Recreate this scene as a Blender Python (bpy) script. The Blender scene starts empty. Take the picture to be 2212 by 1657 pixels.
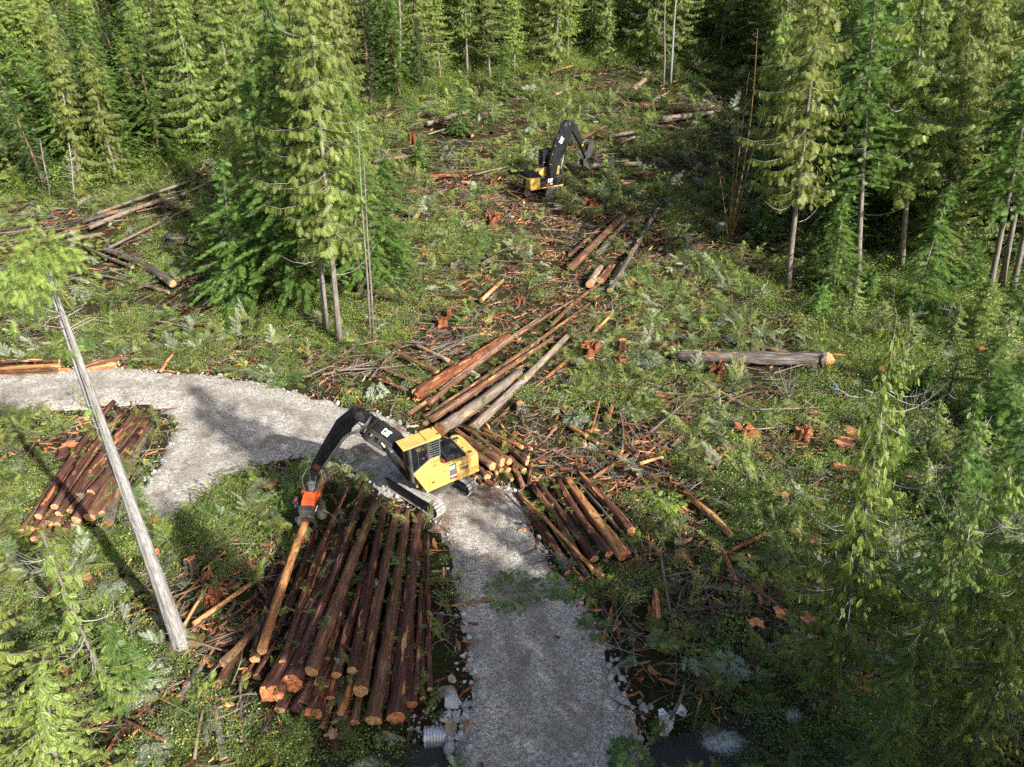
import bpy, math, random
import numpy as np
from mathutils import Vector, Matrix, Quaternion, Euler
S = bpy.context.scene
COL = S.collection
R = math.radians
# ------------------------------------------------------------------ camera, world, sun, exposure
PITCH, FOC, PW, PH, CAMH = 31.0, 1550.0, 2211.0, 1657.0, 30.0
cam = bpy.data.cameras.new('camera'); cam_o = bpy.data.objects.new('camera', cam); COL.objects.link(cam_o)
cam_o.location = (0, 0, CAMH); cam_o.rotation_euler = (R(90 - PITCH), 0, 0)
cam.sensor_fit = 'HORIZONTAL'; cam.sensor_width = 36.0; cam.lens = 36.0 * FOC / PW
cam.clip_start = 0.1; cam.clip_end = 4000
S.camera = cam_o
SUN_EL, SUN_AZ = 33.0, 134.0            # azimuth clockwise from +Y: behind the camera, to the right
wd = bpy.data.worlds.new('World'); S.world = wd; wd.use_nodes = True
wn = wd.node_tree
sky = wn.nodes.new('ShaderNodeTexSky'); sky.sky_type = 'NISHITA'; sky.sun_disc = False
sky.sun_elevation = R(SUN_EL); sky.sun_rotation = R(SUN_AZ); sky.air_density = 1.0; sky.dust_density = 3.5; sky.ozone_density = 1.0
bg = wn.nodes['Background']; bg.inputs['Strength'].default_value = 0.085
wn.links.new(sky.outputs['Color'], bg.inputs['Color'])
sl = bpy.data.lights.new('sun', 'SUN'); sl.energy = 5.0; sl.angle = R(0.55); sl.color = (1.0, 0.955, 0.88)
so = bpy.data.objects.new('sun', sl); COL.objects.link(so)
sd = Vector((math.sin(R(SUN_AZ)) * math.cos(R(SUN_EL)), math.cos(R(SUN_AZ)) * math.cos(R(SUN_EL)), math.sin(R(SUN_EL))))
so.rotation_euler = sd.to_track_quat('Z', 'Y').to_euler(); so.location = (60, -60, 90)
S.view_settings.view_transform = 'Standard'; S.view_settings.look = 'None'
S.view_settings.exposure = 1.2; S.view_settings.gamma = 1.0; S.view_settings.use_curve_mapping = False
S.render.engine = 'CYCLES'
cy = S.cycles
cy.max_bounces = 6; cy.diffuse_bounces = 3; cy.glossy_bounces = 2; cy.transmission_bounces = 4; cy.transparent_max_bounces = 8
cy.use_denoising = False; cy.use_adaptive_sampling = True; cy.adaptive_threshold = 0.015
cy.caustics_reflective = False; cy.caustics_refractive = False
S.render.use_persistent_data = False

# ------------------------------------------------------------------ helpers: noise, terrain, projection
def _h(ix, iy, s):
    n = (ix * 374761393 + iy * 668265263 + s * 974634777) & 0x7fffffff
    n = ((n ^ (n >> 13)) * 1274126177) & 0x7fffffff
    return ((n ^ (n >> 16)) & 0xffff) / 65535.0
def vnoise(x, y, s=0):
    x = np.asarray(x, float); y = np.asarray(y, float)
    ix = np.floor(x).astype(np.int64); iy = np.floor(y).astype(np.int64)
    fx = x - ix; fy = y - iy; fx = fx * fx * (3 - 2 * fx); fy = fy * fy * (3 - 2 * fy)
    a = _h(ix, iy, s); b = _h(ix + 1, iy, s); c = _h(ix, iy + 1, s); d = _h(ix + 1, iy + 1, s)
    return (a + (b - a) * fx + (c - a) * fy + (a - b - c + d) * fx * fy) * 2 - 1
def fbm(x, y, s=0, o=3):
    v = 0; a = 1.0; t = 0
    for k in range(o):
        v = v + a * vnoise(np.asarray(x) * 2 ** k, np.asarray(y) * 2 ** k, s + 17 * k); t += a; a *= .5
    return v / t
def sstep(a, b, x):
    t = np.clip((np.asarray(x, float) - a) / (b - a), 0, 1); return t * t * (3 - 2 * t)
def ray(px, py):
    a = R(PITCH)
    f = np.array([0, math.cos(a), -math.sin(a)]); u = np.array([0, math.sin(a), math.cos(a)])
    return f + (px - PW / 2) / FOC * np.array([1, 0, 0]) - (py - PH / 2) / FOC * u
def flat(px, py, h=0.0):
    d = ray(px, py); t = (CAMH - h) / -d[2]; return np.array([d[0] * t, d[1] * t])
def proj(v):
    a = R(PITCH); x, y, z = v[0], v[1], v[2] - CAMH
    zc = y * math.cos(a) - z * math.sin(a); yc = y * math.sin(a) + z * math.cos(a)
    return PW / 2 + FOC * x / zc, PH / 2 - FOC * yc / zc, zc
# picture measurements were taken on enlarged crops: X(crop, x, y) gives the point on the 2211 x 1657 picture
CROPS = {0: (0, 0, 1.8525 ** 0 / 1.0), 1: (1100, 1550, 2.0109), 2: (1950, 420, 3.16), 3: (0, 1300, 1.8409), 4: (800, 1900, 1.5064), 5: (1500, 1100, 1.8409),
         6: (1900, 1900, 1.58), 7: (1600, 2400, 1.58), 11: (0, 0, 1.5064), 12: (1300, 0, 1.4747), 13: (2700, 0, 1.1834), 14: (2600, 1200, 1.4786),
         15: (2600, 2000, 1.4786), 16: (0, 2100, 1.71), 17: (0, 700, .9079), 18: (1400, 700, .8473)}
def X(c, x, y):
    if c == 0: return (x, y)
    o = CROPS[c]; return ((o[0] + x / o[2]) / 1.8525, (o[1] + y / o[2]) / 1.8525)
def XS(c, w): return w if c == 0 else w / CROPS[c][2] / 1.8525

road_px = [(1000, 1700), (1005, 1600), (1012, 1480), (1010, 1400), (1000, 1310), (985, 1240), (960, 1160), (930, 1115), (880, 1085), (830, 1060), (790, 1030),
           (740, 1000), (700, 985), (640, 990), (570, 1003), (500, 1030), (440, 1070), (400, 1105), (345, 1140), (318, 1105), (305, 1060), (340, 1010), (372, 960), (385, 925),
           (370, 880), (300, 872), (250, 868), (200, 880), (130, 885), (60, 893), (-40, 898), (-160, 905), (-160, 815), (-40, 815), (60, 812), (170, 800), (260, 800), (330, 807), (400, 812), (480, 815), (560, 830), (640, 848), (710, 865),
           (760, 885), (850, 905), (905, 940), (960, 980), (1020, 1040), (1100, 1060), (1130, 1090), (1150, 1150), (1180, 1210), (1225, 1270), (1260, 1320), (1300, 1400), (1330, 1480), (1360, 1570), (1372, 1640), (1385, 1700)]
ROAD = np.array([flat(*p) for p in road_px])
def sdist(P, poly):
    P = np.asarray(P, float); n = len(poly); best = np.full(len(P), 1e9); ins = np.zeros(len(P), bool)
    for i in range(n):
        a = poly[i]; b = poly[(i + 1) % n]; e = b - a; w = P - a
        t = np.clip((w @ e) / (e @ e), 0, 1); d = w - t[:, None] * e
        best = np.minimum(best, (d * d).sum(1))
        c = (a[1] > P[:, 1]) != (b[1] > P[:, 1])
        xi = a[0] + (P[:, 1] - a[1]) / (e[1] if abs(e[1]) > 1e-9 else 1e-9) * e[0]
        ins ^= c & (P[:, 0] < xi)
    d = np.sqrt(best); return np.where(ins, d, -d)
STREAM = np.array([(-30, 15.0), (-14, 16.6), (-5, 18.2), (0, 18.4), (7.5, 18.6), (12, 20.2), (20, 22.2), (30, 21.5), (60, 20)])
def stream_d(x, y):
    P = np.stack([np.ravel(x), np.ravel(y)], 1); best = np.full(len(P), 1e9)
    for i in range(len(STREAM) - 1):
        a = STREAM[i]; b = STREAM[i + 1]; e = b - a; w = P - a
        t = np.clip((w @ e) / (e @ e), 0, 1); d = w - t[:, None] * e; best = np.minimum(best, (d * d).sum(1))
    return np.sqrt(best).reshape(np.shape(x))
def height(x, y):
    x = np.asarray(x, float); y = np.asarray(y, float)
    hc = np.interp(y, [-300, 0, 55, 70, 93, 127, 170, 260, 800], [6, 0, 0, 1.0, 3.8, 11.5, 24, 52, 190])
    hl = np.interp(y, [-300, 0, 45, 62, 85, 110, 140, 260, 800], [6, 0, 0, 1.2, 5.0, 13.5, 25, 62, 210])
    w = sstep(12, 48, -x) * sstep(30, 60, y)
    h = hc * (1 - w) + hl * w
    P = np.stack([np.ravel(x), np.ravel(y)], 1)
    near = (np.abs(P[:, 0]) < 60) & (P[:, 1] > 5) & (P[:, 1] < 65)
    rd = np.full(len(P), -50.0)
    if near.any(): rd[near] = sdist(P[near], ROAD)
    rd = rd.reshape(x.shape)
    off = sstep(0.3, 3.5, -rd)
    amp = .22 + .55 * sstep(46, 75, y) + .5 * sstep(14, 30, x) * sstep(60, 30, y)
    h = h + off * amp * fbm(x / 5.5, y / 5.5, 3, 4) + off * sstep(60, 110, y) * 1.3 * fbm(x / 19, y / 19, 9, 2)
    h = h - 1.15 * sstep(2.2, .6, stream_d(x, y)) * sstep(-.2, 1.4, -rd)
    h = h - .35 * sstep(4.5, .8, stream_d(x, y)) * sstep(.2, 2.0, -rd)
    return h
def hgt(x, y): return float(height(np.array([x]), np.array([y]))[0])
def G(px, py, h=0.0):
    """ground point (raised by h) seen at the picture position"""
    d = ray(px, py); n = 420
    t = np.linspace(14, 330, n); pts = d[None, :] * t[:, None]; g = height(pts[:, 0], pts[:, 1]) + h
    dz = CAMH + pts[:, 2] - g
    k = np.argmax(dz < 0)
    if dz[k] >= 0: k = n - 1
    a, b = t[max(k - 1, 0)], t[k]
    for _ in range(14):
        m = (a + b) / 2; q = d * m
        if CAMH + q[2] - (hgt(q[0], q[1]) + h) < 0: b = m
        else: a = m
    q = d * a
    return Vector((q[0], q[1], CAMH + q[2]))
def GC(c, x, y, h=0.0): return G(*X(c, x, y), h)

# ------------------------------------------------------------------ helpers: objects
def link(o, parent=None):
    COL.objects.link(o)
    if parent is not None: o.parent = parent
    return o
def tag(o, label=None, cat=None, group=None, kind=None):
    if label: o['label'] = label
    if cat: o['category'] = cat
    if group: o['group'] = group
    if kind: o['kind'] = kind
    return o
def empty(name, loc=(0, 0, 0), rz=0.0):
    o = bpy.data.objects.new(name, None); o.empty_display_size = .3; link(o); o.location = loc; o.rotation_euler = (0, 0, rz); return o
def mesh_np(name, V, F, mats=(), smooth=False, mi=None, attrs=None):
    """V (n,3); F (m,k) array of tris or quads"""
    me = bpy.data.meshes.new(name); V = np.asarray(V, np.float32); F = np.asarray(F, np.int32)
    me.vertices.add(len(V)); me.vertices.foreach_set('co', V.ravel())
    k = F.shape[1]; me.loops.add(F.size); me.loops.foreach_set('vertex_index', F.ravel())
    me.polygons.add(len(F)); me.polygons.foreach_set('loop_start', np.arange(0, F.size, k, dtype=np.int32))
    try: me.polygons.foreach_set('loop_total', np.full(len(F), k, np.int32))
    except Exception: pass
    for m in mats: me.materials.append(m)
    if mi is not None: me.polygons.foreach_set('material_index', np.asarray(mi, np.int32))
    if smooth: me.polygons.foreach_set('use_smooth', np.ones(len(F), bool))
    if attrs:
        for an, av in attrs.items():
            at = me.attributes.new(an, 'FLOAT', 'POINT'); at.data.foreach_set('value', np.asarray(av, np.float32).ravel())
    me.update(calc_edges=True); return me
class MB:
    def __init__(s): s.v = []; s.f = []; s.m = []
    def add(s, vs, fs, m=0):
        o = len(s.v); s.v += [tuple(v) for v in vs]; s.f += [tuple(i + o for i in f) for f in fs]; s.m += [m] * len(fs); return s
    def box(s, c, d, M=None, m=0, taper=(1, 1)):
        vs = []
        for sz in (-1, 1):
            t = taper if sz > 0 else (1, 1)
            for sx, sy in ((-1, -1), (1, -1), (1, 1), (-1, 1)):
                p = Vector((sx * d[0] / 2 * t[0], sy * d[1] / 2 * t[1], sz * d[2] / 2))
                if M is not None: p = M @ p
                vs.append(p + Vector(c))
        return s.add(vs, [(3, 2, 1, 0), (4, 5, 6, 7), (0, 1, 5, 4), (1, 2, 6, 5), (2, 3, 7, 6), (3, 0, 4, 7)], m)
    def prism(s, pts, y0, y1, m=0):
        """side profile (x,z) extruded along y"""
        n = len(pts); a = sum(pts[i][0] * pts[(i + 1) % n][1] - pts[(i + 1) % n][0] * pts[i][1] for i in range(n))
        if a < 0: pts = pts[::-1]
        vs = [(x, y0, z) for x, z in pts] + [(x, y1, z) for x, z in pts]
        fs = [tuple(range(n)), tuple(range(2 * n - 1, n - 1, -1))] + [(i, i + n, (i + 1) % n + n, (i + 1) % n) for i in range(n)]
        return s.add(vs, fs, m)
    def tube(s, path, r, n=8, m=0, cap=True):
        path = [Vector(p) for p in path]; k = len(path)
        rr = r if hasattr(r, '__len__') else [r] * k
        vs = []; prev = None
        for i, p in enumerate(path):
            t = (path[min(i + 1, k - 1)] - path[max(i - 1, 0)]).normalized()
            if prev is None:
                a = Vector((0, 0, 1)) if abs(t.z) < .9 else Vector((1, 0, 0)); u = t.cross(a).normalized()
            else: u = (prev - t * prev.dot(t)).normalized()
            prev = u; w = t.cross(u)
            vs += [p + (u * math.cos(2 * math.pi * j / n) + w * math.sin(2 * math.pi * j / n)) * rr[i] for j in range(n)]
        fs = [(i * n + j, i * n + (j + 1) % n, (i + 1) * n + (j + 1) % n, (i + 1) * n + j) for i in range(k - 1) for j in range(n)]
        if cap: fs += [tuple(range(n))[::-1], tuple(range((k - 1) * n, k * n))]
        return s.add(vs, fs, m)
    def build(s, name, mats, parent=None, smooth=False, bevel=0.0, auto=None):
        me = bpy.data.meshes.new(name); me.from_pydata(s.v, [], s.f)
        for m in (mats if isinstance(mats, (list, tuple)) else [mats]): me.materials.append(m)
        me.polygons.foreach_set('material_index', s.m)
        if smooth: me.polygons.foreach_set('use_smooth', [True] * len(s.f))
        me.update()
        o = link(bpy.data.objects.new(name, me), parent)
        if bevel:
            b = o.modifiers.new('bevel', 'BEVEL'); b.width = bevel; b.segments = 2; b.limit_method = 'ANGLE'; b.angle_limit = R(35)
        return o
# ------------------------------------------------------------------ helpers: materials
class NT:
    def __init__(s, name):
        s.mat = bpy.data.materials.new(name); s.mat.use_nodes = True; s.t = s.mat.node_tree; s.t.nodes.clear()
        s.out = s.t.nodes.new('ShaderNodeOutputMaterial')
    def n(s, ty, ins=None, **kw):
        nd = s.t.nodes.new(ty)
        for k, v in kw.items(): setattr(nd, k, v)
        for k, v in (ins or {}).items():
            sk = nd.inputs[k]
            if hasattr(v, 'is_output') or isinstance(v, bpy.types.NodeSocket): s.t.links.new(v, sk)
            else: sk.default_value = v
        return nd
    def coord(s, kind='Object', scale=(1, 1, 1)):
        c = s.n('ShaderNodeTexCoord'); m = s.n('ShaderNodeMapping', {'Vector': c.outputs[kind], 'Scale': scale}); return m.outputs['Vector']
    def rndvec(s, vec):
        oi = s.n('ShaderNodeObjectInfo'); mu = s.n('ShaderNodeMath', {0: oi.outputs['Random'], 1: 57.0}, operation='MULTIPLY')
        return s.n('ShaderNodeVectorMath', {0: vec, 1: mu.outputs[0]}, operation='ADD').outputs[0], oi.outputs['Random']
    def noise(s, vec, sc, det=3.0, rough=.55):
        return s.n('ShaderNodeTexNoise', {'Vector': vec, 'Scale': sc, 'Detail': det, 'Roughness': rough}).outputs['Fac']
    def ramp(s, fac, stops):
        r = s.n('ShaderNodeValToRGB', {'Fac': fac}); e = r.color_ramp.elements
        while len(e) < len(stops): e.new(.5)
        for el, (p, c) in zip(e, stops): el.position = p; el.color = (c[0], c[1], c[2], 1) if hasattr(c, '__len__') else (c, c, c, 1)
        return r.outputs['Color']
    def mix(s, fac, a, b, mode='MIX'):
        m = s.n('ShaderNodeMix', data_type='RGBA', blend_type=mode)
        for sk, v in ((m.inputs[0], fac), (m.inputs[6], a), (m.inputs[7], b)):
            if isinstance(v, bpy.types.NodeSocket): s.t.links.new(v, sk)
            else: sk.default_value = (v[0], v[1], v[2], 1) if hasattr(v, '__len__') else v
        return m.outputs[2]
    def math(s, op, a, b=0.0): return s.n('ShaderNodeMath', {0: a, 1: b}, operation=op).outputs[0]
    def bump(s, h, st=.5, d=.02): return s.n('ShaderNodeBump', {'Height': h, 'Strength': st, 'Distance': d}).outputs['Normal']
    def pbr(s, col, rough=.8, nrm=None, metal=0.0, spec=.3):
        ins = {'Base Color': col if isinstance(col, bpy.types.NodeSocket) else (*col, 1), 'Roughness': rough, 'Metallic': metal, 'Specular IOR Level': spec}
        if nrm is not None: ins['Normal'] = nrm
        p = s.n('ShaderNodeBsdfPrincipled', ins); return p.outputs[0]
    def done(s, sh): s.t.links.new(sh, s.out.inputs['Surface']); return s.mat
# ------------------------------------------------------------------ materials
def m_foliage(name, lo, hi, old, trans=.32, rough=.5, vv=(.9, .55)):
    n = NT(name); oi = n.n('ShaderNodeObjectInfo'); at = n.n('ShaderNodeAttribute', attribute_name='tint')
    c = n.mix(at.outputs['Fac'], lo, hi)
    c = n.mix(n.math('MULTIPLY', n.math('POWER', oi.outputs['Random'], 1.6), .55), c, old)
    hsv = n.n('ShaderNodeHueSaturation', {'Hue': .5, 'Saturation': 1.0, 'Value': n.math('ADD', n.math('MULTIPLY', n.n('ShaderNodeTexWhiteNoise', {'W': n.math('MULTIPLY', oi.outputs['Random'], 91.7)}, noise_dimensions='1D').outputs['Value'], vv[0]), vv[1]), 'Color': c})
    c = hsv.outputs[0]
    p = n.pbr(c, rough, spec=.45); t = n.n('ShaderNodeBsdfTranslucent', {'Color': n.mix(.5, c, (hi[0] * 1.3, hi[1] * 1.3, hi[2] * .6))}).outputs[0]
    return n.done(n.n('ShaderNodeMixShader', {0: trans, 1: p, 2: t}).outputs[0])
M = {}
M['cedar'] = m_foliage('cedar_foliage', (.06, .11, .02), (.255, .355, .07), (.22, .215, .05), vv=(.5, .8))
M['hemlock'] = m_foliage('hemlock_foliage', (.032, .082, .016), (.15, .265, .048), (.10, .14, .035), vv=(.5, .8))
M['fir'] = m_foliage('fir_foliage', (.026, .056, .018), (.088, .15, .045), (.06, .095, .04))
M['shrub'] = m_foliage('shrub_leaves', (.055, .105, .018), (.25, .345, .075), (.22, .20, .05), .25, .38)
M['moss'] = m_foliage('moss_green', (.05, .085, .012), (.17, .22, .03), (.09, .10, .02), .2)
M['glaucous'] = m_foliage('cut_frond_underside', (.18, .23, .15), (.38, .43, .31), (.26, .28, .17), .25)
M['slash_green'] = m_foliage('cut_frond_green', (.06, .11, .018), (.27, .345, .06), (.25, .19, .06), .3)
def m_bark(name, a, b, c, spots=(.42, .42, .40), sp=.6, axis=2, sc=1.0):
    n = NT(name); scv = [7 * sc, 7 * sc, 7 * sc]; scv[axis] = .7 * sc
    v, rnd = n.rndvec(n.coord('Object', tuple(scv))); w, _ = n.rndvec(n.coord('Object', (1, 1, 1)))
    st = n.noise(v, 2.2, 5, .65); big = n.noise(w, .9, 3); sm = n.noise(w, 5.5, 4, .7)
    col = n.ramp(st, [(.28, a), (.5, b), (.74, c)])
    col = n.mix(n.math('MULTIPLY', n.ramp(sm, [(sp, 0.0), (sp + .1, 1.0)]), .75), col, spots)
    col = n.mix(n.ramp(big, [(.35, 0.0), (.7, .55)]), col, n.mix(.5, a, b))
    return n.done(n.pbr(col, .92, n.bump(n.math('ADD', st, n.math('MULTIPLY', sm, .4)), .9, .05), spec=.15))
M['trunk_grey'] = m_bark('trunk_grey', (.06, .05, .04), (.19, .165, .14), (.36, .33, .29), (.5, .5, .47), .6)
M['trunk_brown'] = m_bark('trunk_brown', (.05, .03, .02), (.15, .10, .065), (.30, .23, .17), (.36, .36, .32), .62)
M['snag'] = m_bark('weathered_snag', (.075, .07, .065), (.27, .26, .25), (.48, .47, .455), (.55, .54, .52), .68)
M['twig'] = m_bark('dead_twig', (.09, .07, .055), (.22, .19, .16), (.40, .37, .33), (.4, .4, .38), .7, 0)
M['mossy'] = m_bark('mossy_bark', (.05, .04, .02), (.13, .095, .035), (.24, .20, .16), (.20, .14, .02), .5)
def m_log(name, dark, mid, light, bare, amt, wet=.5, grey=(.30, .27, .24), gamt=.35):
    n = NT(name); v, rnd = n.rndvec(n.coord('Object', (.55, 6.5, 6.5))); w, _ = n.rndvec(n.coord('Object', (.30, 1.8, 1.8))); q, _ = n.rndvec(n.coord('Object', (1, 1, 1)))
    st = n.noise(v, 1.9, 6, .68); pt = n.noise(w, 1.6, 4, .6); fine = n.noise(q, 9, 3, .7); v2 = n.noise(v, .8, 4, .6)
    col = n.ramp(st, [(.27, dark), (.5, mid), (.72, light)])
    col = n.mix(n.math('MULTIPLY', n.ramp(v2, [(.50, 0.0), (.66, 1.0)]), gamt), col, grey)
    bf = n.ramp(n.math('ADD', pt, n.math('MULTIPLY', n.math('SUBTRACT', rnd, .5), .08)), [(amt, 0.0), (amt + .035, 1.0)])
    bc = n.ramp(v2, [(.3, [x * .75 for x in bare]), (.6, bare), (.8, [min(1, x * 1.3) for x in bare])])
    col = n.mix(bf, col, bc)
    val = n.math('ADD', n.math('MULTIPLY', rnd, .5), .72)
    col = n.n('ShaderNodeHueSaturation', {'Hue': .5, 'Saturation': 1.0, 'Value': val, 'Color': col}).outputs[0]
    hgt_ = n.math('ADD', n.math('MULTIPLY', st, 1.0), n.math('ADD', n.math('MULTIPLY', fine, .25), n.math('MULTIPLY', bf, -.35)))
    return n.done(n.pbr(col, wet, n.bump(hgt_, 1.0, .05), spec=.18))
M['log_red'] = m_log('log_red_bark', (.020, .008, .007), (.068, .026, .019), (.145, .06, .040), (.50, .25, .10), .665, .6, (.17, .13, .115), .35)
M['log_brown'] = m_log('log_brown_bark', (.030, .014, .009), (.115, .054, .030), (.23, .125, .075), (.50, .26, .11), .67, .65, (.24, .19, .16), .35)
M['log_grey'] = m_log('log_grey_bark', (.045, .032, .025), (.155, .115, .09), (.29, .235, .19), (.45, .24, .12), .65, .8, (.31, .285, .255), .5)
M['log_dark'] = m_log('log_dark_bark', (.018, .014, .012), (.062, .05, .042), (.15, .13, .11), (.36, .15, .07), .68, .75, (.26, .25, .24), .5)
M['log_bare'] = m_log('log_stripped', (.06, .025, .012), (.30, .13, .05), (.50, .25, .10), (.50, .27, .11), .56, .6, (.35, .2, .12), .3)
M['log_orange'] = m_log('log_orange_wood', (.17, .055, .02), (.40, .155, .06), (.58, .28, .12), (.62, .34, .15), .55, .7, (.4, .26, .18), .2)
def m_cut(name, a, b, c):
    n = NT(name); o = n.coord('Object', (1, 1, 1)); x, rnd = n.rndvec(o)
    sep = n.n('ShaderNodeSeparateXYZ', {0: o}); r = n.math('SQRT', n.math('ADD', n.math('POWER', sep.outputs[1], 2.0), n.math('POWER', sep.outputs[2], 2.0)))
    nz = n.noise(x, 5, 4, .6); rings = n.math('SINE', n.math('ADD', n.math('MULTIPLY', r, 130.0), n.math('MULTIPLY', nz, 9.0)))
    col = n.ramp(nz, [(.3, a), (.55, b), (.75, c)])
    col = n.mix(n.math('MULTIPLY', n.ramp(rings, [(.0, 0.0), (1.0, 1.0)]), .22), col, a)
    return n.done(n.pbr(col, .8, n.bump(nz, .4, .02), spec=.2))
M['cut_tan'] = m_cut('cut_face_tan', (.27, .13, .06), (.50, .29, .14), (.68, .45, .25))
M['cut_red'] = m_cut('cut_face_red', (.33, .10, .042), (.62, .245, .105), (.80, .42, .21))
M['rotten'] = m_log('rotten_red_wood', (.035, .012, .006), (.15, .048, .022), (.32, .12, .055), (.48, .20, .09), .6, .85, (.25, .12, .08), .3)
def m_ground():
    n = NT('forest_floor'); v = n.coord('Object', (1, 1, 1))
    a = n.noise(v, .35, 5, .6); b = n.noise(v, 2.3, 5, .7); c = n.noise(v, 9, 4, .7); d = n.noise(n.coord('Object', (1, .35, 1)), 3.1, 5, .7)
    soil = n.ramp(b, [(.3, (.010, .007, .005)), (.5, (.030, .018, .011)), (.68, (.075, .042, .025)), (.8, (.15, .085, .048))])
    green = n.ramp(c, [(.3, (.010, .014, .004)), (.55, (.026, .038, .009)), (.75, (.06, .078, .018))])
    col = n.mix(n.ramp(n.math('ADD', n.math('MULTIPLY', a, .5), n.math('MULTIPLY', d, .5)), [(.44, 0.0), (.55, 1.0)]), soil, green)
    col = n.mix(n.ramp(c, [(.64, 0.0), (.7, .8)]), col, n.ramp(d, [(.3, (.13, .045, .02)), (.7, (.30, .15, .07))]))
    return n.done(n.pbr(col, .95, n.bump(n.math('ADD', b, c), 1.0, .12), spec=.1))
M['ground'] = m_ground()
def m_gravel(name='gravel', k=1.0):
    n = NT(name); v = n.coord('Object', (1, 1, 1))
    vo = n.n('ShaderNodeTexVoronoi', {'Vector': v, 'Scale': 10.0, 'Randomness': 1.0}); vc = n.n('ShaderNodeTexVoronoi', {'Vector': v, 'Scale': 25.0})
    big = n.noise(v, .28, 4, .6); md = n.noise(v, 1.7, 4, .65)
    st = n.n('ShaderNodeSeparateColor', {0: vo.outputs['Color']}).outputs[0]; st2 = n.n('ShaderNodeSeparateColor', {0: vc.outputs['Color']}).outputs[1]
    stone = n.ramp(n.math('ADD', n.math('MULTIPLY', st, .55), n.math('MULTIPLY', st2, .45)), [(.12, (.15, .137, .117)), (.5, (.34, .315, .275)), (.88, (.60, .57, .52))])
    fines = n.ramp(md, [(.3, (.17, .155, .13)), (.7, (.27, .25, .215))])
    col = n.mix(n.ramp(n.math('ADD', n.math('MULTIPLY', big, .6), n.math('MULTIPLY', md, .4)), [(.47, 0.0), (.66, .7)]), stone, fines)
    brown = n.noise(v, .55, 5, .7)
    col = n.mix(n.math('MULTIPLY', n.ramp(brown, [(.53, 0.0), (.68, 1.0)]), .7), col, (.15, .10, .065))
    ar = n.n('ShaderNodeAttribute', attribute_name='rd'); am = n.n('ShaderNodeAttribute', attribute_name='mud')
    col = n.mix(n.math('MULTIPLY', n.ramp(n.math('ADD', ar.outputs['Fac'], n.math('MULTIPLY', n.math('SUBTRACT', md, .5), .25)), [(.40, 0.0), (.54, .6), (.66, .6), (.80, 0.0)]), .8), col, n.mix(md, (.14, .122, .098), (.20, .18, .15)))
    col = n.mix(n.ramp(n.math('ADD', am.outputs['Fac'], n.math('MULTIPLY', n.math('SUBTRACT', md, .5), 1.3)), [(.35, 0.0), (.65, .8)]), col, n.mix(n.noise(v, 5, 4, .7), (.055, .032, .02), (.19, .115, .07)))
    edge = n.ramp(vo.outputs['Distance'], [(.0, 1.0), (.6, .35)])
    return n.done(n.pbr(col, .92, n.bump(n.math('ADD', edge, n.math('MULTIPLY', vc.outputs['Distance'], -.4)), .9, .06), spec=.2))
M['gravel'] = m_gravel()
def m_rock(name, a, b, c):
    n = NT(name); v, rnd = n.rndvec(n.coord('Object', (1, 1, 1))); x = n.noise(v, 2.5, 6, .65)
    col = n.mix(n.math('MULTIPLY', rnd, .5), n.ramp(x, [(.3, a), (.5, b), (.72, c)]), b)
    col = n.n('ShaderNodeHueSaturation', {'Value': n.math('ADD', n.math('MULTIPLY', rnd, .6), .65), 'Color': col}).outputs[0]
    return n.done(n.pbr(col, .85, n.bump(x, .7, .06), spec=.25))
M['rock'] = m_rock('grey_rock', (.15, .15, .145), (.33, .335, .33), (.52, .53, .53))
M['rock_tan'] = m_rock('tan_rock', (.16, .13, .08), (.33, .28, .19), (.50, .46, .38))
def m_paint(name, col, dirt=(.16, .12, .08), amt=.58, rough=.4, sc=1.0, spec=.5):
    n = NT(name); v = n.coord('Object', (1, 1, 1)); a = n.noise(v, 1.3 * sc, 5, .65); b = n.noise(v, 8 * sc, 4, .7)
    f = n.ramp(n.math('ADD', n.math('MULTIPLY', a, .6), n.math('MULTIPLY', b, .4)), [(amt - .14, 0.0), (amt, .28), (amt + .14, .8)])
    return n.done(n.pbr(n.mix(f, col, dirt), n.math('ADD', n.math('MULTIPLY', f, .4), rough), n.bump(b, .12, .01), spec=spec))
M['yellow'] = m_paint('machine_yellow', (.60, .375, .085), (.30, .20, .085), .53, .5)
M['black'] = m_paint('machine_black', (.010, .011, .014), (.045, .04, .034), .62, .5, spec=.25)
M['grille'] = m_paint('dark_steel', (.016, .016, .016), (.085, .07, .055), .5, .6)
M['deckgrey'] = m_paint('grey_panel', (.10, .105, .11), (.12, .10, .08), .6, .5)
M['orange'] = m_paint('head_orange', (.62, .105, .022), (.14, .06, .035), .54, .45)
M['track'] = m_paint('track_steel', (.36, .345, .33), (.10, .08, .06), .50, .5, 2.0)
M['trackdark'] = m_paint('muddy_steel', (.035, .032, .03), (.09, .07, .05), .5, .7)
M['white'] = m_paint('white_decal', (.80, .80, .78), (.5, .48, .42), .75, .5)
M['amber'] = m_paint('amber_decal', (.80, .36, .01), (.5, .3, .05), .75, .5)
M['red'] = m_paint('red_decal', (.55, .03, .03), (.3, .05, .04), .75, .4)
M['green'] = m_paint('green_decal', (.03, .18, .04), (.05, .15, .04), .75, .6)
M['darktext'] = m_paint('dark_red_decal', (.10, .02, .012), (.1, .03, .02), .75, .6)
M['steel'] = m_paint('bare_steel', (.55, .55, .54), (.3, .28, .25), .6, .3)
M['hose'] = m_paint('hose_grey', (.20, .21, .22), (.1, .1, .1), .6, .45)
M['vest'] = m_paint('orange_vest', (.75, .10, .02), (.6, .1, .03), .8, .7)
M['skin'] = m_paint('skin', (.50, .28, .19), (.45, .25, .18), .8, .6)
M['cloth'] = m_paint('dark_cloth', (.03, .035, .05), (.05, .05, .05), .6, .8)
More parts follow.
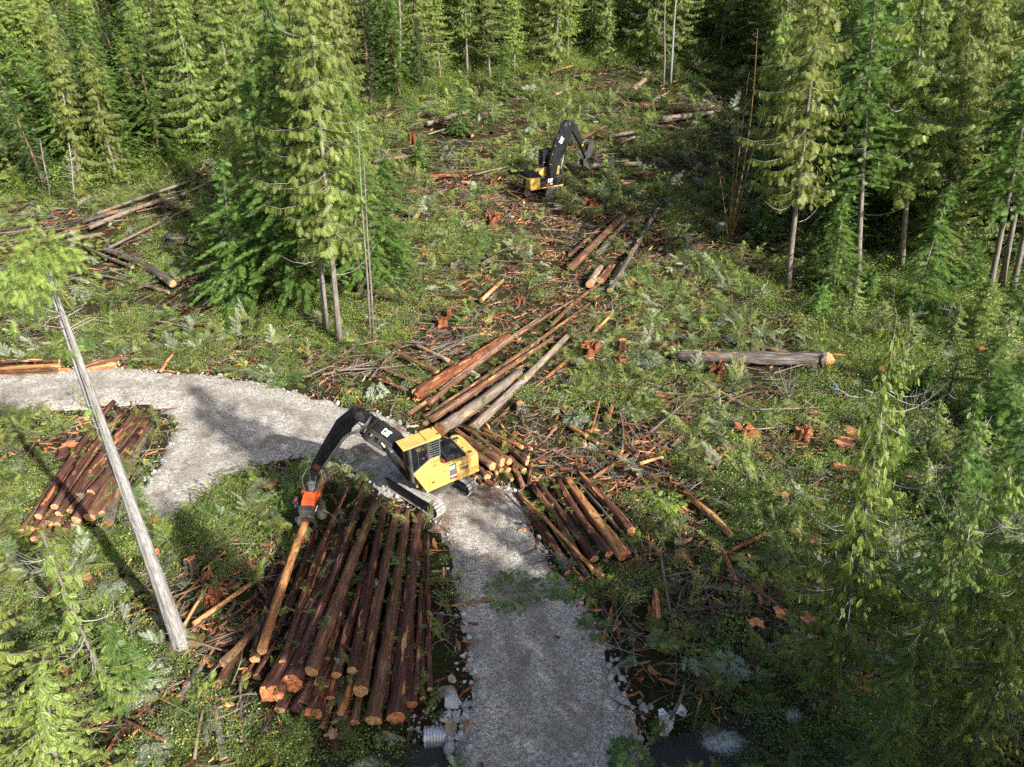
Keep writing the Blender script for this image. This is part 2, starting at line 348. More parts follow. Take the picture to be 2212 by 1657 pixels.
M['pink'] = m_paint('pink_ribbon', (.80, .09, .35), (.6, .1, .3), .8, .5)
M['blue'] = m_paint('blue_ribbon', (.03, .20, .75), (.05, .2, .6), .8, .5)
def m_metal():
    n = NT('galvanised_steel'); v = n.coord('Object', (1, 1, 1)); a = n.noise(v, 4, 4)
    return n.done(n.pbr(n.ramp(a, [(.3, (.45, .46, .48)), (.7, (.68, .69, .71))]), .42, None, .6))
M['galv'] = m_metal()
def m_glass():
    n = NT('cab_glass'); p = n.n('ShaderNodeBsdfPrincipled', {'Base Color': (.02, .022, .024, 1), 'Roughness': .05, 'Specular IOR Level': .5}).outputs[0]
    return n.done(n.n('ShaderNodeMixShader', {0: .35, 1: n.n('ShaderNodeBsdfTransparent', {'Color': (.80, .82, .82, 1)}).outputs[0], 2: p}).outputs[0])
M['glass'] = m_glass()
def m_water():
    n = NT('stream_water'); v = n.coord('Object', (1, 1, 1)); a = n.noise(v, 1.5, 6, .7); b = n.noise(v, 7, 5, .75); at = n.n('ShaderNodeAttribute', attribute_name='foam')
    f = n.ramp(n.math('ADD', n.math('MULTIPLY', at.outputs['Fac'], .85), n.math('ADD', n.math('MULTIPLY', b, .7), n.math('MULTIPLY', a, .2))), [(.72, 0.0), (1.0, .9)])
    return n.done(n.pbr(n.mix(f, (.022, .020, .015), (.72, .75, .78)), n.math('ADD', n.math('MULTIPLY', f, .6), .12), n.bump(n.math('ADD', b, a), .6, .08), spec=.5))
M['water'] = m_water()
M['sheet'] = m_paint('white_fabric', (.80, .82, .86), (.55, .55, .55), .72, .8)

# ------------------------------------------------------------------ setting: ground, road, stream
def axis(parts):
    out = []
    for a, b, st in parts: out += list(np.arange(a, b, st))
    return np.array(out + [parts[-1][1]])
xs = axis([(-900, -180, 60), (-180, -70, 4), (-70, -34, 1.0), (-34, 40, .45), (40, 80, 1.0), (80, 180, 4), (180, 900, 60)])
ys = axis([(-300, -20, 28), (-20, 10, 3), (10, 52, .42), (52, 100, .8), (100, 180, 2), (180, 300, 8), (300, 800, 50)])
XX, YY = np.meshgrid(xs, ys); ZZ = height(XX, YY)
def grid_faces(nx, ny):
    i = np.arange(ny - 1)[:, None] * nx + np.arange(nx - 1)[None, :]
    return np.stack([i, i + 1, i + nx + 1, i + nx], -1).reshape(-1, 4)
me = mesh_np('ground', np.stack([XX.ravel(), YY.ravel(), ZZ.ravel()], 1), grid_faces(len(xs), len(ys)), [M['ground']], True)
tag(link(bpy.data.objects.new('ground', me)), 'forest floor of brown soil, moss and bark chips', kind='structure')
rx = np.arange(-48, 12, .22); ry = np.arange(14, 58, .22)
RX, RY = np.meshgrid(rx, ry); PP = np.stack([RX.ravel(), RY.ravel()], 1); RD = sdist(PP, ROAD).reshape(RX.shape)
RD = RD + .75 * fbm(RX / 1.3, RY / 1.3, 41, 4)
RZ = height(RX, RY) + .02 + .13 * sstep(-.25, .5, RD) + .035 * fbm(RX / .5, RY / .5, 5, 3) + .05 * fbm(RX / 2.5, RY / 2.5, 6, 2) - .3 * sstep(-.1, -.5, RD)
F4 = grid_faces(len(rx), len(ry)); keep = (RD.ravel()[F4] > -.45).all(1)
F4 = F4[keep]; used = np.unique(F4); remap = np.full(RX.size, -1); remap[used] = np.arange(len(used))
V = np.stack([RX.ravel(), RY.ravel(), RZ.ravel()], 1)[used]
mud_ = sum(a * np.exp(-(((RX - flat(px, py)[0]) / sx_) ** 2 + ((RY - flat(px, py)[1]) / sy_) ** 2)) for px, py, sx_, sy_, a in ((930, 1130, 2.2, 1.6, .8), (1060, 1065, 1.8, 1.6, .9), (760, 985, 2.6, 1.6, .6), (850, 925, 2.2, 1.6, .6), (1020, 1210, 2.0, 1.2, .45), (620, 890, 4, 2, .35), (420, 850, 3, 1.2, .3), (1150, 1300, 1.6, 1.2, .4), (150, 870, 4, 1.2, .35)))
me = mesh_np('gravel_road', V, remap[F4], [M['gravel']], True, attrs={'rd': (np.clip(RD, 0, 4) / 4).ravel()[used], 'mud': mud_.ravel()[used]})
tag(link(bpy.data.objects.new('gravel_road', me)), 'crushed pale gravel logging road bending left past the machine', kind='structure')
# stream
sx = np.arange(-26, 32, .18); sy = np.arange(12.5, 25.5, .18); SX, SY = np.meshgrid(sx, sy); D = stream_d(SX, SY)
foam = np.exp(-(((SX + 6.4) / .9) ** 2 + ((SY - 18.2) / .8) ** 2)) * .75 + np.exp(-(((SX - 9.6) / 1.3) ** 2 + ((SY - 19.6) / .8) ** 2)) * .62 + np.exp(-(((SX - 13.2) / .5) ** 2 + ((SY - 21.0) / .6) ** 2)) * .8
SZ = -.80 + .07 * fbm(SX / .6, SY / .6, 8, 3) + .10 * np.clip(foam, 0, 1) * fbm(SX / .35, SY / .35, 11, 3)
F4 = grid_faces(len(sx), len(sy)); keep = (D.ravel()[F4] < 1.35).all(1); F4 = F4[keep]; used = np.unique(F4); remap = np.full(SX.size, -1); remap[used] = np.arange(len(used))
me = mesh_np('stream_water', np.stack([SX.ravel(), SY.ravel(), SZ.ravel()], 1)[used], remap[F4], [M['water']], True, attrs={'foam': foam.ravel()[used]})
tag(link(bpy.data.objects.new('stream_water', me)), 'dark stream with white foam passing under the road', kind='structure')
# ------------------------------------------------------------------ foliage building
M['white_twig'] = m_bark('bleached_twig', (.20, .185, .165), (.35, .33, .30), (.50, .48, .44), (.5, .5, .47), .7)
def frond_T(pairs, width, kite, droop=.12, tipw=.5, ang=.16, thick=.75):
    """flat frond of unit length along x: leaflets left and right of the rachis"""
    v = []; f = []
    for k in range(pairs):
        t = .10 + .82 * k / max(1, pairs - 1); l = width * (math.sin(math.pi * min(1, .16 + .84 * t)) ** .8 * .9 + .12); g = .82 / pairs * thick * .5
        for sgn in (1, -1):
            t2 = t + (.03 if sgn > 0 else 0)
            o = len(v); tx = t2 + ang * (l / width + .2)
            z0 = -droop * t2 * t2; z1 = -droop * tx * tx - .05 * l
            if kite:
                v += [(t2, 0, z0), (t2 + ang * .45 - g * 1.1, sgn * l * .5, z0 - .01), (tx, sgn * l, z1), (t2 + ang * .45 + g * 1.3, sgn * l * .45, z0 - .01)]
                f += [(o, o + 1, o + 2), (o, o + 2, o + 3)]
            else:
                v += [(t2 - g, 0, z0), (t2 + g, 0, z0), (tx, sgn * l, z1)]; f += [(o, o + 1, o + 2)]
    o = len(v); v += [(.80, -.05, -droop * .64), (.80, .05, -droop * .64), (1.04, 0, -droop * 1.1)]; f += [(o, o + 1, o + 2)]
    o = len(v); v += [(0, -.008, 0), (0, .008, 0), (.85, 0, -droop * .72)]; f += [(o, o + 1, o + 2)]
    return np.array(v), np.array(f)
FT_LO = frond_T(6, .38, False, thick=.85); FT_MD = frond_T(9, .30, False, thick=.62); FT_HI = frond_T(9, .31, True, thick=.95); FT_H = frond_T(7, .42, False, .05, ang=.10, thick=.85)
def nrm(a): return a / np.maximum(1e-9, np.linalg.norm(a, axis=-1, keepdims=True))
def expand(T, O, D, N, L, Wd):
    tv, tf = T; O = np.asarray(O); D = nrm(np.asarray(D)); N = np.asarray(N); Sd = nrm(np.cross(N, D)); N = np.cross(D, Sd)
    V = O[:, None] + L[:, None, None] * tv[None, :, 0:1] * D[:, None] + (L * Wd)[:, None, None] * tv[None, :, 1:2] * Sd[:, None] + L[:, None, None] * tv[None, :, 2:3] * N[:, None]
    F = tf[None] + (np.arange(len(O)) * len(tv))[:, None, None]
    return V.reshape(-1, 3), F.reshape(-1, 3), len(tv)
def trunk_path(H, rs, bend):
    a = rs.uniform(0, 6.28); k = 9
    return [(bend * math.sin(i / (k - 1) * 2.6 + a) * i / (k - 1), bend * math.cos(i / (k - 1) * 2.1 + a) * i / (k - 1), H * i / (k - 1)) for i in range(k)]
def at_path(P, z):
    P = np.asarray(P); return np.array([np.interp(z, P[:, 2], P[:, 0]), np.interp(z, P[:, 2], P[:, 1]), z])
def make_tree(kind, H, cb, Rm, seed, nb, fl, T, style, leaf, bark, bare=0, r0=None, gap=.12, sp=.165, crooked=.25, dens=1.0, dead=14, inner=4.2):
    rs = np.random.RandomState(seed); r0 = r0 or (.05 + H * .0072)
    P = trunk_path(H, rs, crooked); mb = MB()
    mb.tube(P, [r0 * 1.35 if i == 0 else r0 * (1 - i / 8.5) ** .85 + .012 for i in range(9)], 9)
    O = []; D = []; N = []; L = []; tint = []; az0 = rs.uniform(0, 6.28); gaps = [(rs.uniform(0, 6.28), rs.uniform(cb, 1)) for _ in range(12)]
    up = np.array([0, 0, 1.0])
    for i in range(nb):
        u = (i + rs.uniform(-.4, .4)) / nb; rel = min(.985, max(0, u)) ** .92; h = H * (cb + (1 - cb) * rel)
        az = i * 2.399 + rs.uniform(-.5, .5)
        if any(abs((az - g[0] + 3.14) % 6.28 - 3.14) < .7 and abs(h / H - g[1]) < .07 for g in gaps) and rs.rand() < .8: continue
        prof = (1 - rel) ** (.52 if style != 'hem' else .78) * (.5 + .5 * min(1, rel * 5 + .2)) + .06
        bl = Rm * prof * rs.uniform(.38, 1.28) * (1 + .28 * math.cos(az - az0))
        out = np.array([math.cos(az), math.sin(az), 0]); side = np.array([-math.sin(az), math.cos(az), 0]); b0 = at_path(P, h)
        dr = rs.uniform(.8, 1.25)
        if style == 'hem': zc = lambda s: bl * (.16 * s - .42 * dr * s * s)
        elif style == 'up': zc = lambda s: bl * (.75 * s - .30 * s * s)
        else: zc = lambda s: bl * (-.42 * dr * s + .34 * s * s * s)
        pts = [b0 + out * bl * s + up * zc(s) + side * bl * .10 * math.sin(s * 3 + az) for s in (0, .25, .5, .75, 1.0)]
        rb = .012 + .010 * bl
        mb.tube(pts, [rb, rb * .8, rb * .6, rb * .4, .005], 4, cap=False)
        bt = rs.uniform(0, 1); m = max(4, int(bl / sp * dens * 2))
        for k in range(m):
            s = .14 + .86 * (k + rs.rand()) / m; o = b0 + out * bl * s + up * zc(s) + side * bl * .10 * math.sin(s * 3 + az); sg = 1 if k % 2 else -1
            l = fl * (1.12 - .45 * s) * rs.uniform(.65, 1.25) * (.55 + .45 * min(1, bl / Rm * 1.6))
            if style == 'hem':
                d = out * rs.uniform(.5, .9) + side * sg * rs.uniform(.45, 1.0) * (1.1 - s) + up * rs.uniform(-.35, .03); nn = up + .45 * rs.normal(size=3)
            elif style == 'up':
                d = out * .6 + side * sg * rs.uniform(.2, .9) + up * rs.uniform(-.3, .5); nn = up + .6 * rs.normal(size=3)
            else:
                d = out * rs.uniform(.15, .75) + side * sg * rs.uniform(.15, .75) - up * rs.uniform(.45, 1.15); nn = out * .8 + up * .5 + .5 * rs.normal(size=3)
            O.append(o); D.append(d); N.append(nn); L.append(l); tint.append(min(1, max(0, .5 * bt + .5 * rs.rand())))
    for k in range(int(nb * inner)):   # short sprays close to the stem and between the main branches
        rel = rs.rand() ** 1.1 * .97; h = H * (cb + (1 - cb) * rel); az = rs.uniform(0, 6.28); out = np.array([math.cos(az), math.sin(az), 0]); side = np.array([-math.sin(az), math.cos(az), 0])
        q = Rm * ((1 - rel) ** (.52 if style != 'hem' else .78)) * (.5 + .5 * min(1, rel * 5 + .2)) * rs.uniform(.08, .75); o = at_path(P, h) + out * q - up * q * (.25 if style == 'ced' else .1)
        d = out * rs.uniform(.1, .8) + side * rs.uniform(-.8, .8) + up * (rs.uniform(-1.1, -.2) if style == 'ced' else rs.uniform(-.4, .1)); O.append(o); D.append(d); N.append(out * .8 + up * .6 + .6 * rs.normal(size=3)); L.append(fl * rs.uniform(.6, 1.15)); tint.append(rs.rand())
    for k in range(12):   # leader tuft
        z = H * (1 - .012 * k); az = rs.uniform(0, 6.28); O.append(at_path(P, min(z, H))); D.append(np.array([math.cos(az) * .6, math.sin(az) * .6, .7 - .06 * k])); N.append(rs.normal(size=3) + .2); L.append(fl * .55); tint.append(rs.rand())
    for k in range(dead):   # dead twigs on the clear part of the trunk
        z = H * rs.uniform(.08, max(.12, cb + .15)); az = rs.uniform(0, 6.28); l = rs.uniform(.3, 1.5) * (.5 + Rm / 5); b0 = at_path(P, z); out = np.array([math.cos(az), math.sin(az), 0])
        mb.tube([b0, b0 + out * l * .5 - up * l * .12, b0 + out * l - up * l * rs.uniform(-.1, .35)], [.018, .011, .004], 3, cap=False)
    for k in range(bare):   # long bare up-curved branches
        z = H * rs.uniform(max(.2, cb - .25), .93); az = rs.uniform(0, 6.28); l = Rm * rs.uniform(.7, 1.25) * (1.25 - z / H * .6); b0 = at_path(P, z); out = np.array([math.cos(az), math.sin(az), 0]); sd_ = np.array([-math.sin(az), math.cos(az), 0]) * rs.uniform(-.3, .3)
        c = [b0 + (out + sd_ * s) * l * s + up * l * (-.42 * s + .62 * s ** 2.4) for s in (0, .2, .4, .6, .8, 1.0)]
        f0 = len(mb.f); mb.tube(c, [.030, .026, .021, .016, .010, .005], 4, cap=False)
        for q in range(5):
            s = rs.uniform(.35, .95); p = b0 + (out + sd_ * s) * l * s + up * l * (-.42 * s + .62 * s ** 2.4); d = nrm(out * .6 + rs.normal(size=3) * .5 + up * .45); ll = rs.uniform(.3, 1.0)
            mb.tube([p, p + d * ll * .5, p + d * ll + up * .15 * ll], [.009, .007, .003], 3, cap=False)
        mb.m[f0:] = [1] * (len(mb.f) - f0)
    V, F, k = expand(T, np.array(O), np.array(D), np.array(N), np.array(L), np.ones(len(L)))
    cr = mesh_np('crown', V, F, [M[leaf]], False, attrs={'tint': np.repeat(tint, k)})
    tm = bpy.data.meshes.new('trunk'); tm.from_pydata(mb.v, [], mb.f); tm.materials.append(M[bark]); tm.materials.append(M['white_twig']); tm.polygons.foreach_set('material_index', mb.m); tm.polygons.foreach_set('use_smooth', [True] * len(mb.f)); tm.update()
    return dict(kind=kind, H=H, crown=cr, trunk=tm)
TT = {}
def T_(k, *a, **kw): TT[k] = make_tree(*a, **kw)
T_('cedar_full', 'cedar', 22, .06, 4.3, 1, 185, .60, FT_LO, 'ced', 'cedar', 'trunk_grey')
T_('cedar_full2', 'cedar', 24, .14, 4.0, 2, 180, .64, FT_LO, 'ced', 'cedar', 'trunk_grey', gap=.2)
T_('cedar_bare', 'cedar', 26, .32, 4.2, 3, 170, .64, FT_LO, 'ced', 'cedar', 'trunk_grey', bare=8)
T_('cedar_top', 'cedar', 24, .60, 2.4, 4, 85, .58, FT_LO, 'ced', 'cedar', 'trunk_grey', bare=6, dead=26)
T_('cedar_slim', 'cedar', 15, .06, 2.5, 5, 130, .52, FT_LO, 'ced', 'cedar', 'trunk_grey')
T_('cedar_slim2', 'cedar', 13, .15, 2.1, 6, 110, .50, FT_LO, 'ced', 'cedar', 'trunk_grey', crooked=.5)
T_('hem_full', 'hemlock', 20, .05, 4.2, 7, 190, .56, FT_H, 'hem', 'hemlock', 'trunk_brown')
T_('hem_full2', 'hemlock', 23, .12, 4.1, 8, 190, .58, FT_H, 'hem', 'hemlock', 'trunk_brown')
T_('hem_bare', 'hemlock', 26, .32, 4.0, 9, 165, .58, FT_H, 'hem', 'hemlock', 'trunk_grey', dead=24)
T_('hem_slim', 'hemlock', 11, .06, 2.6, 10, 120, .46, FT_H, 'hem', 'hemlock', 'trunk_grey')
T_('fir_full', 'fir', 22, .06, 3.8, 11, 190, .54, FT_H, 'hem', 'fir', 'trunk_brown')
T_('fir_slim', 'fir', 14, .04, 2.6, 12, 140, .46, FT_H, 'hem', 'fir', 'trunk_brown')
# near ones, finer fronds
T_('cedar_near', 'cedar', 20, .10, 3.6, 21, 200, .42, FT_HI, 'ced', 'cedar', 'trunk_grey', bare=34, sp=.14, gap=.3)
T_('cedar_near2', 'cedar', 22, .06, 4.2, 22, 220, .42, FT_HI, 'ced', 'cedar', 'trunk_grey', bare=10, sp=.12)
T_('cedar_near3', 'cedar', 22, .12, 3.6, 27, 190, .42, FT_HI, 'ced', 'cedar', 'trunk_grey', bare=40, sp=.14, gap=.3)
T_('cedar_near4', 'cedar', 20, .05, 3.8, 28, 200, .42, FT_HI, 'ced', 'cedar', 'trunk_grey', sp=.12)
T_('cedar_half', 'cedar', 24, .25, 4.0, 23, 100, .70, FT_HI, 'ced', 'cedar', 'trunk_grey', bare=60, sp=.24)
T_('hem_near', 'hemlock', 22, .06, 4.2, 24, 190, .52, FT_HI, 'hem', 'hemlock', 'trunk_brown', sp=.22)
T_('cedar_sap', 'cedar', 9, .12, 1.5, 25, 80, .34, FT_HI, 'ced', 'cedar', 'trunk_grey', sp=.15, bare=10, inner=1.5)
T_('hem_sap', 'hemlock', 6, .06, 1.5, 26, 80, .45, FT_HI, 'hem', 'hemlock', 'trunk_grey', sp=.17)
def tree(ty, base, top=None, h=None, label=None, group=None, name=None, rz=None, rs=random.Random(5), wid=1.0):
    t = TT[ty]; base = Vector(base)
    e = empty(name or (t['kind'] + '_tree'), base)
    if top is not None:
        d = Vector(top) - base; L = d.length; q = Vector((0, 0, 1)).rotation_difference(d.normalized())
    else: L = h; q = Quaternion((1, rs.uniform(-.03, .03), rs.uniform(-.03, .03), 0)).normalized()
    s = L / t['H']; e.rotation_mode = 'QUATERNION'; e.rotation_quaternion = q @ Quaternion((0, 0, 1), rs.uniform(0, 6.28) if rz is None else rz)
    w = (.5 * s + .5) * wid if s < 1 else s ** .6 * wid
    e.scale = (w, w, s)
    for nm in ('trunk', 'crown'):
        link(bpy.data.objects.new(nm, t[nm]), e)
    tag(e, label, t['kind'] + ' tree' if t['kind'] != 'fir' else 'fir tree', group); return e
def at_y(px, py, Y, dx=0):
    d = ray(px, py); t = Y / d[1]; return Vector((d[0] * t, Y, CAMH + d[2] * t))
def ptree(ty, bx, by, tx, ty_, label, group=None, **kw):
    b = G(bx, by); b.z -= .15
    return tree(ty, b, at_y(tx, ty_, b.y), label=label, group=group, **kw)
MIDS = 'tall conifers of the stand left of the clearing'
for a in [
    ('cedar_bare', 735, 748, 655, -40, 'white trunked conifer standing foremost at the road edge of the middle stand'),
    ('hem_bare', 705, 722, 640, 20, 'brown trunked hemlock just left of the foremost white trunk'),
    ('hem_full2', 655, 690, 560, -60, 'very tall dark hemlock at the front centre of the middle stand'),
    ('hem_full', 600, 640, 530, 150, 'broad green hemlock at the lower left of the middle stand'),
    ('hem_full2', 775, 640, 745, 150, 'bushy hemlock spreading right of the foremost white trunk'),
    ('hem_full', 838, 610, 830, 330, 'low bright hemlock at the right edge of the middle stand'),
    ('cedar_full2', 690, 600, 625, -50, 'big drooping cedar topping the centre of the middle stand'),
    ('cedar_full', 580, 560, 520, -40, 'tall yellow green cedar at the left back of the middle stand'),
    ('fir_full', 640, 560, 585, 20, 'dark fir deep inside the middle stand'),
    ('hem_slim', 505, 665, 478, 330, 'thin lichen trunked hemlock left of the middle stand'),
    ('cedar_slim2', 437, 560, 425, 400, 'scraggy small cedar alone below the stacked fallen trunks'),
    ('cedar_slim', 520, 590, 500, 250, 'slim cedar beside the thin lichen trunked hemlock'),
    ('hem_slim', 560, 640, 545, 400, 'small bright hemlock low at the left foot of the middle stand'),
    ('cedar_full2', 745, 530, 715, -30, 'pale cedar at the back right of the middle stand'),
    ('hem_full', 690, 520, 660, -40, 'shaded hemlock behind the big drooping cedar')]:
    ptree(*a, group=MIDS, wid=1.08)
ORD_ = 'first second third fourth fifth sixth seventh eighth ninth tenth eleventh twelfth thirteenth fourteenth fifteenth sixteenth seventeenth eighteenth nineteenth twentieth twenty-first twenty-second twenty-third twenty-fourth'.split()
RS_ = 'tall conifers of the stand right of the clearing'
for a in [
    ('cedar_bare', 1700, 622, 1775, -90, 'big cedar with pale grey bare trunk at the clearing edge'),
    ('cedar_full2', 1735, 480, 1760, -40, 'drooping cedar filling the air behind the pale grey trunk'),
    ('hem_bare', 1852, 600, 1895, -120, 'tall dark straight trunk in the middle of the right stand'),
    ('hem_full', 1795, 570, 1818, 330, 'slender shaded hemlock between the pale trunk and the dark straight trunk'),
    ('cedar_bare', 1945, 590, 2010, -120, 'thick dark trunked cedar deep in the right stand'),
    ('hem_slim', 1970, 672, 2045, 395, 'slim leaning hemlock in front of the right stand'),
    ('cedar_full', 2035, 575, 2095, 60, 'bright drooping cedar in the right stand beside the slim leaning hemlock'),
    ('hem_bare', 2133, 648, 2262, -40, 'dark leaning trunk, first of three at the right edge'),
    ('hem_bare', 2160, 630, 2300, -60, 'dark leaning trunk, middle of three at the right edge'),
    ('cedar_top', 2183, 640, 2330, -60, 'pale leaning trunk, last of three at the right edge'),
    ('hem_full2', 1905, 500, 1950, -60, 'bushy hemlock behind the dark straight trunk'),
    ('cedar_full2', 2075, 500, 2150, -80, 'tall cedar behind the three leaning trunks'),
    ('hem_full', 2200, 540, 2310, 60, 'dense hemlock at the right edge behind the leaning trunks'),
    ('hem_full2', 1830, 470, 1860, -20, 'dense hemlock left of the bushy hemlock in the right stand'),
    ('cedar_full', 1660, 420, 1690, 20, 'open cedar at the left end of the right stand'),
    ('fir_full', 1985, 480, 2040, -20, 'dark fir behind the thick trunked cedar'),
    ('hem_slim', 1800, 640, 1815, 430, 'young hemlock low in front of the dark straight trunk'),
    ('hem_slim', 2090, 640, 2120, 480, 'young hemlock below the bright drooping cedar')]:
    ptree(*a, group=RS_, wid=1.12)
NEAR = 'conifers standing close below the viewpoint'
for a in [
    ('cedar_near', 1788, 1560, 1932, 675, 'half bare cedar with curved white branches right of the big felled log'),
    ('cedar_half', 1992, 1590, 2175, 1010, 'cedar with long bare hooked branches in the lower right corner'),
    ('cedar_half', 2035, 1660, 2290, 1060, 'leaning dark trunk with bare branches at the lower right edge'),
    ('hem_near', 2150, 1330, 2290, 780, 'dark feathery hemlock at the right edge above the bare branches'),
    ('cedar_near4', 2060, 1760, 2250, 1230, 'yellow green cedar top filling the bottom right corner'),
    ('cedar_near3', 1885, 1700, 2120, 1060, 'yellow green cedar with pale bare twigs right of the half bare one'),
    ('hem_near', 2010, 1330, 2110, 830, 'shaded hemlock behind the bare hooked branches at right'),
    ('cedar_near4', 1850, 1810, 1960, 1480, 'low yellow green cedar at the bottom edge near the stream'),
    ('cedar_sap', 258, 1530, 92, 1160, 'sparse young cedar with visible grey stem at lower left'),
    ('cedar_near4', -60, 1780, -40, 1260, 'big yellow green cedar crown filling the bottom left corner'),
    ('cedar_near4', 150, 1800, 90, 1430, 'bushy cedar crown low at the bottom left'),
    ('hem_sap', 285, 1500, 235, 1335, 'small soft green hemlock beside the sparse young cedar')]:
    ptree(*a, group=NEAR, wid=.64 if a[1] > 1700 else .92)
YG = [('cedar_sap', 1905, 735, 1915, 650), ('cedar_sap', 1960, 760, 1972, 665), ('hem_sap', 2010, 715, 2020, 650), ('cedar_sap', 2050, 770, 2068, 660), ('cedar_slim', 2110, 740, 2140, 600), ('cedar_sap', 2165, 790, 2192, 670), ('hem_slim', 2195, 730, 2230, 560), ('cedar_sap', 1930, 850, 1948, 745), ('hem_sap', 1990, 870, 2003, 790), ('cedar_sap', 2045, 880, 2070, 760), ('hem_slim', 2110, 905, 2150, 720), ('hem_slim', 2170, 960, 2225, 770), ('cedar_sap', 2000, 985, 2027, 870), ('cedar_sap', 2080, 1030, 2118, 905), ('hem_slim', 2150, 1090, 2215, 900), ('hem_slim', 2060, 1130, 2110, 985), ('cedar_sap', 1985, 1110, 2015, 990), ('hem_sap', 1880, 660, 1888, 585), ('cedar_sap', 1840, 690, 1848, 600), ('hem_sap', 1770, 690, 1776, 620), ('cedar_sap', 2190, 1210, 2250, 1060), ('hem_sap', 1925, 1010, 1940, 930), ('hem_slim', 1650, 520, 1660, 400), ('hem_sap', 1745, 610, 1750, 540)]
for k, a in enumerate(sorted(YG, key=lambda a: a[3])):
    ptree(*a, 'young %s in the brush along the right edge, %s sapling from left' % ('cedar' if 'ced' in a[0] else 'hemlock', ORD_[k]), group='young trees in the brush along the right edge', wid=1.35)
for k, a in enumerate([('hem_slim', 985, 295, 1000, 165), ('cedar_sap', 1062, 268, 1066, 190), ('hem_sap', 905, 360, 908, 300), ('hem_slim', 1085, 215, 1086, 90)]):
    ptree(*a, ['bright green young hemlock standing alone in the far clearing left of the loader', 'small cedar at the forest edge left above the far loader', 'small bushy hemlock at the left border of the far clearing', 'slim hemlock at the forest edge above the small cedar'][k], group='young trees in the far clearing', wid=1.2)
for (px, py, tx, ty_, k, lb) in [(800, 742, 772, 262, 0, 'thin pale dead pole rising right of the foremost white trunk'), (806, 738, 785, 330, 1, 'thinner grey dead pole touching the thin pale one')]:
    b = G(px, py); t = at_y(tx, ty_, b.y); mb = MB(); q = (t - b)
    mb.tube([(0, 0, -.2), q * .3 + Vector((.05, .04, 0)), q * .6 + Vector((-.04, .03, 0)), q], [.11, .095, .065, .02], 7)
    rs = random.Random(k)
    for j in range(34):
        s = rs.uniform(.12, .96); a = rs.uniform(0, 6.28); l = rs.uniform(.2, .75); p = q * s
        mb.tube([p, p + Vector((math.cos(a) * l, math.sin(a) * l, rs.uniform(-.2, .12)))], [.014, .004], 3, cap=False)
    e = empty('dead_pole', b); mb.build('trunk', M['trunk_grey'], e, True); tag(e, lb, 'dead tree')
for k, (bx, by, tx, ty_, r, mt, lb) in enumerate([
    (286, 95, 278, -30, .16, 'white_twig', 'bleached leafless tree standing out at the top left'), (408, 120, 388, -20, .17, 'snag', 'grey dead pole at the top left, right of the bleached leafless one'), (551, 100, 542, -40, .13, 'white_twig', 'thin whitish dead pole left above the middle stand'), (161, 438, 148, 308, .10, 'snag', 'short grey dead pole at the left edge of the clearing'), (305, 274, 274, 118, .14, 'trunk_grey', 'leaning dead spruce pole on the left hillside'), (182, 136, 150, 30, .20, 'white_twig', 'whitish leaning broken trunk at the top left'), (107, 430, 86, 300, .12, 'trunk_grey', 'bare brown grey pole at the far left forest edge'),
    (1895, 412, 1922, 255, .12, 'white_twig', 'thin whitish dead pole inside the right stand'), (1049, 150, 1040, -20, .26, 'trunk_brown', 'thick brown trunk at the forest edge left above the far loader'), (864, 200, 862, -20, .26, 'trunk_grey', 'tall dark and grey trunk at the forest edge left of the clearing'), (745, 215, 722, 40, .24, 'snag', 'leaning grey trunk rising behind the middle stand'), (1252, 105, 1258, -20, .22, 'trunk_brown', 'dark trunk at the forest edge above the far loader'), (1432, 192, 1438, -30, .16, 'trunk_grey', 'slender pale trunk, left one of a pair at the top right of the clearing'), (1447, 188, 1462, -30, .20, 'snag', 'pale trunk, right one of a pair at the top right of the clearing'), (1660, 95, 1668, -20, .28, 'trunk_grey', 'thick split trunk at the top between the alder and the right stand')]):
    b = G(bx, by); t = at_y(tx, ty_, b.y); q = t - b; mb = MB(); rs = random.Random(k + 50); e = empty('dead_pole', b)
    mb.tube([(0, 0, -.3), q * .3 + Vector((rs.uniform(-.15, .15), 0, 0)), q * .65 + Vector((rs.uniform(-.15, .15), 0, 0)), q], [r * 1.15, r * .9, r * .65, r * .25], 8)
    m2 = MB()
    for j in range(46):
        s = rs.uniform(.25, .98); a = rs.uniform(0, 6.28); l = rs.uniform(.3, 1.5) * (1.15 - s * .6); p = q * s; d = Vector((math.cos(a), math.sin(a), rs.uniform(-.25, .6))) * l; m2.tube([p, p + d * .5, p + d + Vector((0, 0, .2 * l))], [.03, .02, .006], 3, cap=False)
    mb.add(m2.v, m2.f); mb.build('trunk', M[mt], e, True); tag(e, lb, 'dead tree')
# ------------------------------------------------------------------ forest beyond the clearing
EDGE = np.array([(-300, 432), (0, 428), (250, 412), (400, 372), (520, 325), (700, 262), (850, 228), (1000, 188), (1200, 158), (1400, 140), (1560, 118), (1640, 190), (1680, 300), (1740, 420), (1820, 520), (1950, 560), (2211, 600), (2500, 620)], float)
frs = random.Random(77); cand = []
for _ in range(16000):
    y = frs.uniform(60, 176); x = frs.uniform(-135, 150)
    px, py, zc = proj((x, y, 0)); 
    cand.append((x, y))
cz = height(np.array([c[0] for c in cand]), np.array([c[1] for c in cand]))
pts = []
for (x, y), z in zip(cand, cz):
    px, py, zc = proj((x, y, z))
    if not (-170 < px < 2380) or py < -14: continue
    e = np.interp(px, EDGE[:, 0], EDGE[:, 1])
    if py > e - 3: continue
    left = px < 600
    mind = (2.7 if left else 3.1) * (1 + .004 * max(0, y - 90))
    if left and py < 250 and frs.random() < .35: continue
    if any((x - a) ** 2 + (y - b) ** 2 < mind * mind for a, b, *_ in pts): continue
    pts.append((x, y, z, px, py))
pts.sort(key=lambda p: -p[4])
print('FOREST', len(pts))
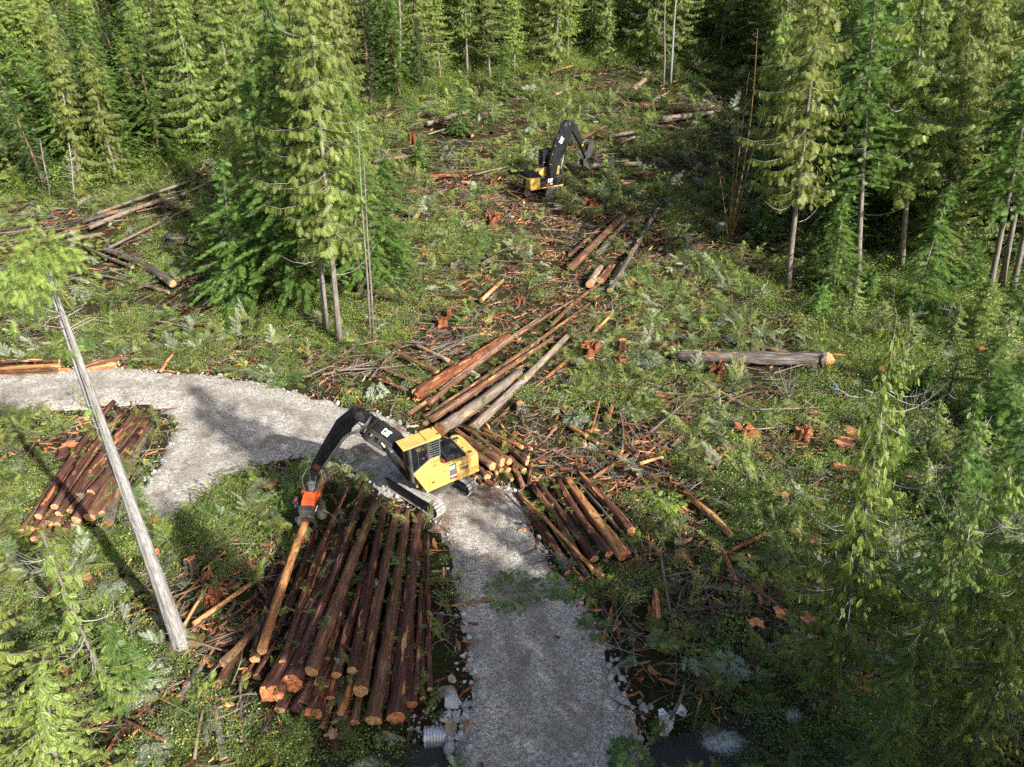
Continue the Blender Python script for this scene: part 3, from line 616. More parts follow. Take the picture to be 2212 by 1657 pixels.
far_pts = pts[290:]; pts = pts[:290]
ADJ = {'cedar_full': 'full yellow green cedar', 'cedar_full2': 'drooping yellow green cedar', 'cedar_bare': 'long trunked cedar', 'cedar_top': 'bare stemmed tufted cedar', 'cedar_slim': 'slim young cedar', 'cedar_slim2': 'crooked young cedar',
       'hem_full': 'full green hemlock', 'hem_full2': 'tall layered hemlock', 'hem_bare': 'long trunked hemlock', 'hem_slim': 'small hemlock', 'fir_full': 'dark green fir', 'fir_slim': 'small dark fir'}
ZN = [(-999, 130, 'at the left edge of the hillside'), (130, 300, 'on the left hillside'), (300, 520, 'above the stacked fallen trunks'), (520, 850, 'behind the middle stand'), (850, 1150, 'left above the far loader'), (1150, 1400, 'right above the far loader'), (1400, 1700, 'at the top right of the clearing'), (1700, 1950, 'at the back of the right stand'), (1950, 9999, 'at the right edge')]
ORD = ['first', 'second', 'third', 'fourth', 'fifth', 'sixth', 'seventh', 'eighth', 'ninth', 'tenth', 'eleventh', 'twelfth', 'thirteenth', 'fourteenth', 'fifteenth', 'sixteenth', 'seventeenth', 'eighteenth', 'nineteenth', 'twentieth',
       'twenty-first', 'twenty-second', 'twenty-third', 'twenty-fourth', 'twenty-fifth', 'twenty-sixth', 'twenty-seventh', 'twenty-eighth', 'twenty-ninth', 'thirtieth'] + ['%dth' % k for k in range(31, 90)]
choice = []
for (x, y, z, px, py) in pts:
    n = float(vnoise(x / 14, y / 14, 5)) + frs.uniform(-.35, .35)
    if px < 560: ty = frs.choice(['cedar_slim', 'cedar_slim2', 'cedar_full', 'cedar_full2', 'cedar_slim', 'cedar_full'] if n > -.45 else ['hem_slim', 'hem_full', 'fir_slim', 'cedar_slim'])
    elif px < 1650: ty = frs.choice(['cedar_full', 'cedar_full2', 'cedar_full', 'cedar_slim', 'cedar_bare'] if n > .12 else ['hem_full', 'hem_full2', 'hem_full', 'fir_full', 'hem_slim', 'fir_full'])
    else: ty = frs.choice(['cedar_full2', 'cedar_full2', 'cedar_full', 'hem_full2'] if n > -.05 else ['hem_full2', 'hem_full', 'hem_full', 'hem_slim'])
    zn = next(s for a, b, s in ZN if a <= px < b); choice.append((zn, ADJ[ty], px, x, y, z, ty))
from collections import defaultdict
cells = defaultdict(list)
for c in choice: cells[(c[0], c[1])].append(c)
for (zn, ad), lst in cells.items():
    lst.sort(key=lambda c: c[2])
    for k, c in enumerate(lst):
        _, _, px, x, y, z, ty = c; sc = frs.choice([frs.uniform(.45, .8), frs.uniform(.8, 1.2), frs.uniform(.8, 1.2)]) * (.80 if px < 560 and 'slim' not in ty else 1.0)
        lb = ad + ' ' + zn if len(lst) == 1 else '%s %s, %s from left' % (ad, zn, ORD[k])
        tree(ty, (x, y, z - .2), h=TT[ty]['H'] * sc, label=lb, group='conifers on the slopes beyond the clearing', rs=frs, wid=1.12 if px < 560 else 1.0)
# trees behind the viewpoint, outside the picture, whose shade falls on the near log deck and the road
for k in range(19):
    p_ = 8.0 + 24 * k / 18; ae = 22.8 - 1.043 * (p_ - 23.8) + frs.uniform(-2.0, 2.5); h = 36.5 - 7 * k / 18 + frs.uniform(-1.5, 1.5); ab = ae - h / math.tan(R(SUN_EL))
    x, y = p_ * .695 - ab * .719, p_ * .719 + ab * .695
    tree(frs.choice(['hem_full', 'hem_full2', 'fir_full', 'cedar_full2', 'hem_full2']), (x, y, hgt(x, y)), h=h, label='tall conifer behind the viewpoint shading the near log deck', group='tall conifers behind the viewpoint', rs=frs)
for x, y, h in ((14.5, 9.2, 37), (17.5, 8.0, 38)):
    tree('cedar_top', (x, y, hgt(x, y)), h=h, label='very tall conifer behind the viewpoint shading the gravel', group='tall conifers behind the viewpoint', rs=frs, wid=.8)
# ------------------------------------------------------------------ ground cover, slash, gravel (scattered stuff)
srs = np.random.RandomState(11)
def src(coll, name, me):
    o = bpy.data.objects.new(name, me); coll.objects.link(o); return o
def cut_branch(seed, mat, L=1.0, nf=9, fl=.5, flat_=True):
    rs = np.random.RandomState(seed); O = []; D = []; N = []; Ls = []; t = []; mb = MB()
    c1 = rs.uniform(-.35, .35); pth = lambda s: np.array([L * s, c1 * L * s * s, .16 * L * math.sin(s * 2.2) - .10 * L * s])
    for k in range(nf):
        s = .12 + .85 * k / (nf - 1); sg = 1 if k % 2 else -1
        O.append(pth(s)); D.append([.75, sg * rs.uniform(.5, 1.0) * (1.15 - s), rs.uniform(-.35, .2)]); N.append([rs.normal() * .35, rs.normal() * .35, 1]); Ls.append(fl * rs.uniform(.7, 1.2) * (1.1 - .5 * s)); t.append(rs.rand())
    O.append(pth(.95)); D.append([1, c1, -.2]); N.append([0, .2, 1]); Ls.append(fl * .6); t.append(rs.rand())
    V, F, k = expand(FT_MD, O, D, N, np.array(Ls), np.ones(len(Ls)) * 1.1)
    mb.tube([pth(s) for s in (-.15, .3, .65, .95)], [.013 * L, .010 * L, .007 * L, .003], 3, cap=False)
    o = len(V); V = np.concatenate([V, np.array([tuple(v) for v in mb.v])]); q = np.array(mb.f) + o
    F = np.concatenate([F, q[:, [0, 1, 2]], q[:, [0, 2, 3]]]); mi = np.zeros(len(F), int); mi[-2 * len(q):] = 1
    return mesh_np('branch', V, F, [M[mat], M['twig']], False, mi, {'tint': np.concatenate([np.repeat(t, k), np.zeros(len(mb.v))])})
def shrub(seed, mat, n=90, r=.45, leaf=.075, hh=.7):
    rs = np.random.RandomState(seed); c = rs.normal(size=(7, 3)) * [r * .55, r * .55, r * .2]; c[:, 2] = abs(c[:, 2]) + .15 * r
    p = c[rs.randint(0, 7, n)] + rs.normal(size=(n, 3)) * r * .30; p[:, 2] = np.abs(p[:, 2]) * hh + .03
    D = nrm(p * [1, 1, .3] + rs.normal(size=(n, 3)) * .3); N = np.array([0, 0, 1.0]) + rs.normal(size=(n, 3)) * .55
    T = (np.array([(0, 0, 0), (.5, -.32, .04), (1, 0, -.08), (.5, .32, .04)]), np.array([(0, 1, 2), (0, 2, 3)]))
    V, F, k = expand(T, p, D, N, leaf * rs.uniform(.7, 1.5, n), np.ones(n))
    mb = MB()
    for j in range(5):
        q = c[j]; mb.tube([(0, 0, 0), q * .6 + [0, 0, .05], q + [0, 0, .1]], [.008, .006, .003], 3, cap=False)
    o = len(V); V = np.concatenate([V, np.array([tuple(v) for v in mb.v])]); q = np.array(mb.f) + o
    F = np.concatenate([F, q[:, [0, 1, 2]], q[:, [0, 2, 3]]]); mi = np.zeros(len(F), int); mi[-2 * len(q):] = 1
    return mesh_np('shrub', V, F, [M[mat], M['twig']], False, mi, {'tint': np.concatenate([np.repeat(rs.rand(n), k), np.zeros(len(mb.v))])})
def fern(seed, mat):
    rs = np.random.RandomState(seed); n = 9; O = []; D = []; N = []; L = []
    for k in range(n):
        a = k * 6.28 / n + rs.uniform(-.3, .3); O.append([0, 0, .05]); D.append([math.cos(a), math.sin(a), rs.uniform(.2, .6)]); N.append([-math.cos(a) * .3, -math.sin(a) * .3, 1]); L.append(rs.uniform(.5, .8))
    V, F, k = expand(frond_T(11, .22, False, .35), O, D, N, np.array(L), np.ones(n))
    return mesh_np('fern', V, F, [M[mat]], False, attrs={'tint': np.repeat(rs.rand(n), k)})
def stick(seed, L, r, mat, fork=2):
    rs = np.random.RandomState(seed); mb = MB(); a = rs.normal(size=3) * .12
    f = lambda s: Vector((L * (s - .5), a[0] * L * math.sin(s * 3), r + .05 * L * abs(a[1]) * math.sin(s * 3)))
    mb.tube([f(s) for s in (0, .33, .66, 1)], [r, r * .85, r * .65, r * .3], 5)
    for k in range(fork):
        s = rs.uniform(.3, .9); d = Vector((.6, rs.choice([-1, 1]) * rs.uniform(.4, .9), rs.uniform(0, .5))) * L * rs.uniform(.15, .3); mb.tube([f(s), f(s) + d * .6, f(s) + d], [r * .5, r * .35, r * .12], 3, cap=False)
    me = bpy.data.meshes.new('stick'); me.from_pydata(mb.v, [], mb.f); me.materials.append(M[mat]); me.update(); return me
def chip(seed, L, w, mat):
    rs = np.random.RandomState(seed); n = 6; V = []
    for i in range(n):
        s = i / (n - 1); ww = w * (.35 + .65 * math.sin(math.pi * (.1 + .8 * s))) * rs.uniform(.7, 1.2); h = w * .35 * rs.uniform(.6, 1.2); y = w * rs.normal() * .2
        V += [(L * (s - .5) + rs.normal() * L * .02, y - ww / 2, 0), (L * (s - .5), y + ww / 2, h * .3), (L * (s - .5) + rs.normal() * L * .02, y, h)]
    F = []
    for i in range(n - 1):
        for j in range(3): F.append((i * 3 + j, i * 3 + (j + 1) % 3, i * 3 + 3 + (j + 1) % 3, i * 3 + 3 + j))
    me = bpy.data.meshes.new('chip'); me.from_pydata(V, [], F + [(0, 2, 1), (n * 3 - 3, n * 3 - 2, n * 3 - 1)]); me.materials.append(M[mat]); me.update(); return me
def rock_mesh(seed, mat, sub=2, name='rock', flatz=.7):
    import bmesh
    rs = np.random.RandomState(seed); bm = bmesh.new(); bmesh.ops.create_icosphere(bm, subdivisions=sub, radius=.5)
    pl = [(nrm(rs.normal(size=3)), rs.uniform(.26, .42)) for _ in range(9)]
    for v in bm.verts:
        c = np.array(v.co)
        for nn, d in pl:
            e = c @ nn - d
            if e > 0: c = c - nn * e
        c = c * [1.15, .9, flatz] + rs.normal(size=3) * .012; v.co = c
    me = bpy.data.meshes.new(name); bm.to_mesh(me); bm.free(); me.materials.append(M[mat]); return me
def collection(name, meshes):
    c = bpy.data.collections.new(name)
    for i, me in enumerate(meshes): src(c, '%s_%02d' % (name, i), me)
    return c
C_br = collection('branches', [cut_branch(1, 'slash_green'), cut_branch(2, 'slash_green', 1.3, 11), cut_branch(3, 'glaucous'), cut_branch(4, 'slash_green', .8, 7, .42), cut_branch(5, 'glaucous', 1.2, 10, .55), cut_branch(6, 'hemlock', 1.0, 9), cut_branch(7, 'cedar', 1.1, 10)])
C_sh = collection('shrubs', [shrub(1, 'shrub', 200, .45, .05), shrub(2, 'shrub', 260, .55, .045), shrub(3, 'moss', 180, .5, .035, .35), shrub(4, 'shrub', 170, .4, .055, .9), fern(5, 'hemlock'), shrub(6, 'hemlock', 220, .5, .048), fern(7, 'moss')])
C_bu = collection('bushes', [shrub(11, 'shrub', 700, 1.2, .085), shrub(12, 'hemlock', 700, 1.3, .08), shrub(13, 'cedar', 700, 1.1, .09), shrub(14, 'shrub', 800, 1.5, .075, .9)])
C_tw = collection('sticks', [stick(1, 1.3, .018, 'twig'), stick(2, 1.9, .026, 'twig', 3), stick(3, 1.0, .014, 'twig'), stick(4, 2.3, .045, 'log_brown', 1), stick(5, 1.6, .03, 'log_dark', 2), stick(6, 1.2, .035, 'log_red', 0)])
C_ch = collection('chips', [chip(1, .7, .09, 'log_orange'), chip(2, .45, .12, 'log_orange'), chip(3, 1.0, .10, 'rotten'), chip(4, .5, .16, 'rotten'), chip(5, .6, .07, 'log_bare'), chip(6, .8, .2, 'log_brown')])
C_po = collection('poles', [stick(21, 6.0, .07, 'log_grey', 3), stick(22, 8.0, .10, 'log_grey', 3), stick(23, 5.0, .06, 'log_dark', 4), stick(24, 7.0, .09, 'log_brown', 2), stick(25, 4.0, .05, 'twig', 4), stick(26, 9.0, .12, 'log_dark', 2)])
C_st = collection('stones', [rock_mesh(k, 'rock' if k % 4 else 'rock_tan', 1, 'stone') for k in range(1, 8)])
def gn(coll):
    ng = bpy.data.node_groups.new('scatter_' + coll.name, 'GeometryNodeTree')
    ng.interface.new_socket('Geometry', in_out='INPUT', socket_type='NodeSocketGeometry'); ng.interface.new_socket('Geometry', in_out='OUTPUT', socket_type='NodeSocketGeometry')
    a = ng.nodes.new('NodeGroupInput'); z = ng.nodes.new('NodeGroupOutput'); ip = ng.nodes.new('GeometryNodeInstanceOnPoints'); ci = ng.nodes.new('GeometryNodeCollectionInfo')
    ci.inputs['Collection'].default_value = coll; ci.inputs['Separate Children'].default_value = True; ci.inputs['Reset Children'].default_value = True
    L = ng.links.new; L(a.outputs[0], ip.inputs['Points']); L(ci.outputs[0], ip.inputs['Instance']); ip.inputs['Pick Instance'].default_value = True
    for nm, dt, sk in (('idx', 'INT', 'Instance Index'), ('rot', 'FLOAT_VECTOR', 'Rotation'), ('scl', 'FLOAT', 'Scale')):
        na = ng.nodes.new('GeometryNodeInputNamedAttribute'); na.data_type = dt; na.inputs['Name'].default_value = nm; L(na.outputs[0], ip.inputs[sk])
    L(ip.outputs[0], z.inputs[0]); return ng
GN = {}
def scatter(name, coll, P, rot, scl, idx, label, parent=None):
    me = bpy.data.meshes.new(name); n = len(P); me.vertices.add(n); me.vertices.foreach_set('co', np.asarray(P, np.float32).ravel())
    me.attributes.new('rot', 'FLOAT_VECTOR', 'POINT').data.foreach_set('vector', np.asarray(rot, np.float32).ravel())
    me.attributes.new('scl', 'FLOAT', 'POINT').data.foreach_set('value', np.asarray(scl, np.float32))
    me.attributes.new('idx', 'INT', 'POINT').data.foreach_set('value', np.asarray(idx, np.int32))
    o = link(bpy.data.objects.new(name, me), parent)
    if coll.name not in GN: GN[coll.name] = gn(coll)
    md = o.modifiers.new('scatter', 'NODES'); md.node_group = GN[coll.name]
    return tag(o, label, kind='stuff')
def pick(n, w): return srs.choice(len(w), n, p=np.array(w, float) / sum(w))
# candidate points over the visible ground, fewer with distance
N0 = 420000
cy_ = 12 + (185 - 12) * srs.rand(N0) ** 1.25; cx_ = (srs.rand(N0) * 2 - 1) * (0.74 * (cy_ * .857 + 20) + 7)
keepd = srs.rand(N0) < np.clip(1.15 * (45 / np.maximum(cy_, 28)) ** .35, 0, 1); cx_ = cx_[keepd]; cy_ = cy_[keepd]
czz = height(cx_, cy_); nr = (cy_ < 62) & (cx_ > -55) & (cx_ < 20); rdv = np.full(len(cx_), -50.0); rdv[nr] = sdist(np.stack([cx_[nr], cy_[nr]], 1), ROAD)
std = stream_d(cx_, cy_)
free = (rdv < -.35 + .5 * fbm(cx_, cy_, 31)) & (std > .95)
# kinds of cover in patches
n1 = fbm(cx_ / 3.2, cy_ / 3.2, 61, 3); n2 = fbm(cx_ / 7.0, cy_ / 7.0, 71, 3); n3 = fbm(cx_ / 1.6, cy_ / 1.6, 81, 2)
a_ = R(PITCH); zc_ = cy_ * math.cos(a_) - (czz - CAMH) * math.sin(a_); ppx = PW / 2 + FOC * cx_ / zc_; ppy = PH / 2 - FOC * (cy_ * math.sin(a_) + (czz - CAMH) * math.cos(a_)) / zc_
forest = ppy < np.interp(ppx, EDGE[:, 0], EDGE[:, 1])
DECKS = [[(690, 1015), (940, 1100), (945, 1500), (800, 1580), (540, 1490), (560, 1370)], [(225, 870), (330, 870), (200, 1140), (45, 1160)], [(1115, 1040), (1240, 1015), (1380, 1150), (1350, 1210), (1290, 1260)], [(970, 920), (1150, 970), (1160, 1060), (1040, 1060)], [(1090, 725), (1240, 690), (960, 930), (880, 900)]]
dk = np.zeros(len(cx_), bool)
for q_ in DECKS: dk |= sdist(np.stack([ppx, ppy], 1), np.array(q_, float)) > 0
nb_ = sdist(np.stack([ppx, ppy], 1), np.array([(925, 1400), (1010, 1400), (1010, 1700), (880, 1700), (890, 1560)], float)) > 0
nb_ |= sdist(np.stack([ppx, ppy], 1), np.array([(1290, 1370), (1400, 1480), (1500, 1700), (1370, 1700), (1300, 1500)], float)) > 0
free &= ~(nb_ & (srs.rand(len(cx_)) < .85))
free &= ~(dk & (srs.rand(len(cx_)) < .8))
def blob(cx, cy, rx, ry): return np.exp(-(((ppx - cx) / rx) ** 2 + ((ppy - cy) / ry) ** 2))
bare = .8 * blob(1120, 445, 110, 40) + .7 * blob(980, 420, 120, 50) + .6 * blob(1300, 700, 150, 60) + .6 * blob(1620, 1000, 160, 70) + 1.0 * blob(1230, 1000, 120, 70) + .8 * blob(1000, 1040, 60, 40) + .9 * blob(1200, 560, 230, 120) + .8 * blob(1060, 720, 200, 60) + .9 * blob(470, 790, 160, 30) + .9 * blob(1400, 1010, 180, 60) + .6 * blob(1500, 1250, 220, 140) + .7 * blob(450, 1300, 180, 120) + .8 * blob(210, 905, 160, 40) + .8 * blob(700, 770, 260, 40) + .5 * blob(1450, 860, 120, 60) + .5 * blob(1200, 960, 200, 60)
U = srs.rand(len(cx_))
dens_sh = np.clip(.05 + .50 * n1 + .26 * n2 - .17 * bare, .004, .5); dens_br = np.clip(.14 + .46 * n2 - .34 * n3 - .09 * bare, .012, .5)
dens_sh = np.where(forest, .22, dens_sh)
wet = np.where(ppy < 460, 1.25, 1.0)
m_sh = free & (U < dens_sh * .9)
U2 = srs.rand(len(cx_)); m_br = free & (U2 < dens_br * .66 * wet) & ~(forest & (U < .7))
U3 = srs.rand(len(cx_)); m_tw = free & (U3 < .075 + .06 * bare + .06 * blob(1650, 880, 230, 120)) & ~forest
U4 = srs.rand(len(cx_)); m_ch = (rdv < .4) & (std > 1.3) & (U4 < .028 + .24 * bare * np.clip(.5 + n3, 0, 1)) & ~forest
print('COVER', m_sh.sum(), m_br.sum(), m_tw.sum(), m_ch.sum())
# stones: loose on the road and heaped along its edges
n = 60000; px_ = srs.uniform(-48, 12, n); py_ = srs.uniform(14, 56, n); rd2 = sdist(np.stack([px_, py_], 1), ROAD); sd2 = stream_d(px_, py_)
edge = np.exp(-((rd2 + .10) / .60) ** 2); ins = (rd2 > 0) * .22; near_ = sstep(44, 18, py_)
k_ = srs.rand(n) < np.clip(edge * (.22 + .5 * near_) + ins * (.30 + .5 * near_), 0, 1)
bank = (sd2 < 2.6) & (rd2 > -2.6) & (rd2 < .3) & (srs.rand(n) < .8); k_ |= bank
px_, py_, rd2, edge, bank = px_[k_], py_[k_], rd2[k_], edge[k_], bank[k_]; n = len(px_)
sc = srs.uniform(.05, .13, n) + edge * srs.rand(n) ** 3 * .42 + bank * srs.rand(n) ** 2 * .3
pz_ = height(px_, py_) + .14 * sstep(-.25, .5, rd2) + sc * .12
scatter('roadside_stones', C_st, np.stack([px_, py_, pz_], 1), srs.rand(n, 3) * 6.28, sc, srs.randint(0, 7, n), 'loose pale stones on the road and along its edges')
print('STONES', n)
if far_pts:
    C_fo = bpy.data.collections.new('far_trees')
    kinds_ = ['cedar_full', 'hem_full', 'fir_full', 'cedar_full2']
    for i, k in enumerate(kinds_):
        t = TT[k]; a = t['trunk']; b = t['crown']; va = np.zeros(len(a.vertices) * 3); a.vertices.foreach_get('co', va); vb = np.zeros(len(b.vertices) * 3); b.vertices.foreach_get('co', vb)
        fb = np.zeros(len(b.polygons) * 3, int); b.loops.foreach_get('vertex_index', fb)
        tri = []
        for p in a.polygons:
            v = list(p.vertices); tri += [(v[0], v[j], v[j + 1]) for j in range(1, len(v) - 1)]
        V = np.concatenate([vb.reshape(-1, 3), va.reshape(-1, 3)]); F = np.concatenate([fb.reshape(-1, 3), np.array(tri) + len(vb) // 3]); mi = np.zeros(len(F), int); mi[len(fb) // 3:] = 1
        tv = np.zeros(len(b.vertices)); b.attributes['tint'].data.foreach_get('value', tv)
        src(C_fo, 'far_trees_%02d' % i, mesh_np('far_tree', V, F, [b.materials[0], a.materials[0]], False, mi, {'tint': np.concatenate([tv, np.zeros(len(a.vertices))])}))
    fp = np.array([(p[0], p[1], p[2] - .2) for p in far_pts]); n = len(fp)
    scatter('far_forest', C_fo, fp, np.stack([np.zeros(n), np.zeros(n), srs.rand(n) * 6.28], 1), srs.uniform(.7, 1.1, n), pick(n, [4, 3, 2, 4]), 'far conifer forest merging into one mass at the top')
# ------------------------------------------------------------------ logs
LOGPTS = []; LOGSEG = []
def log_mesh(L, r0, r1, seed, mat, flatz=1.0, rough=0.0, flare=.0, skew=None, strips=7, strip_mat='log_bare', bend=.018, cutm='cut_tan', m=18):
    rs = np.random.RandomState(seed); n = max(8, min(26, int(L / .6))); th = np.arange(m) * 2 * math.pi / m
    xs_ = L * (np.linspace(0, 1, n) ** 1.1); ph = rs.uniform(0, 6.28, 6); b1, b2 = rs.normal(size=2) * bend * L
    prof = 1 + sum(a * np.cos(k * th + p) for k, a, p in ((2, .07, ph[0]), (3, .05, ph[1]), (5, .035, ph[2]), (7, .025, ph[3])))
    V = []
    for i, x in enumerate(xs_):
        t = x / L; r = r0 + (r1 - r0) * t + flare * r0 * math.exp(-x / .7); r *= 1 + .035 * rs.normal() * (1 if 0 < i < n - 1 else .2)
        pr = prof + .035 * rs.normal(size=m); ex = rough * rs.uniform(-1, 1, m) * r0 if i == 0 else (rough * .7 * rs.uniform(-1, 1, m) * r0 if i == n - 1 else 0)
        by = b1 * math.sin(math.pi * t); bz = abs(b2) * .4 * math.sin(math.pi * t)
        if skew and i == 0: ex = ex + r0 * (skew[0] * np.cos(th) + skew[1] * np.sin(th))
        V.append(np.stack([x + np.zeros(m) + ex, by + r * pr * np.cos(th), bz + r * pr * np.sin(th) * flatz], 1))
    A = np.concatenate(V); V = A.tolist(); F = [(i * m + j, i * m + (j + 1) % m, (i + 1) * m + (j + 1) % m, (i + 1) * m + j) for i in range(n - 1) for j in range(m)]; mi = [0] * len(F)
    V.append([L + .02, 0, 0]); c = len(V) - 1; F += [((n - 1) * m + j, (n - 1) * m + (j + 1) % m, c) for j in range(m)]; mi += [2] * m
    V.append([.03 if not skew else .0, 0, 0]); c = len(V) - 1; F += [((j + 1) % m, j, c) for j in range(m)]; mi += [0] * m
    for k in range(strips):   # peeling bark strips and splinters lying on the stem
        x0 = rs.uniform(.03, .85) * L; l = rs.uniform(.3, 1.6) * min(1, L / 5); a0 = rs.uniform(.2, 2.9); wd_ = rs.uniform(.03, .12); o = len(V); q = 4
        for i in range(q):
            x = min(L * .98, x0 + l * i / (q - 1)); r = (r0 + (r1 - r0) * x / L) * (1.05 + (.12 * rs.rand() if i in (0, q - 1) else .03)); w_ = wd_ * (1 if 0 < i < q - 1 else .3) / r; by = b1 * math.sin(math.pi * x / L); bz = abs(b2) * .4 * math.sin(math.pi * x / L)
            for aa in (a0 - w_, a0 + w_): V.append([x, by + r * math.cos(aa), bz + r * math.sin(aa) * flatz])
        for i in range(q - 1): F.append((o + 2 * i, o + 2 * i + 1, o + 2 * i + 3, o + 2 * i + 2)); mi.append(1)
    me = bpy.data.meshes.new('log'); me.from_pydata(V, [], F)
    for mm in (mat, strip_mat, cutm): me.materials.append(M[mm])
    me.polygons.foreach_set('material_index', mi); me.polygons.foreach_set('use_smooth', [x == 0 for x in mi]); me.update()
    ring = A[:m].copy(); ctr = ring.mean(0); k = len(ring)
    ring2 = ctr + (ring - ctr) * [1, .55, .55]; cv = [list(p - [.008, 0, 0]) for p in ctr + (ring - ctr) * [1, .94, .94]] + [list(p - [.012 + rough * .15 * rs.rand(), 0, 0]) for p in ring2] + [[ctr[0] - .016, ctr[1], ctr[2]]]
    cf = [((j + 1) % k, j, k + j, k + (j + 1) % k) for j in range(k)] + [(k + (j + 1) % k, k + j, 2 * k) for j in range(k)]
    ce = bpy.data.meshes.new('cut_end'); ce.from_pydata(cv, [], cf); ce.materials.append(M[cutm]); ce.update()
    return me, ce
LSEED = [100]
def log3(A, B, r0, r1, mat, label, group=None, name='log', cat='log', cut=True, green=.5, **kw):
    """A butt end, B far end (axis points)"""
    A = Vector(A); B = Vector(B); d = B - A; L = d.length; LSEED[0] += 1; LOGSEG.append((A.x, A.y, B.x, B.y, max(r0, r1)))
    me, ce = log_mesh(L, r0, r1, LSEED[0], mat, **kw); me.name = name
    o = link(bpy.data.objects.new(name, me)); o.location = A; o.rotation_mode = 'QUATERNION'
    up = Vector((0, 0, 1)); x = d.normalized(); y = up.cross(x).normalized(); z = x.cross(y)
    o.rotation_quaternion = Matrix((x, y, z)).transposed().to_quaternion()
    if cut: link(bpy.data.objects.new('cut_end', ce), o)
    tag(o, label, cat, group)
    if green:
        k = int(L * green * 2.2)
        for _ in range(k):
            t = random.random(); r = r0 + (r1 - r0) * t; p = A + d * t; LOGPTS.append((p.x + random.uniform(-1, 1) * r, p.y + random.uniform(-1, 1) * r, p.z + r * .75))
    return o
def plog(c, a, b, w, lv, mat, label, lv2=None, ratio=.72, group=None, **kw):
    """a: pixel of the butt end centre, b: pixel of the far end, w: pixel width at the butt, lv: height of the underside above the ground"""
    p = GC(c, a[0], a[1], lv); r = XS(c, w) / 2 * proj(p)[2] / FOC
    A = GC(c, a[0], a[1], lv + r * .85); B = GC(c, b[0], b[1], (lv if lv2 is None else lv2) + r * ratio * .85)
    return log3(A, B, r, r * ratio, mat, label, group, **kw)
random.seed(4)
DESC = {'log_red': 'dark reddish log', 'log_brown': 'brown log', 'log_grey': 'grey log', 'log_dark': 'blackish log', 'log_bare': 'orange stripped log', 'log_orange': 'bright orange log', 'rotten': 'rotten red log'}
def deck(c, rows, phrase, group, layer=True, **kw):
    """rows: (butt x, y, far x, y, width, level, material, extra dict); labelled by order of the butt ends from the left"""
    order = sorted(range(len(rows)), key=lambda i: rows[i][0]); rank = {i: k for k, i in enumerate(order)}; N_ = len(rows)
    for i, rw in enumerate(rows):
        bx, by, fx, fy, w, lv, mat = rw[:7]; ex = dict(rw[7]) if len(rw) > 7 else {}
        wd_ = 'thick ' if w >= ex.pop('thick', 78) else ('thin ' if w <= 42 else '')
        where = 'in '
        lb = '%s%s %s%s, %s butt from left' % (wd_, DESC[mat], where, phrase, ORD[rank[i]])
        e2 = dict(kw); e2.update(ex); plog(c, (bx, by), (fx, fy), w, lv, mat, lb, group=group, **e2)
RB = dict(rough=.28, flare=.22, cutm='cut_red')
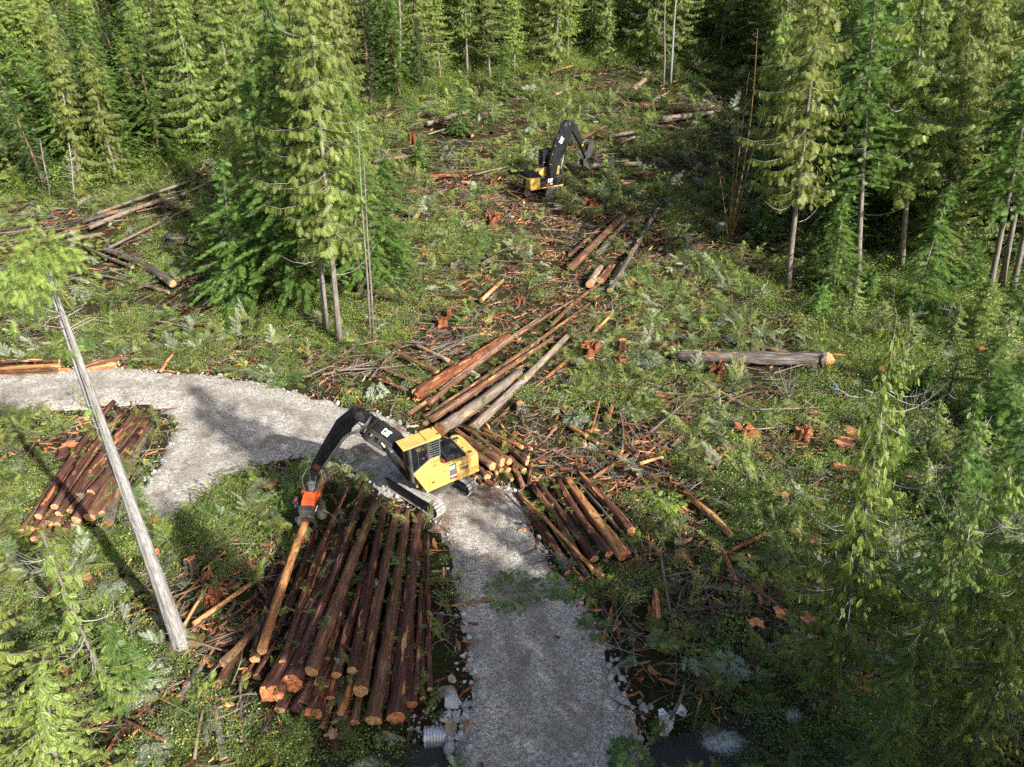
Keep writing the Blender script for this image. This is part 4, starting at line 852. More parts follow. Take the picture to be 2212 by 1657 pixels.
# the deck under the processing head
deck(4, [
    (370, 1062, 757, -5, 62, 1.15, 'log_bare', dict(ratio=.85, lv2=.95, strips=9)), (135, 1140, 420, 850, 52, .45, 'log_brown', dict(ratio=.9, lv2=.3)), (95, 1282, 245, 1045, 56, .05, 'log_red', dict(ratio=.9)), (330, 1112, 520, 560, 66, .3, 'log_red', {}),
    (497, 1127, 902, 48, 46, 1.0, 'log_red', {}), (568, 1150, 985, 45, 44, 1.05, 'log_red', dict(strips=9)), (430, 1325, 880, 330, 128, .35, 'log_red', dict(ratio=.58, **RB)), (556, 1255, 975, 110, 118, .55, 'log_red', dict(ratio=.55, **RB)),
    (670, 1185, 1058, 170, 88, 1.0, 'log_brown', dict(ratio=.72)), (820, 1205, 1005, 560, 64, .7, 'log_red', dict(ratio=.85)), (917, 1180, 1112, 165, 72, 1.0, 'log_red', dict(ratio=.75)), (968, 1300, 1190, 210, 92, .75, 'log_brown', dict(ratio=.68, rough=.2, flare=.15)),
    (1045, 1480, 1250, 212, 86, .55, 'log_brown', dict(ratio=.68, rough=.1, flare=.2)), (1182, 1465, 1318, 228, 104, .25, 'log_red', dict(ratio=.68, rough=.12, flare=.15, cutm='cut_red')), (1275, 1385, 1325, 400, 76, .1, 'log_red', dict(ratio=.75, cutm='cut_red')), (1341, 1348, 1352, 365, 42, .1, 'log_brown', {}), (1385, 1292, 1372, 362, 38, .45, 'log_red', dict(strips=8)),
    (480, 1418, 720, 880, 68, .0, 'log_red', {}), (578, 1430, 800, 900, 74, .0, 'log_red', dict(cut=False)), (610, 1368, 790, 900, 40, .3, 'log_brown', {}), (648, 1380, 840, 880, 36, .3, 'log_brown', {}), (582, 1238, 690, 960, 46, .8, 'log_brown', {}), (678, 1440, 850, 820, 92, .05, 'log_red', RB), (786, 1345, 900, 900, 50, .3, 'log_red', dict(cutm='cut_red')),
    (845, 1438, 985, 820, 50, .35, 'log_bare', dict(strips=7)), (812, 1490, 960, 900, 48, .0, 'log_brown', {}), (738, 1522, 800, 1350, 42, .0, 'log_brown', dict(ratio=.9)), (932, 1490, 1060, 900, 60, .0, 'log_brown', {}), (872, 1462, 990, 950, 38, .0, 'log_red', {}), (766, 1110, 890, 640, 40, .55, 'log_red', {}), (1110, 1390, 1210, 600, 58, .0, 'log_red', dict(cut=False)), (1240, 1300, 1300, 420, 56, .0, 'log_red', dict(cut=False)), (345, 1220, 560, 720, 58, .0, 'log_red', {}), (706, 1345, 905, 700, 70, .2, 'log_red', dict(cut=False)), (700, 1262, 905, 640, 36, 0.55, 'log_red', dict(ratio=.85)), (760, 1275, 960, 700, 32, 0.35, 'log_brown', dict(ratio=.85)), (640, 1060, 860, 430, 38, 0.75, 'log_red', dict(ratio=.85)), (905, 1240, 1040, 760, 36, 0.60, 'log_brown', dict(ratio=.85)), (1095, 1300, 1215, 520, 40, 0.50, 'log_red', dict(ratio=.85)), (1210, 1330, 1285, 560, 38, 0.40, 'log_brown', dict(ratio=.85)), (1305, 1290, 1335, 640, 36, 0.30, 'log_red', dict(ratio=.85)), (545, 1010, 800, 330, 34, 0.65, 'log_red', dict(ratio=.85)), (860, 1040, 1010, 420, 34, 0.75, 'log_red', dict(ratio=.85)), (1000, 1010, 1140, 400, 36, 0.60, 'log_red', dict(ratio=.85)), (455, 1190, 640, 740, 40, 0.40, 'log_red', dict(ratio=.85)), (420, 1040, 700, 300, 60, .0, 'log_red', dict(cut=False, ratio=.9)), (620, 1000, 870, 220, 62, .0, 'log_red', dict(cut=False, ratio=.85)), (740, 1000, 940, 230, 60, .0, 'log_brown', dict(cut=False, ratio=.85)), (900, 1100, 1060, 330, 62, .0, 'log_red', dict(cut=False, ratio=.85)), (1020, 1100, 1150, 330, 62, .0, 'log_red', dict(cut=False, ratio=.85)), (1150, 1150, 1260, 330, 60, .0, 'log_red', dict(cut=False, ratio=.85)), (800, 1000, 1010, 280, 60, .0, 'log_red', dict(cut=False, ratio=.85)), (540, 1150, 780, 480, 60, .05, 'log_red', dict(cut=False, ratio=.85))],
    'the large deck below the head', 'logs of the large deck below the processing head')
# the deck behind the snag at the left
deck(3, [
    (283, 1412, 838, 568, 58, .55, 'log_red', {}), (160, 1520, 700, 740, 50, .0, 'log_brown', dict(strips=8)), (240, 1500, 880, 610, 44, .25, 'log_red', dict(strips=7)), (290, 1510, 925, 622, 50, .2, 'log_brown', {}), (402, 1340, 900, 640, 58, .9, 'log_red', {}), (432, 1397, 1000, 640, 58, .6, 'log_red', dict(rough=.2)), (384, 1432, 1030, 650, 44, .5, 'log_brown', {}),
    (362, 1462, 1055, 650, 70, .35, 'log_red', dict(rough=.25)), (510, 1372, 1095, 640, 46, .55, 'log_brown', {}), (560, 1438, 1040, 770, 72, .6, 'log_red', {}), (668, 1238, 1010, 820, 66, .95, 'log_red', {}), (660, 1420, 1085, 700, 82, .4, 'log_brown', dict(rough=.1)), (750, 1390, 1100, 735, 56, .45, 'log_brown', dict(strips=8)), (786, 1478, 1118, 725, 76, .0, 'log_grey', dict(cutm='cut_red', rough=.15)),
    (486, 1518, 800, 1000, 62, .1, 'log_red', {}), (555, 1490, 880, 980, 60, .2, 'log_brown', {}), (534, 1527, 700, 1200, 32, .1, 'log_brown', {}), (512, 1560, 760, 1150, 58, .0, 'log_brown', {}), (296, 1610, 620, 1080, 40, .0, 'log_brown', {}), (390, 1615, 680, 1120, 44, .0, 'log_red', {}), (250, 1580, 640, 1020, 58, .05, 'log_red', dict(rough=.1)), (345, 1602, 660, 1090, 42, .0, 'log_red', {}), (420, 1470, 720, 1040, 52, .35, 'log_brown', {})],
    'the deck behind the grey snag', 'logs of the deck behind the grey snag')
# the deck right of the road
deck(6, [
    (588, 622, 268, 118, 52, .1, 'log_red', {}), (688, 678, 352, 270, 46, .0, 'log_red', dict(cutm='cut_red')), (714, 650, 400, 200, 36, .12, 'log_dark', {}), (740, 592, 276, 118, 24, .75, 'log_orange', dict(ratio=.9)), (655, 530, 372, 80, 54, .35, 'log_brown', dict(cut=False)), (755, 532, 402, 58, 62, .35, 'log_red', {}), (826, 541, 560, 195, 28, .15, 'log_dark', {}), (848, 505, 520, 28, 60, .4, 'log_red', dict(rough=.2, cutm='cut_red')),
    (943, 508, 572, 15, 88, .25, 'log_bare', dict(rough=.08, cutm='cut_red', ratio=.55)), (1016, 490, 640, 38, 30, .1, 'log_dark', {}), (985, 358, 650, -5, 76, .0, 'log_red', dict(rough=.15, cutm='cut_red')), (800, 650, 690, 550, 58, .0, 'log_red', dict(ratio=.9, cutm='cut_red'))],
    'the deck right of the road', 'logs of the deck right of the road')
# logs behind the yellow machine
deck(5, [
    (938, 1382, 592, 1150, 72, .45, 'log_brown', {}), (866, 1410, 640, 1240, 72, .35, 'log_brown', {}), (990, 1376, 655, 1120, 58, .5, 'log_brown', dict(cutm='cut_red')), (1128, 1345, 705, 1140, 36, .55, 'log_red', {}), (1120, 1382, 660, 1118, 48, .3, 'log_red', {}), (1085, 1270, 780, 1128, 34, .75, 'log_bare', dict(rough=.3, strips=10)), (1153, 1284, 930, 1128, 24, .5, 'log_brown', {}), (829, 1492, 715, 1380, 58, .1, 'log_brown', {}),
    (865, 1572, 760, 1440, 32, .0, 'log_red', {}), (749, 1500, 690, 1430, 44, .0, 'log_brown', {}), (790, 1552, 735, 1480, 34, .0, 'log_brown', {}), (984, 1440, 860, 1330, 48, .05, 'log_brown', {}), (1097, 1442, 960, 1340, 46, .15, 'log_brown', {}), (1090, 1560, 1010, 1405, 40, .1, 'log_brown', dict(cut=False, ratio=.9)), (1135, 1545, 1152, 1385, 38, .1, 'log_red', dict(cut=False, ratio=.9)), (1010, 1510, 890, 1375, 30, .0, 'log_brown', {}), (1062, 1430, 990, 1330, 40, .1, 'log_brown', {}), (930, 1440, 800, 1320, 42, .2, 'log_brown', {}), (900, 1462, 790, 1370, 34, .05, 'log_bare', {})],
    'the short pile behind the yellow cab', 'logs of the short pile behind the yellow machine')
# long stems drawn together uphill of the machine
deck(5, [
    (300, 885, 985, 455, 104, .05, 'rotten', dict(rough=.5, ratio=.75, strips=16, strip_mat='log_orange', cutm='cut_red')), (372, 1050, 1580, 210, 46, .2, 'log_brown', dict(ratio=.45, green=.9)), (398, 946, 1645, 85, 48, .1, 'log_brown', dict(ratio=.4, green=.9)), (480, 855, 1208, 318, 26, .25, 'log_grey', dict(green=.9)), (418, 1062, 1300, 470, 60, .4, 'log_brown', dict(ratio=.55, green=.9)),
    (478, 1138, 1060, 718, 104, .3, 'log_grey', dict(ratio=.75, cutm='cut_red', strips=9)), (720, 1128, 1464, 402, 74, .1, 'log_grey', dict(ratio=.6)), (1152, 858, 1440, 608, 24, .0, 'log_bare', dict(ratio=1.2)), (690, 1120, 1010, 830, 38, .05, 'log_red', {}), (600, 1112, 765, 1000, 26, .1, 'log_grey', {}), (862, 1092, 1020, 935, 22, .0, 'log_brown', {}), (366, 1098, 470, 1015, 44, .0, 'log_brown', {}), (250, 1022, 500, 860, 40, .0, 'log_brown', {}), (560, 1010, 1150, 640, 40, .1, 'log_red', dict(green=.9))],
    'the long stems uphill of the cab', 'long stems drawn together uphill of the yellow machine', green=.6)
# stack on the far side of the road, left edge
deck(3, [(440, 300, -60, 330, 34, .55, 'log_bare', {}), (438, 330, -60, 352, 36, .25, 'log_brown', {}), (432, 356, -60, 372, 34, .0, 'log_brown', {}), (436, 268, -60, 280, 30, .7, 'log_red', {}), (510, 332, 445, 330, 30, .05, 'log_bare', dict(ratio=.95)), (896, 238, 600, 312, 44, .35, 'log_brown', dict(rough=.2)), (850, 300, 606, 342, 48, .0, 'log_orange', dict(rough=.4)), (870, 282, 560, 318, 34, .15, 'log_red', dict(rough=.3)), (420, 316, -60, 300, 30, .4, 'log_red', {})],
     'the roadside stack at the left edge', 'logs of the roadside stack at the left edge')
MIDL = 'logs lying in the middle of the clearing'
for a in [
    (18, (752, 312), (926, 140), 26, .15, 'log_brown', 'longest brown log of the bundle in the middle of the clearing'), (18, (745, 272), (912, 128), 15, .1, 'log_red', 'thin reddish log at the left of the bundle in the mid clearing'), (18, (880, 392), (1045, 112), 20, .05, 'log_dark', 'long dark log lying apart right of the bundle in the mid clearing'),
    (18, (812, 372), (850, 312), 28, .1, 'log_grey', 'short grey log with dark hollow end below the bundle'), (18, (848, 358), (890, 305), 26, .1, 'log_red', 'short reddish log beside the short grey hollow one'), (18, (690, 502), (842, 372), 16, .05, 'log_brown', 'thin brown stem running on uphill from the long stems'), (18, (460, 204), (735, 228), 7, .35, 'log_grey', 'very thin pale pole lying across the mid clearing'),
    (18, (845, 262), (935, 165), 22, .1, 'log_dark', 'dark log at the right of the bundle in the mid clearing'), (5, (780, 190), (942, 40), 34, .05, 'log_orange', 'split orange log in debris left of the bundle'), (5, (340, 155), (695, 155), 15, .15, 'log_red', 'thin red log lying level right of the dead poles'), (5, (1618, 418), (1740, 290), 22, .3, 'log_bare', 'bright splintered pole sticking up beside the long stems'),
    (5, (370, 815), (20, 672), 34, .05, 'log_brown', 'brown log pointing at the rotten log from the left'), (5, (290, 885), (-5, 758), 28, .0, 'log_red', 'reddish log lowest of those left of the rotten log'), (5, (462, 722), (110, 560), 46, .05, 'log_brown', 'topmost brown log left of the rotten log'), (5, (540, 632), (285, 508), 30, .1, 'log_grey', 'grey splintered stem left above the rotten log')]:
    a = list(a); a[4] += .2; plog(*a, group=MIDL, ratio=.75)
for a in [
    (17, (112, 246), (292, 206), 18, .1, 'log_dark', 'dark weathered trunk lying at the far left above the tufted snag'), (17, (242, 240), (370, 214), 18, .05, 'log_grey', 'pale grey trunk end below the dark weathered one at left'), (17, (325, 192), (590, 88), 17, .4, 'log_grey', 'long grey trunk with an orange butt end on the left slope'), (17, (352, 142), (690, 22), 11, .5, 'log_grey', 'long pale trunk along the top of the fallen heap'), (17, (660, 72), (795, 8), 12, .8, 'log_grey', 'whitish trunk pointing into the middle stand'),
    (17, (628, 396), (375, 268), 34, .1, 'log_dark', 'big charred looking trunk with red broken end'), (17, (480, 335), (305, 262), 14, .1, 'log_dark', 'dark thin trunk just above the big charred one'), (17, (395, 266), (695, 118), 13, .3, 'log_grey', 'grey trunk slanting behind the big charred one'), (17, (612, 426), (300, 352), 13, .1, 'log_dark', 'long thin dark trunk below the big charred one'), (17, (320, 392), (165, 350), 13, .05, 'log_dark', 'short dark trunk beside the top of the tufted snag'),
    (17, (602, 226), (765, 232), 26, .05, 'log_dark', 'upper blackish log with red end behind the thin small trees'), (17, (606, 246), (755, 250), 20, .0, 'log_dark', 'lower blackish log under the red ended one'), (17, (300, 170), (560, 100), 20, .1, 'log_dark', 'dark trunk beneath the long grey ones on the left slope'), (17, (660, 384), (740, 366), 14, .2, 'log_red', 'broken red log beside the big charred trunk'), (17, (585, 712), (635, 645), 14, .2, 'log_orange', 'split orange slab standing by the road edge'), (17, (560, 530), (700, 560), 5, .3, 'log_grey', 'thin white stick on the green bank above the road'), (17, (690, 546), (765, 540), 6, .2, 'log_brown', 'thin brown stick right of the white one on the bank')]:
    a = list(a); a[4] += .35; a[3] *= .9; plog(*a, group='trunks felled on the left slope', ratio=.75)
for a in [
    (12, (600, 732), (850, 656), 26, .1, 'log_grey', 'grey broken trunk left of the bright sapling above the far loader'), (12, (805, 750), (870, 802), 22, .1, 'log_dark', 'short dark log below the bright sapling'), (12, (605, 795), (770, 746), 10, .2, 'log_grey', 'thin grey stem under the grey broken trunk'), (12, (290, 952), (585, 910), 24, .1, 'log_grey', 'pale log at the left edge of the far clearing'), (12, (1510, 822), (1655, 746), 24, .4, 'log_brown', 'brown log leaning behind the far loader boom'),
    (12, (1655, 810), (1845, 778), 24, .3, 'log_grey', 'grey log with orange broken end right of the loader boom'), (12, (1742, 842), (1828, 810), 18, .1, 'log_grey', 'short grey slab under the orange ended log'), (12, (1370, 990), (1865, 966), 34, .05, 'log_dark', 'big dark trunk lying under the loader grapple'), (12, (1850, 628), (1975, 626), 46, .1, 'log_red', 'short thick red ended log at the upper right of the clearing'), (12, (1985, 706), (2290, 668), 38, .1, 'log_grey', 'long grey log lying below the thick red ended one'), (12, (2030, 662), (2290, 640), 26, .4, 'log_red', 'reddish log behind the long grey one at upper right'),
    (12, (1815, 532), (1890, 470), 34, .1, 'log_grey', 'grey stump log with spread roots near the top of the clearing'), (12, (1330, 430), (1460, 390), 12, .2, 'log_orange', 'bright orange thin log at the forest edge'), (12, (890, 516), (910, 412), 11, .1, 'log_grey', 'pale broken pole leaning at the forest edge'), (12, (570, 1045), (785, 1036), 22, .1, 'rotten', 'red rotten log left of the far loader'), (12, (880, 1032), (1090, 984), 12, .2, 'log_grey', 'grey stem pointing at the loader counterweight'), (12, (1175, 1196), (1040, 1112), 18, .2, 'log_brown', 'brown stem leaning at the loader tracks'),
    (12, (540, 1276), (385, 1222), 30, .1, 'log_dark', 'dark trunk with splintered red end at the left of the clearing'), (12, (700, 1250), (895, 1240), 10, .1, 'log_orange', 'thin orange splinter log below the red stump'), (12, (1360, 560), (1440, 520), 16, .2, 'log_grey', 'grey log among bright slash near the forest edge'), (12, (1660, 820), (1600, 800), 16, .1, 'log_orange', 'small orange wood piece beside the leaning brown log'), (12, (1405, 1055), (1460, 1025), 20, .1, 'log_red', 'reddish log in front of the loader body')]:
    a = list(a); a[4] += .3; plog(*a, group='logs lying in the far clearing', ratio=.75)
RL = 'logs lying right of the road'
o_ = plog(14, (1046, 360), (160, 332), 86, .35, 'log_dark', 'big felled trunk with bright orange cut face right of the clearing', lv2=.3, ratio=.62, group=RL, cutm='cut_red', flare=.12, bend=.003, skew=(1.15, .5))
o_ = plog(14, (800, 312), (415, 216), 32, .2, 'log_dark', 'dark thin trunk with a blue paint mark behind the big felled trunk', group=RL)
for a in [
    (14, (550, 618), (258, 456), 17, .3, 'log_grey', 'thin white stem propped below the big felled trunk'), (14, (1572, 562), (1400, 492), 52, .1, 'log_grey', 'weathered grey log behind the white curved branches'), (14, (1582, 782), (1485, 735), 40, .05, 'log_dark', 'dark log end right of the half bare cedar'), (14, (1070, 985), (1225, 1005), 54, .1, 'rotten', 'hollow broken red log left of the half bare cedar'), (14, (1085, 1052), (1225, 1042), 26, .0, 'log_brown', 'mossy yellowish log under the hollow broken one'), (14, (480, 1395), (232, 1166), 44, .15, 'log_orange', 'orange brown log slanting alone right of the road'),
    (14, (520, 1420), (320, 1412), 34, .0, 'log_dark', 'dark short log at the foot of the slanting orange brown log'), (14, (676, 1382), (490, 1475), 28, .3, 'log_bare', 'light brown log propped up right of the slanting one'), (14, (1540, 1200), (1775, 1262), 36, .05, 'log_grey', 'grey stem with yellow cut end at the right'), (14, (1800, 1402), (1500, 1130), 20, .1, 'log_brown', 'mossy brown stem right of the half bare cedar'), (14, (1645, 552), (1845, 590), 20, .1, 'log_grey', 'thin grey stem at the right edge above the hemlock'), (14, (1500, 1042), (1905, 1068), 24, .1, 'log_brown', 'long brown stem behind the lower right trees'), (14, (1070, 385), (1210, 425), 24, .1, 'log_dark', 'dark log end in shade below the orange cut face'), (14, (890, 316), (1150, 326), 14, .5, 'log_orange', 'orange splinter log just behind the bright cut face'),
    (14, (-10, 950), (78, 935), 16, .2, 'log_orange', 'bright orange slab left of the rotten red slabs'), (14, (310, 945), (455, 830), 22, .15, 'rotten', 'upper slab of the rotten red split log'), (14, (345, 1000), (490, 850), 24, .1, 'rotten', 'lower slab of the rotten red split log'), (14, (300, 1225), (510, 1185), 16, .1, 'log_dark', 'thin dark log behind the slanting orange brown log'), (14, (380, 1290), (475, 1225), 26, .05, 'log_red', 'red log leaning on the slanting orange brown log'),
    (15, (510, 492), (430, 298), 28, .3, 'log_orange', 'reddish slab standing below the propped light brown log'), (15, (650, 615), (602, 450), 30, .1, 'log_brown', 'short brown log in the heap right of the road'), (15, (688, 615), (818, 490), 30, .1, 'log_brown', 'short reddish log slanting at the right of the heap'), (15, (468, 346), (690, 352), 32, .1, 'log_grey', 'grey hollow slab in the heap right of the road'), (15, (500, 432), (655, 528), 24, .2, 'log_dark', 'dark wet slab in the heap right of the road'), (15, (400, 775), (345, 590), 44, .0, 'log_dark', 'rotten blackish log left of the red stump'), (15, (32, 715), (36, 530), 40, .1, 'rotten', 'red split slab standing in shade right of the road'), (15, (700, 860), (985, 808), 24, .1, 'log_grey', 'grey split log below the dark red stump'), (15, (835, 855), (975, 832), 18, .0, 'log_grey', 'thinner grey log under the grey split one'), (15, (270, 1122), (560, 1122), 26, .1, 'log_red', 'red log above the stream in shade'), (15, (1120, 1120), (1530, 1112), 62, .1, 'mossy', 'mossy old fallen trunk behind the lower right trees'), (15, (820, 960), (1100, 918), 14, .3, 'log_grey', 'thin grey pole below the red stump'), (15, (120, 1295), (205, 1085), 20, .4, 'log_grey', 'bare grey pole leaning over the white sheet'), (15, (1090, 1280), (1490, 1190), 18, .2, 'log_brown', 'thin brown pole behind the ribboned trunk'),
    (6, (1105, 530), (1085, 335), 18, .1, 'log_brown', 'curved broken stem right of the right deck'), (6, (1160, 915), (1142, 725), 40, .15, 'log_orange', 'flat red slab lying in shade right of the lower road'), (6, (1000, 925), (1065, 985), 9, .2, 'log_bare', 'small pale stick near the red slab'),
    (5, (1840, 1348), (1680, 1300), 30, .15, 'log_brown', 'brown log with round cut end in the slash right of the pile'), (5, (1600, 1500), (1810, 1365), 24, .2, 'log_bare', 'light stripped pole in the slash right of the pile'), (5, (1945, 1392), (2118, 1342), 26, .2, 'log_orange', 'orange slab in the slash at the right of the pile'), (5, (1940, 1490), (1860, 1418), 24, .1, 'log_brown', 'short brown log in the slash below the orange slab'), (5, (1560, 1190), (1420, 1110), 30, .1, 'log_orange', 'orange log in the splintered heap right of the pile'), (5, (1640, 1240), (1470, 1140), 26, .0, 'log_brown', 'brown log in the splintered heap right of the pile'), (5, (1820, 1300), (1790, 980), 26, .3, 'log_dark', 'dark splintered pole standing in the slash'), (5, (1740, 960), (1715, 1060), 40, .2, 'rotten', 'rotten red snag piece in the slash'), (5, (1555, 942), (1640, 930), 20, .1, 'log_grey', 'short grey log end above the splintered heap'), (5, (1590, 1160), (1660, 905), 16, .3, 'log_orange', 'thin orange pole leaning above the splintered heap')]:
    a = list(a); a[4] += .18; plog(*a, group=RL, ratio=.78)
for a in [
    (16, (1330, 1600), (1390, 1250), 26, .2, 'log_grey', 'grey dead pole leaning left of the large deck'), (16, (1230, 1180), (1410, 900), 60, .0, 'log_dark', 'dark fallen trunk right of the snag foot'), (16, (1320, 680), (1720, 400), 36, .1, 'log_orange', 'pale splintered trunk left of the held log'), (16, (1260, 690), (1430, 410), 26, .1, 'log_orange', 'orange splintered stem right of the snag'), (16, (1500, 700), (1620, 600), 24, .1, 'log_red', 'red splinter stem left of the large deck'), (16, (1660, 560), (1760, 470), 40, .0, 'log_red', 'short red slab left of the held log'), (16, (1850, 510), (1725, 345), 42, .2, 'log_red', 'reddish log leaning over the left side of the large deck'), (16, (835, 640), (1070, 545), 14, .2, 'log_bare', 'bright splintered stick left of the snag'), (16, (740, 720), (935, 500), 20, .3, 'log_dark', 'dark leaning stick left of the snag'), (16, (1180, 492), (1410, 398), 14, .2, 'log_brown', 'brown stick just right of the snag'), (16, (1530, 1600), (1470, 1260), 56, .0, 'log_dark', 'rotten grey log at the bottom left of the large deck'), (16, (1650, 1480), (1640, 1060), 20, .1, 'log_dark', 'dark pole at the left side of the large deck'), (16, (1130, 1480), (830, 1325), 22, .5, 'log_red', 'thin red sapling stem felled at the lower left'), (16, (320, 640), (480, 550), 20, .1, 'log_dark', 'dark stick behind the sparse young cedar'), (16, (1400, 170), (1755, 60), 16, .1, 'log_red', 'thin red pole on the green ground left of the head'), (16, (1480, 134), (1880, 140), 14, .1, 'log_grey', 'thin grey pole on the green ground left of the head'), (16, (1390, 305), (1540, 180), 16, .1, 'log_orange', 'orange splintered stick on the green ground left of the head'),
    (7, (1010, 240), (975, 228), 14, .1, 'log_red', 'small red slab on the lower road'), (7, (320, 40), (600, 5), 14, .1, 'log_bare', 'long pale splinter across the left edge of the lower road'), (7, (1400, 930), (1390, 960), 18, .1, 'log_bare', 'pale broken stick at the bottom road edge')]:
    a = list(a); a[4] += .12; plog(*a, group='loose logs left of and on the road', ratio=.75)

# ------------------------------------------------------------------ stumps
def stump(c, x, y, w, h, label, cutm='cut_red', mat='log_red', lobes=.16, jag=0.0, tilt=(.0, .0)):
    h, w = (h + .15, w * 1.2) if c not in (12, 18, 17) else (h * .55, w * .8); p = GC(c, x, y, h); r = XS(c, w) / 2 * proj(p)[2] / FOC; LSEED[0] += 1; rs = np.random.RandomState(LSEED[0]); m = 28; th = np.arange(m) * 2 * math.pi / m
    prof = 1 + sum(a * np.cos(k * th + q) for k, a, q in zip((2, 3, 4, 5, 7), np.array([.5, .8, .6, .9, .4]) * lobes, rs.uniform(0, 6.28, 5)))
    g = hgt(p.x, p.y); H = p.z - g; V = []; n = 6; LOGSEG.append((p.x, p.y - .35, p.x + .01, p.y, r * 1.25))
    for i in range(n):
        t = i / (n - 1); rr = r * (1 + .55 * (1 - t) ** 2.2); pf = 1 + (prof - 1) * (1 + 1.0 * (1 - t)); zj = jag * rs.uniform(-.6, 1, m) * r if i == n - 1 else 0
        V.append(np.stack([rr * pf * np.cos(th), rr * pf * np.sin(th), -.25 + (H + .25) * t + zj + t * (tilt[0] * rr * np.cos(th) + tilt[1] * rr * np.sin(th))], 1))
    A = np.concatenate(V); F = [(i * m + j, i * m + (j + 1) % m, (i + 1) * m + (j + 1) % m, (i + 1) * m + j) for i in range(n - 1) for j in range(m)]
    V = A.tolist() + [[0, 0, H - .02 - jag * r * .5]]; F2 = [((n - 1) * m + j, (n - 1) * m + (j + 1) % m, len(V) - 1) for j in range(m)]
    me = bpy.data.meshes.new('stump'); me.from_pydata(V, [], F + F2); me.materials.append(M[mat]); me.polygons.foreach_set('use_smooth', [True] * len(F) + [False] * len(F2)); me.update()
    o = link(bpy.data.objects.new('stump', me)); o.location = (p.x, p.y, g)
    if not jag:
        ring = A[-m:]; ce = bpy.data.meshes.new('cut_face'); ct = ring.mean(0)
        cv = [list(q + [0, 0, .008]) for q in ct + (ring - ct) * [.95, .95, 1]] + [[ct[0], ct[1], ct[2] + .014]]
        ce.from_pydata(cv, [], [(j, (j + 1) % m, m) for j in range(m)]); ce.materials.append(M[cutm]); ce.update(); link(bpy.data.objects.new('cut_face', ce), o)
    return tag(o, label, 'stump', 'stumps left in the clearing')
for a in [
    (14, 62, 560, 62, .35, 'lobed orange stump alone right of the long stems'), (14, 1150, 835, 96, .45, 'largest orange lobed stump left of the half bare cedar'), (14, 1408, 406, 84, .5, 'round orange stump right of the big felled trunk'), (14, 1178, 432, 46, .35, 'small orange stump just right of the bright cut face'), (14, 965, 660, 48, .3, 'small flat orange stump below the big felled trunk'), (14, 1965, 285, 64, .5, 'red slanted stump at the far right bushes'), (14, 790, 1148, 46, .3, 'tan round stump, right of a touching pair'), (14, 740, 1142, 44, .3, 'tan stump, left of a touching pair'), (14, 1210, 895, 48, .3, 'brownish stump close below the largest orange one'), (14, 590, 1262, 32, .4, 'small splintered stump right of the slanting log'), (14, 1558, 1218, 52, .4, 'bright yellow cut stump at the right'),
    (14, 1195, 775, 80, .3, 'dull red flat stump above the largest orange one'), (14, 985, 415, 46, .5, 'dark red broken stump under the big felled trunk'), (15, 628, 725, 74, .7, 'dark red lobed stump with roots in the lower right shade'), (15, 950, 705, 92, .5, 'big reddish stump right of the rooted one in shade'), (15, 770, 655, 66, .4, 'brown stump behind the rooted one in shade'), (15, 985, 235, 88, .3, 'wide dull stump left of the half bare cedar stem'),
    (18, 452, 72, 36, .9, 'tall red stump left of the far loader tracks'), (18, 558, 96, 30, .9, 'second tall stump between the loader and the red one'), (18, 1178, 238, 42, .3, 'flat orange stump under the many stemmed alder'), (18, 948, 362, 50, .9, 'wide brown stump right of the mid bundle'), (18, 1140, 290, 22, .3, 'tiny orange stump below the flat orange one'), (18, 12, 556, 20, .4, 'orange stump at the foot of the middle stand'), (18, 312, 492, 30, .4, 'red stump left of the thin splinter heap'), (18, 728, 88, 12, .4, 'small orange stump right under the far loader'), (18, 925, 556, 26, 1.0, 'tall thin stump right of the long stems'),
    (5, 1820, 478, 46, 1.1, 'tall grey sided stump right of the long stems, above the reddish one'), (5, 1810, 600, 70, .6, 'reddish broken stump right of the tall grey sided one'), (5, 490, 330, 60, .4, 'red cut stump left of the rotten log'), (5, 545, 245, 24, .9, 'thin brown stump left above the rotten log'), (5, 1068, 940, 50, .6, 'dark stump right of the grey long stem'),
    (16, 370, 435, 80, .4, 'orange rotten stump behind the sparse young cedar'), (16, 570, 360, 84, .3, 'brown flat stump left of the snag shadow'), (16, 1300, 230, 60, .7, 'dark red sided stump above the large deck'), (16, 1055, 190, 70, .3, 'brown stump just behind the snag stem'), (16, 1455, 475, 80, .3, 'red broken stump left of the held log'), (16, 1020, 150, 34, .2, 'bright small stump behind the snag stem'), (3, 1985, 1165, 110, .35, 'wide orange stump at the edge of the gravel lobe'), (3, 510, 880, 100, .5, 'brown stump block at the left of the snag deck'), (3, 1130, 1440, 60, .5, 'square brown stump right of the snag deck'),
    (17, 254, 330, 14, .3, 'small orange stump beside the tufted snag top'), (17, 412, 342, 26, .3, 'yellow cut stump above the thin dark trunk'), (17, 905, 430, 22, .4, 'orange stump at the foot of the thin lichen trees'), (4, 795, 1560, 66, .3, 'knobbly tan stump at the bottom of the large deck'), (7, 1690, 985, 50, .3, 'orange curved root piece at the bottom right of the road'), (6, 1930, 880, 60, .4, 'dull brown stump at the right of the shaded slash')]:
    kw = {}
    if 'tan' in a[5] or 'yellow' in a[5] or 'bright small' in a[5]: kw['cutm'] = 'cut_tan'
    if 'broken' in a[5] or 'rotten' in a[5] or 'splintered' in a[5]: kw.update(jag=.45, mat='rotten')
    if 'dark' in a[5]: kw['mat'] = 'log_dark'
    stump(*a, tilt=(.05, -.15), **kw)
rot_i = 0
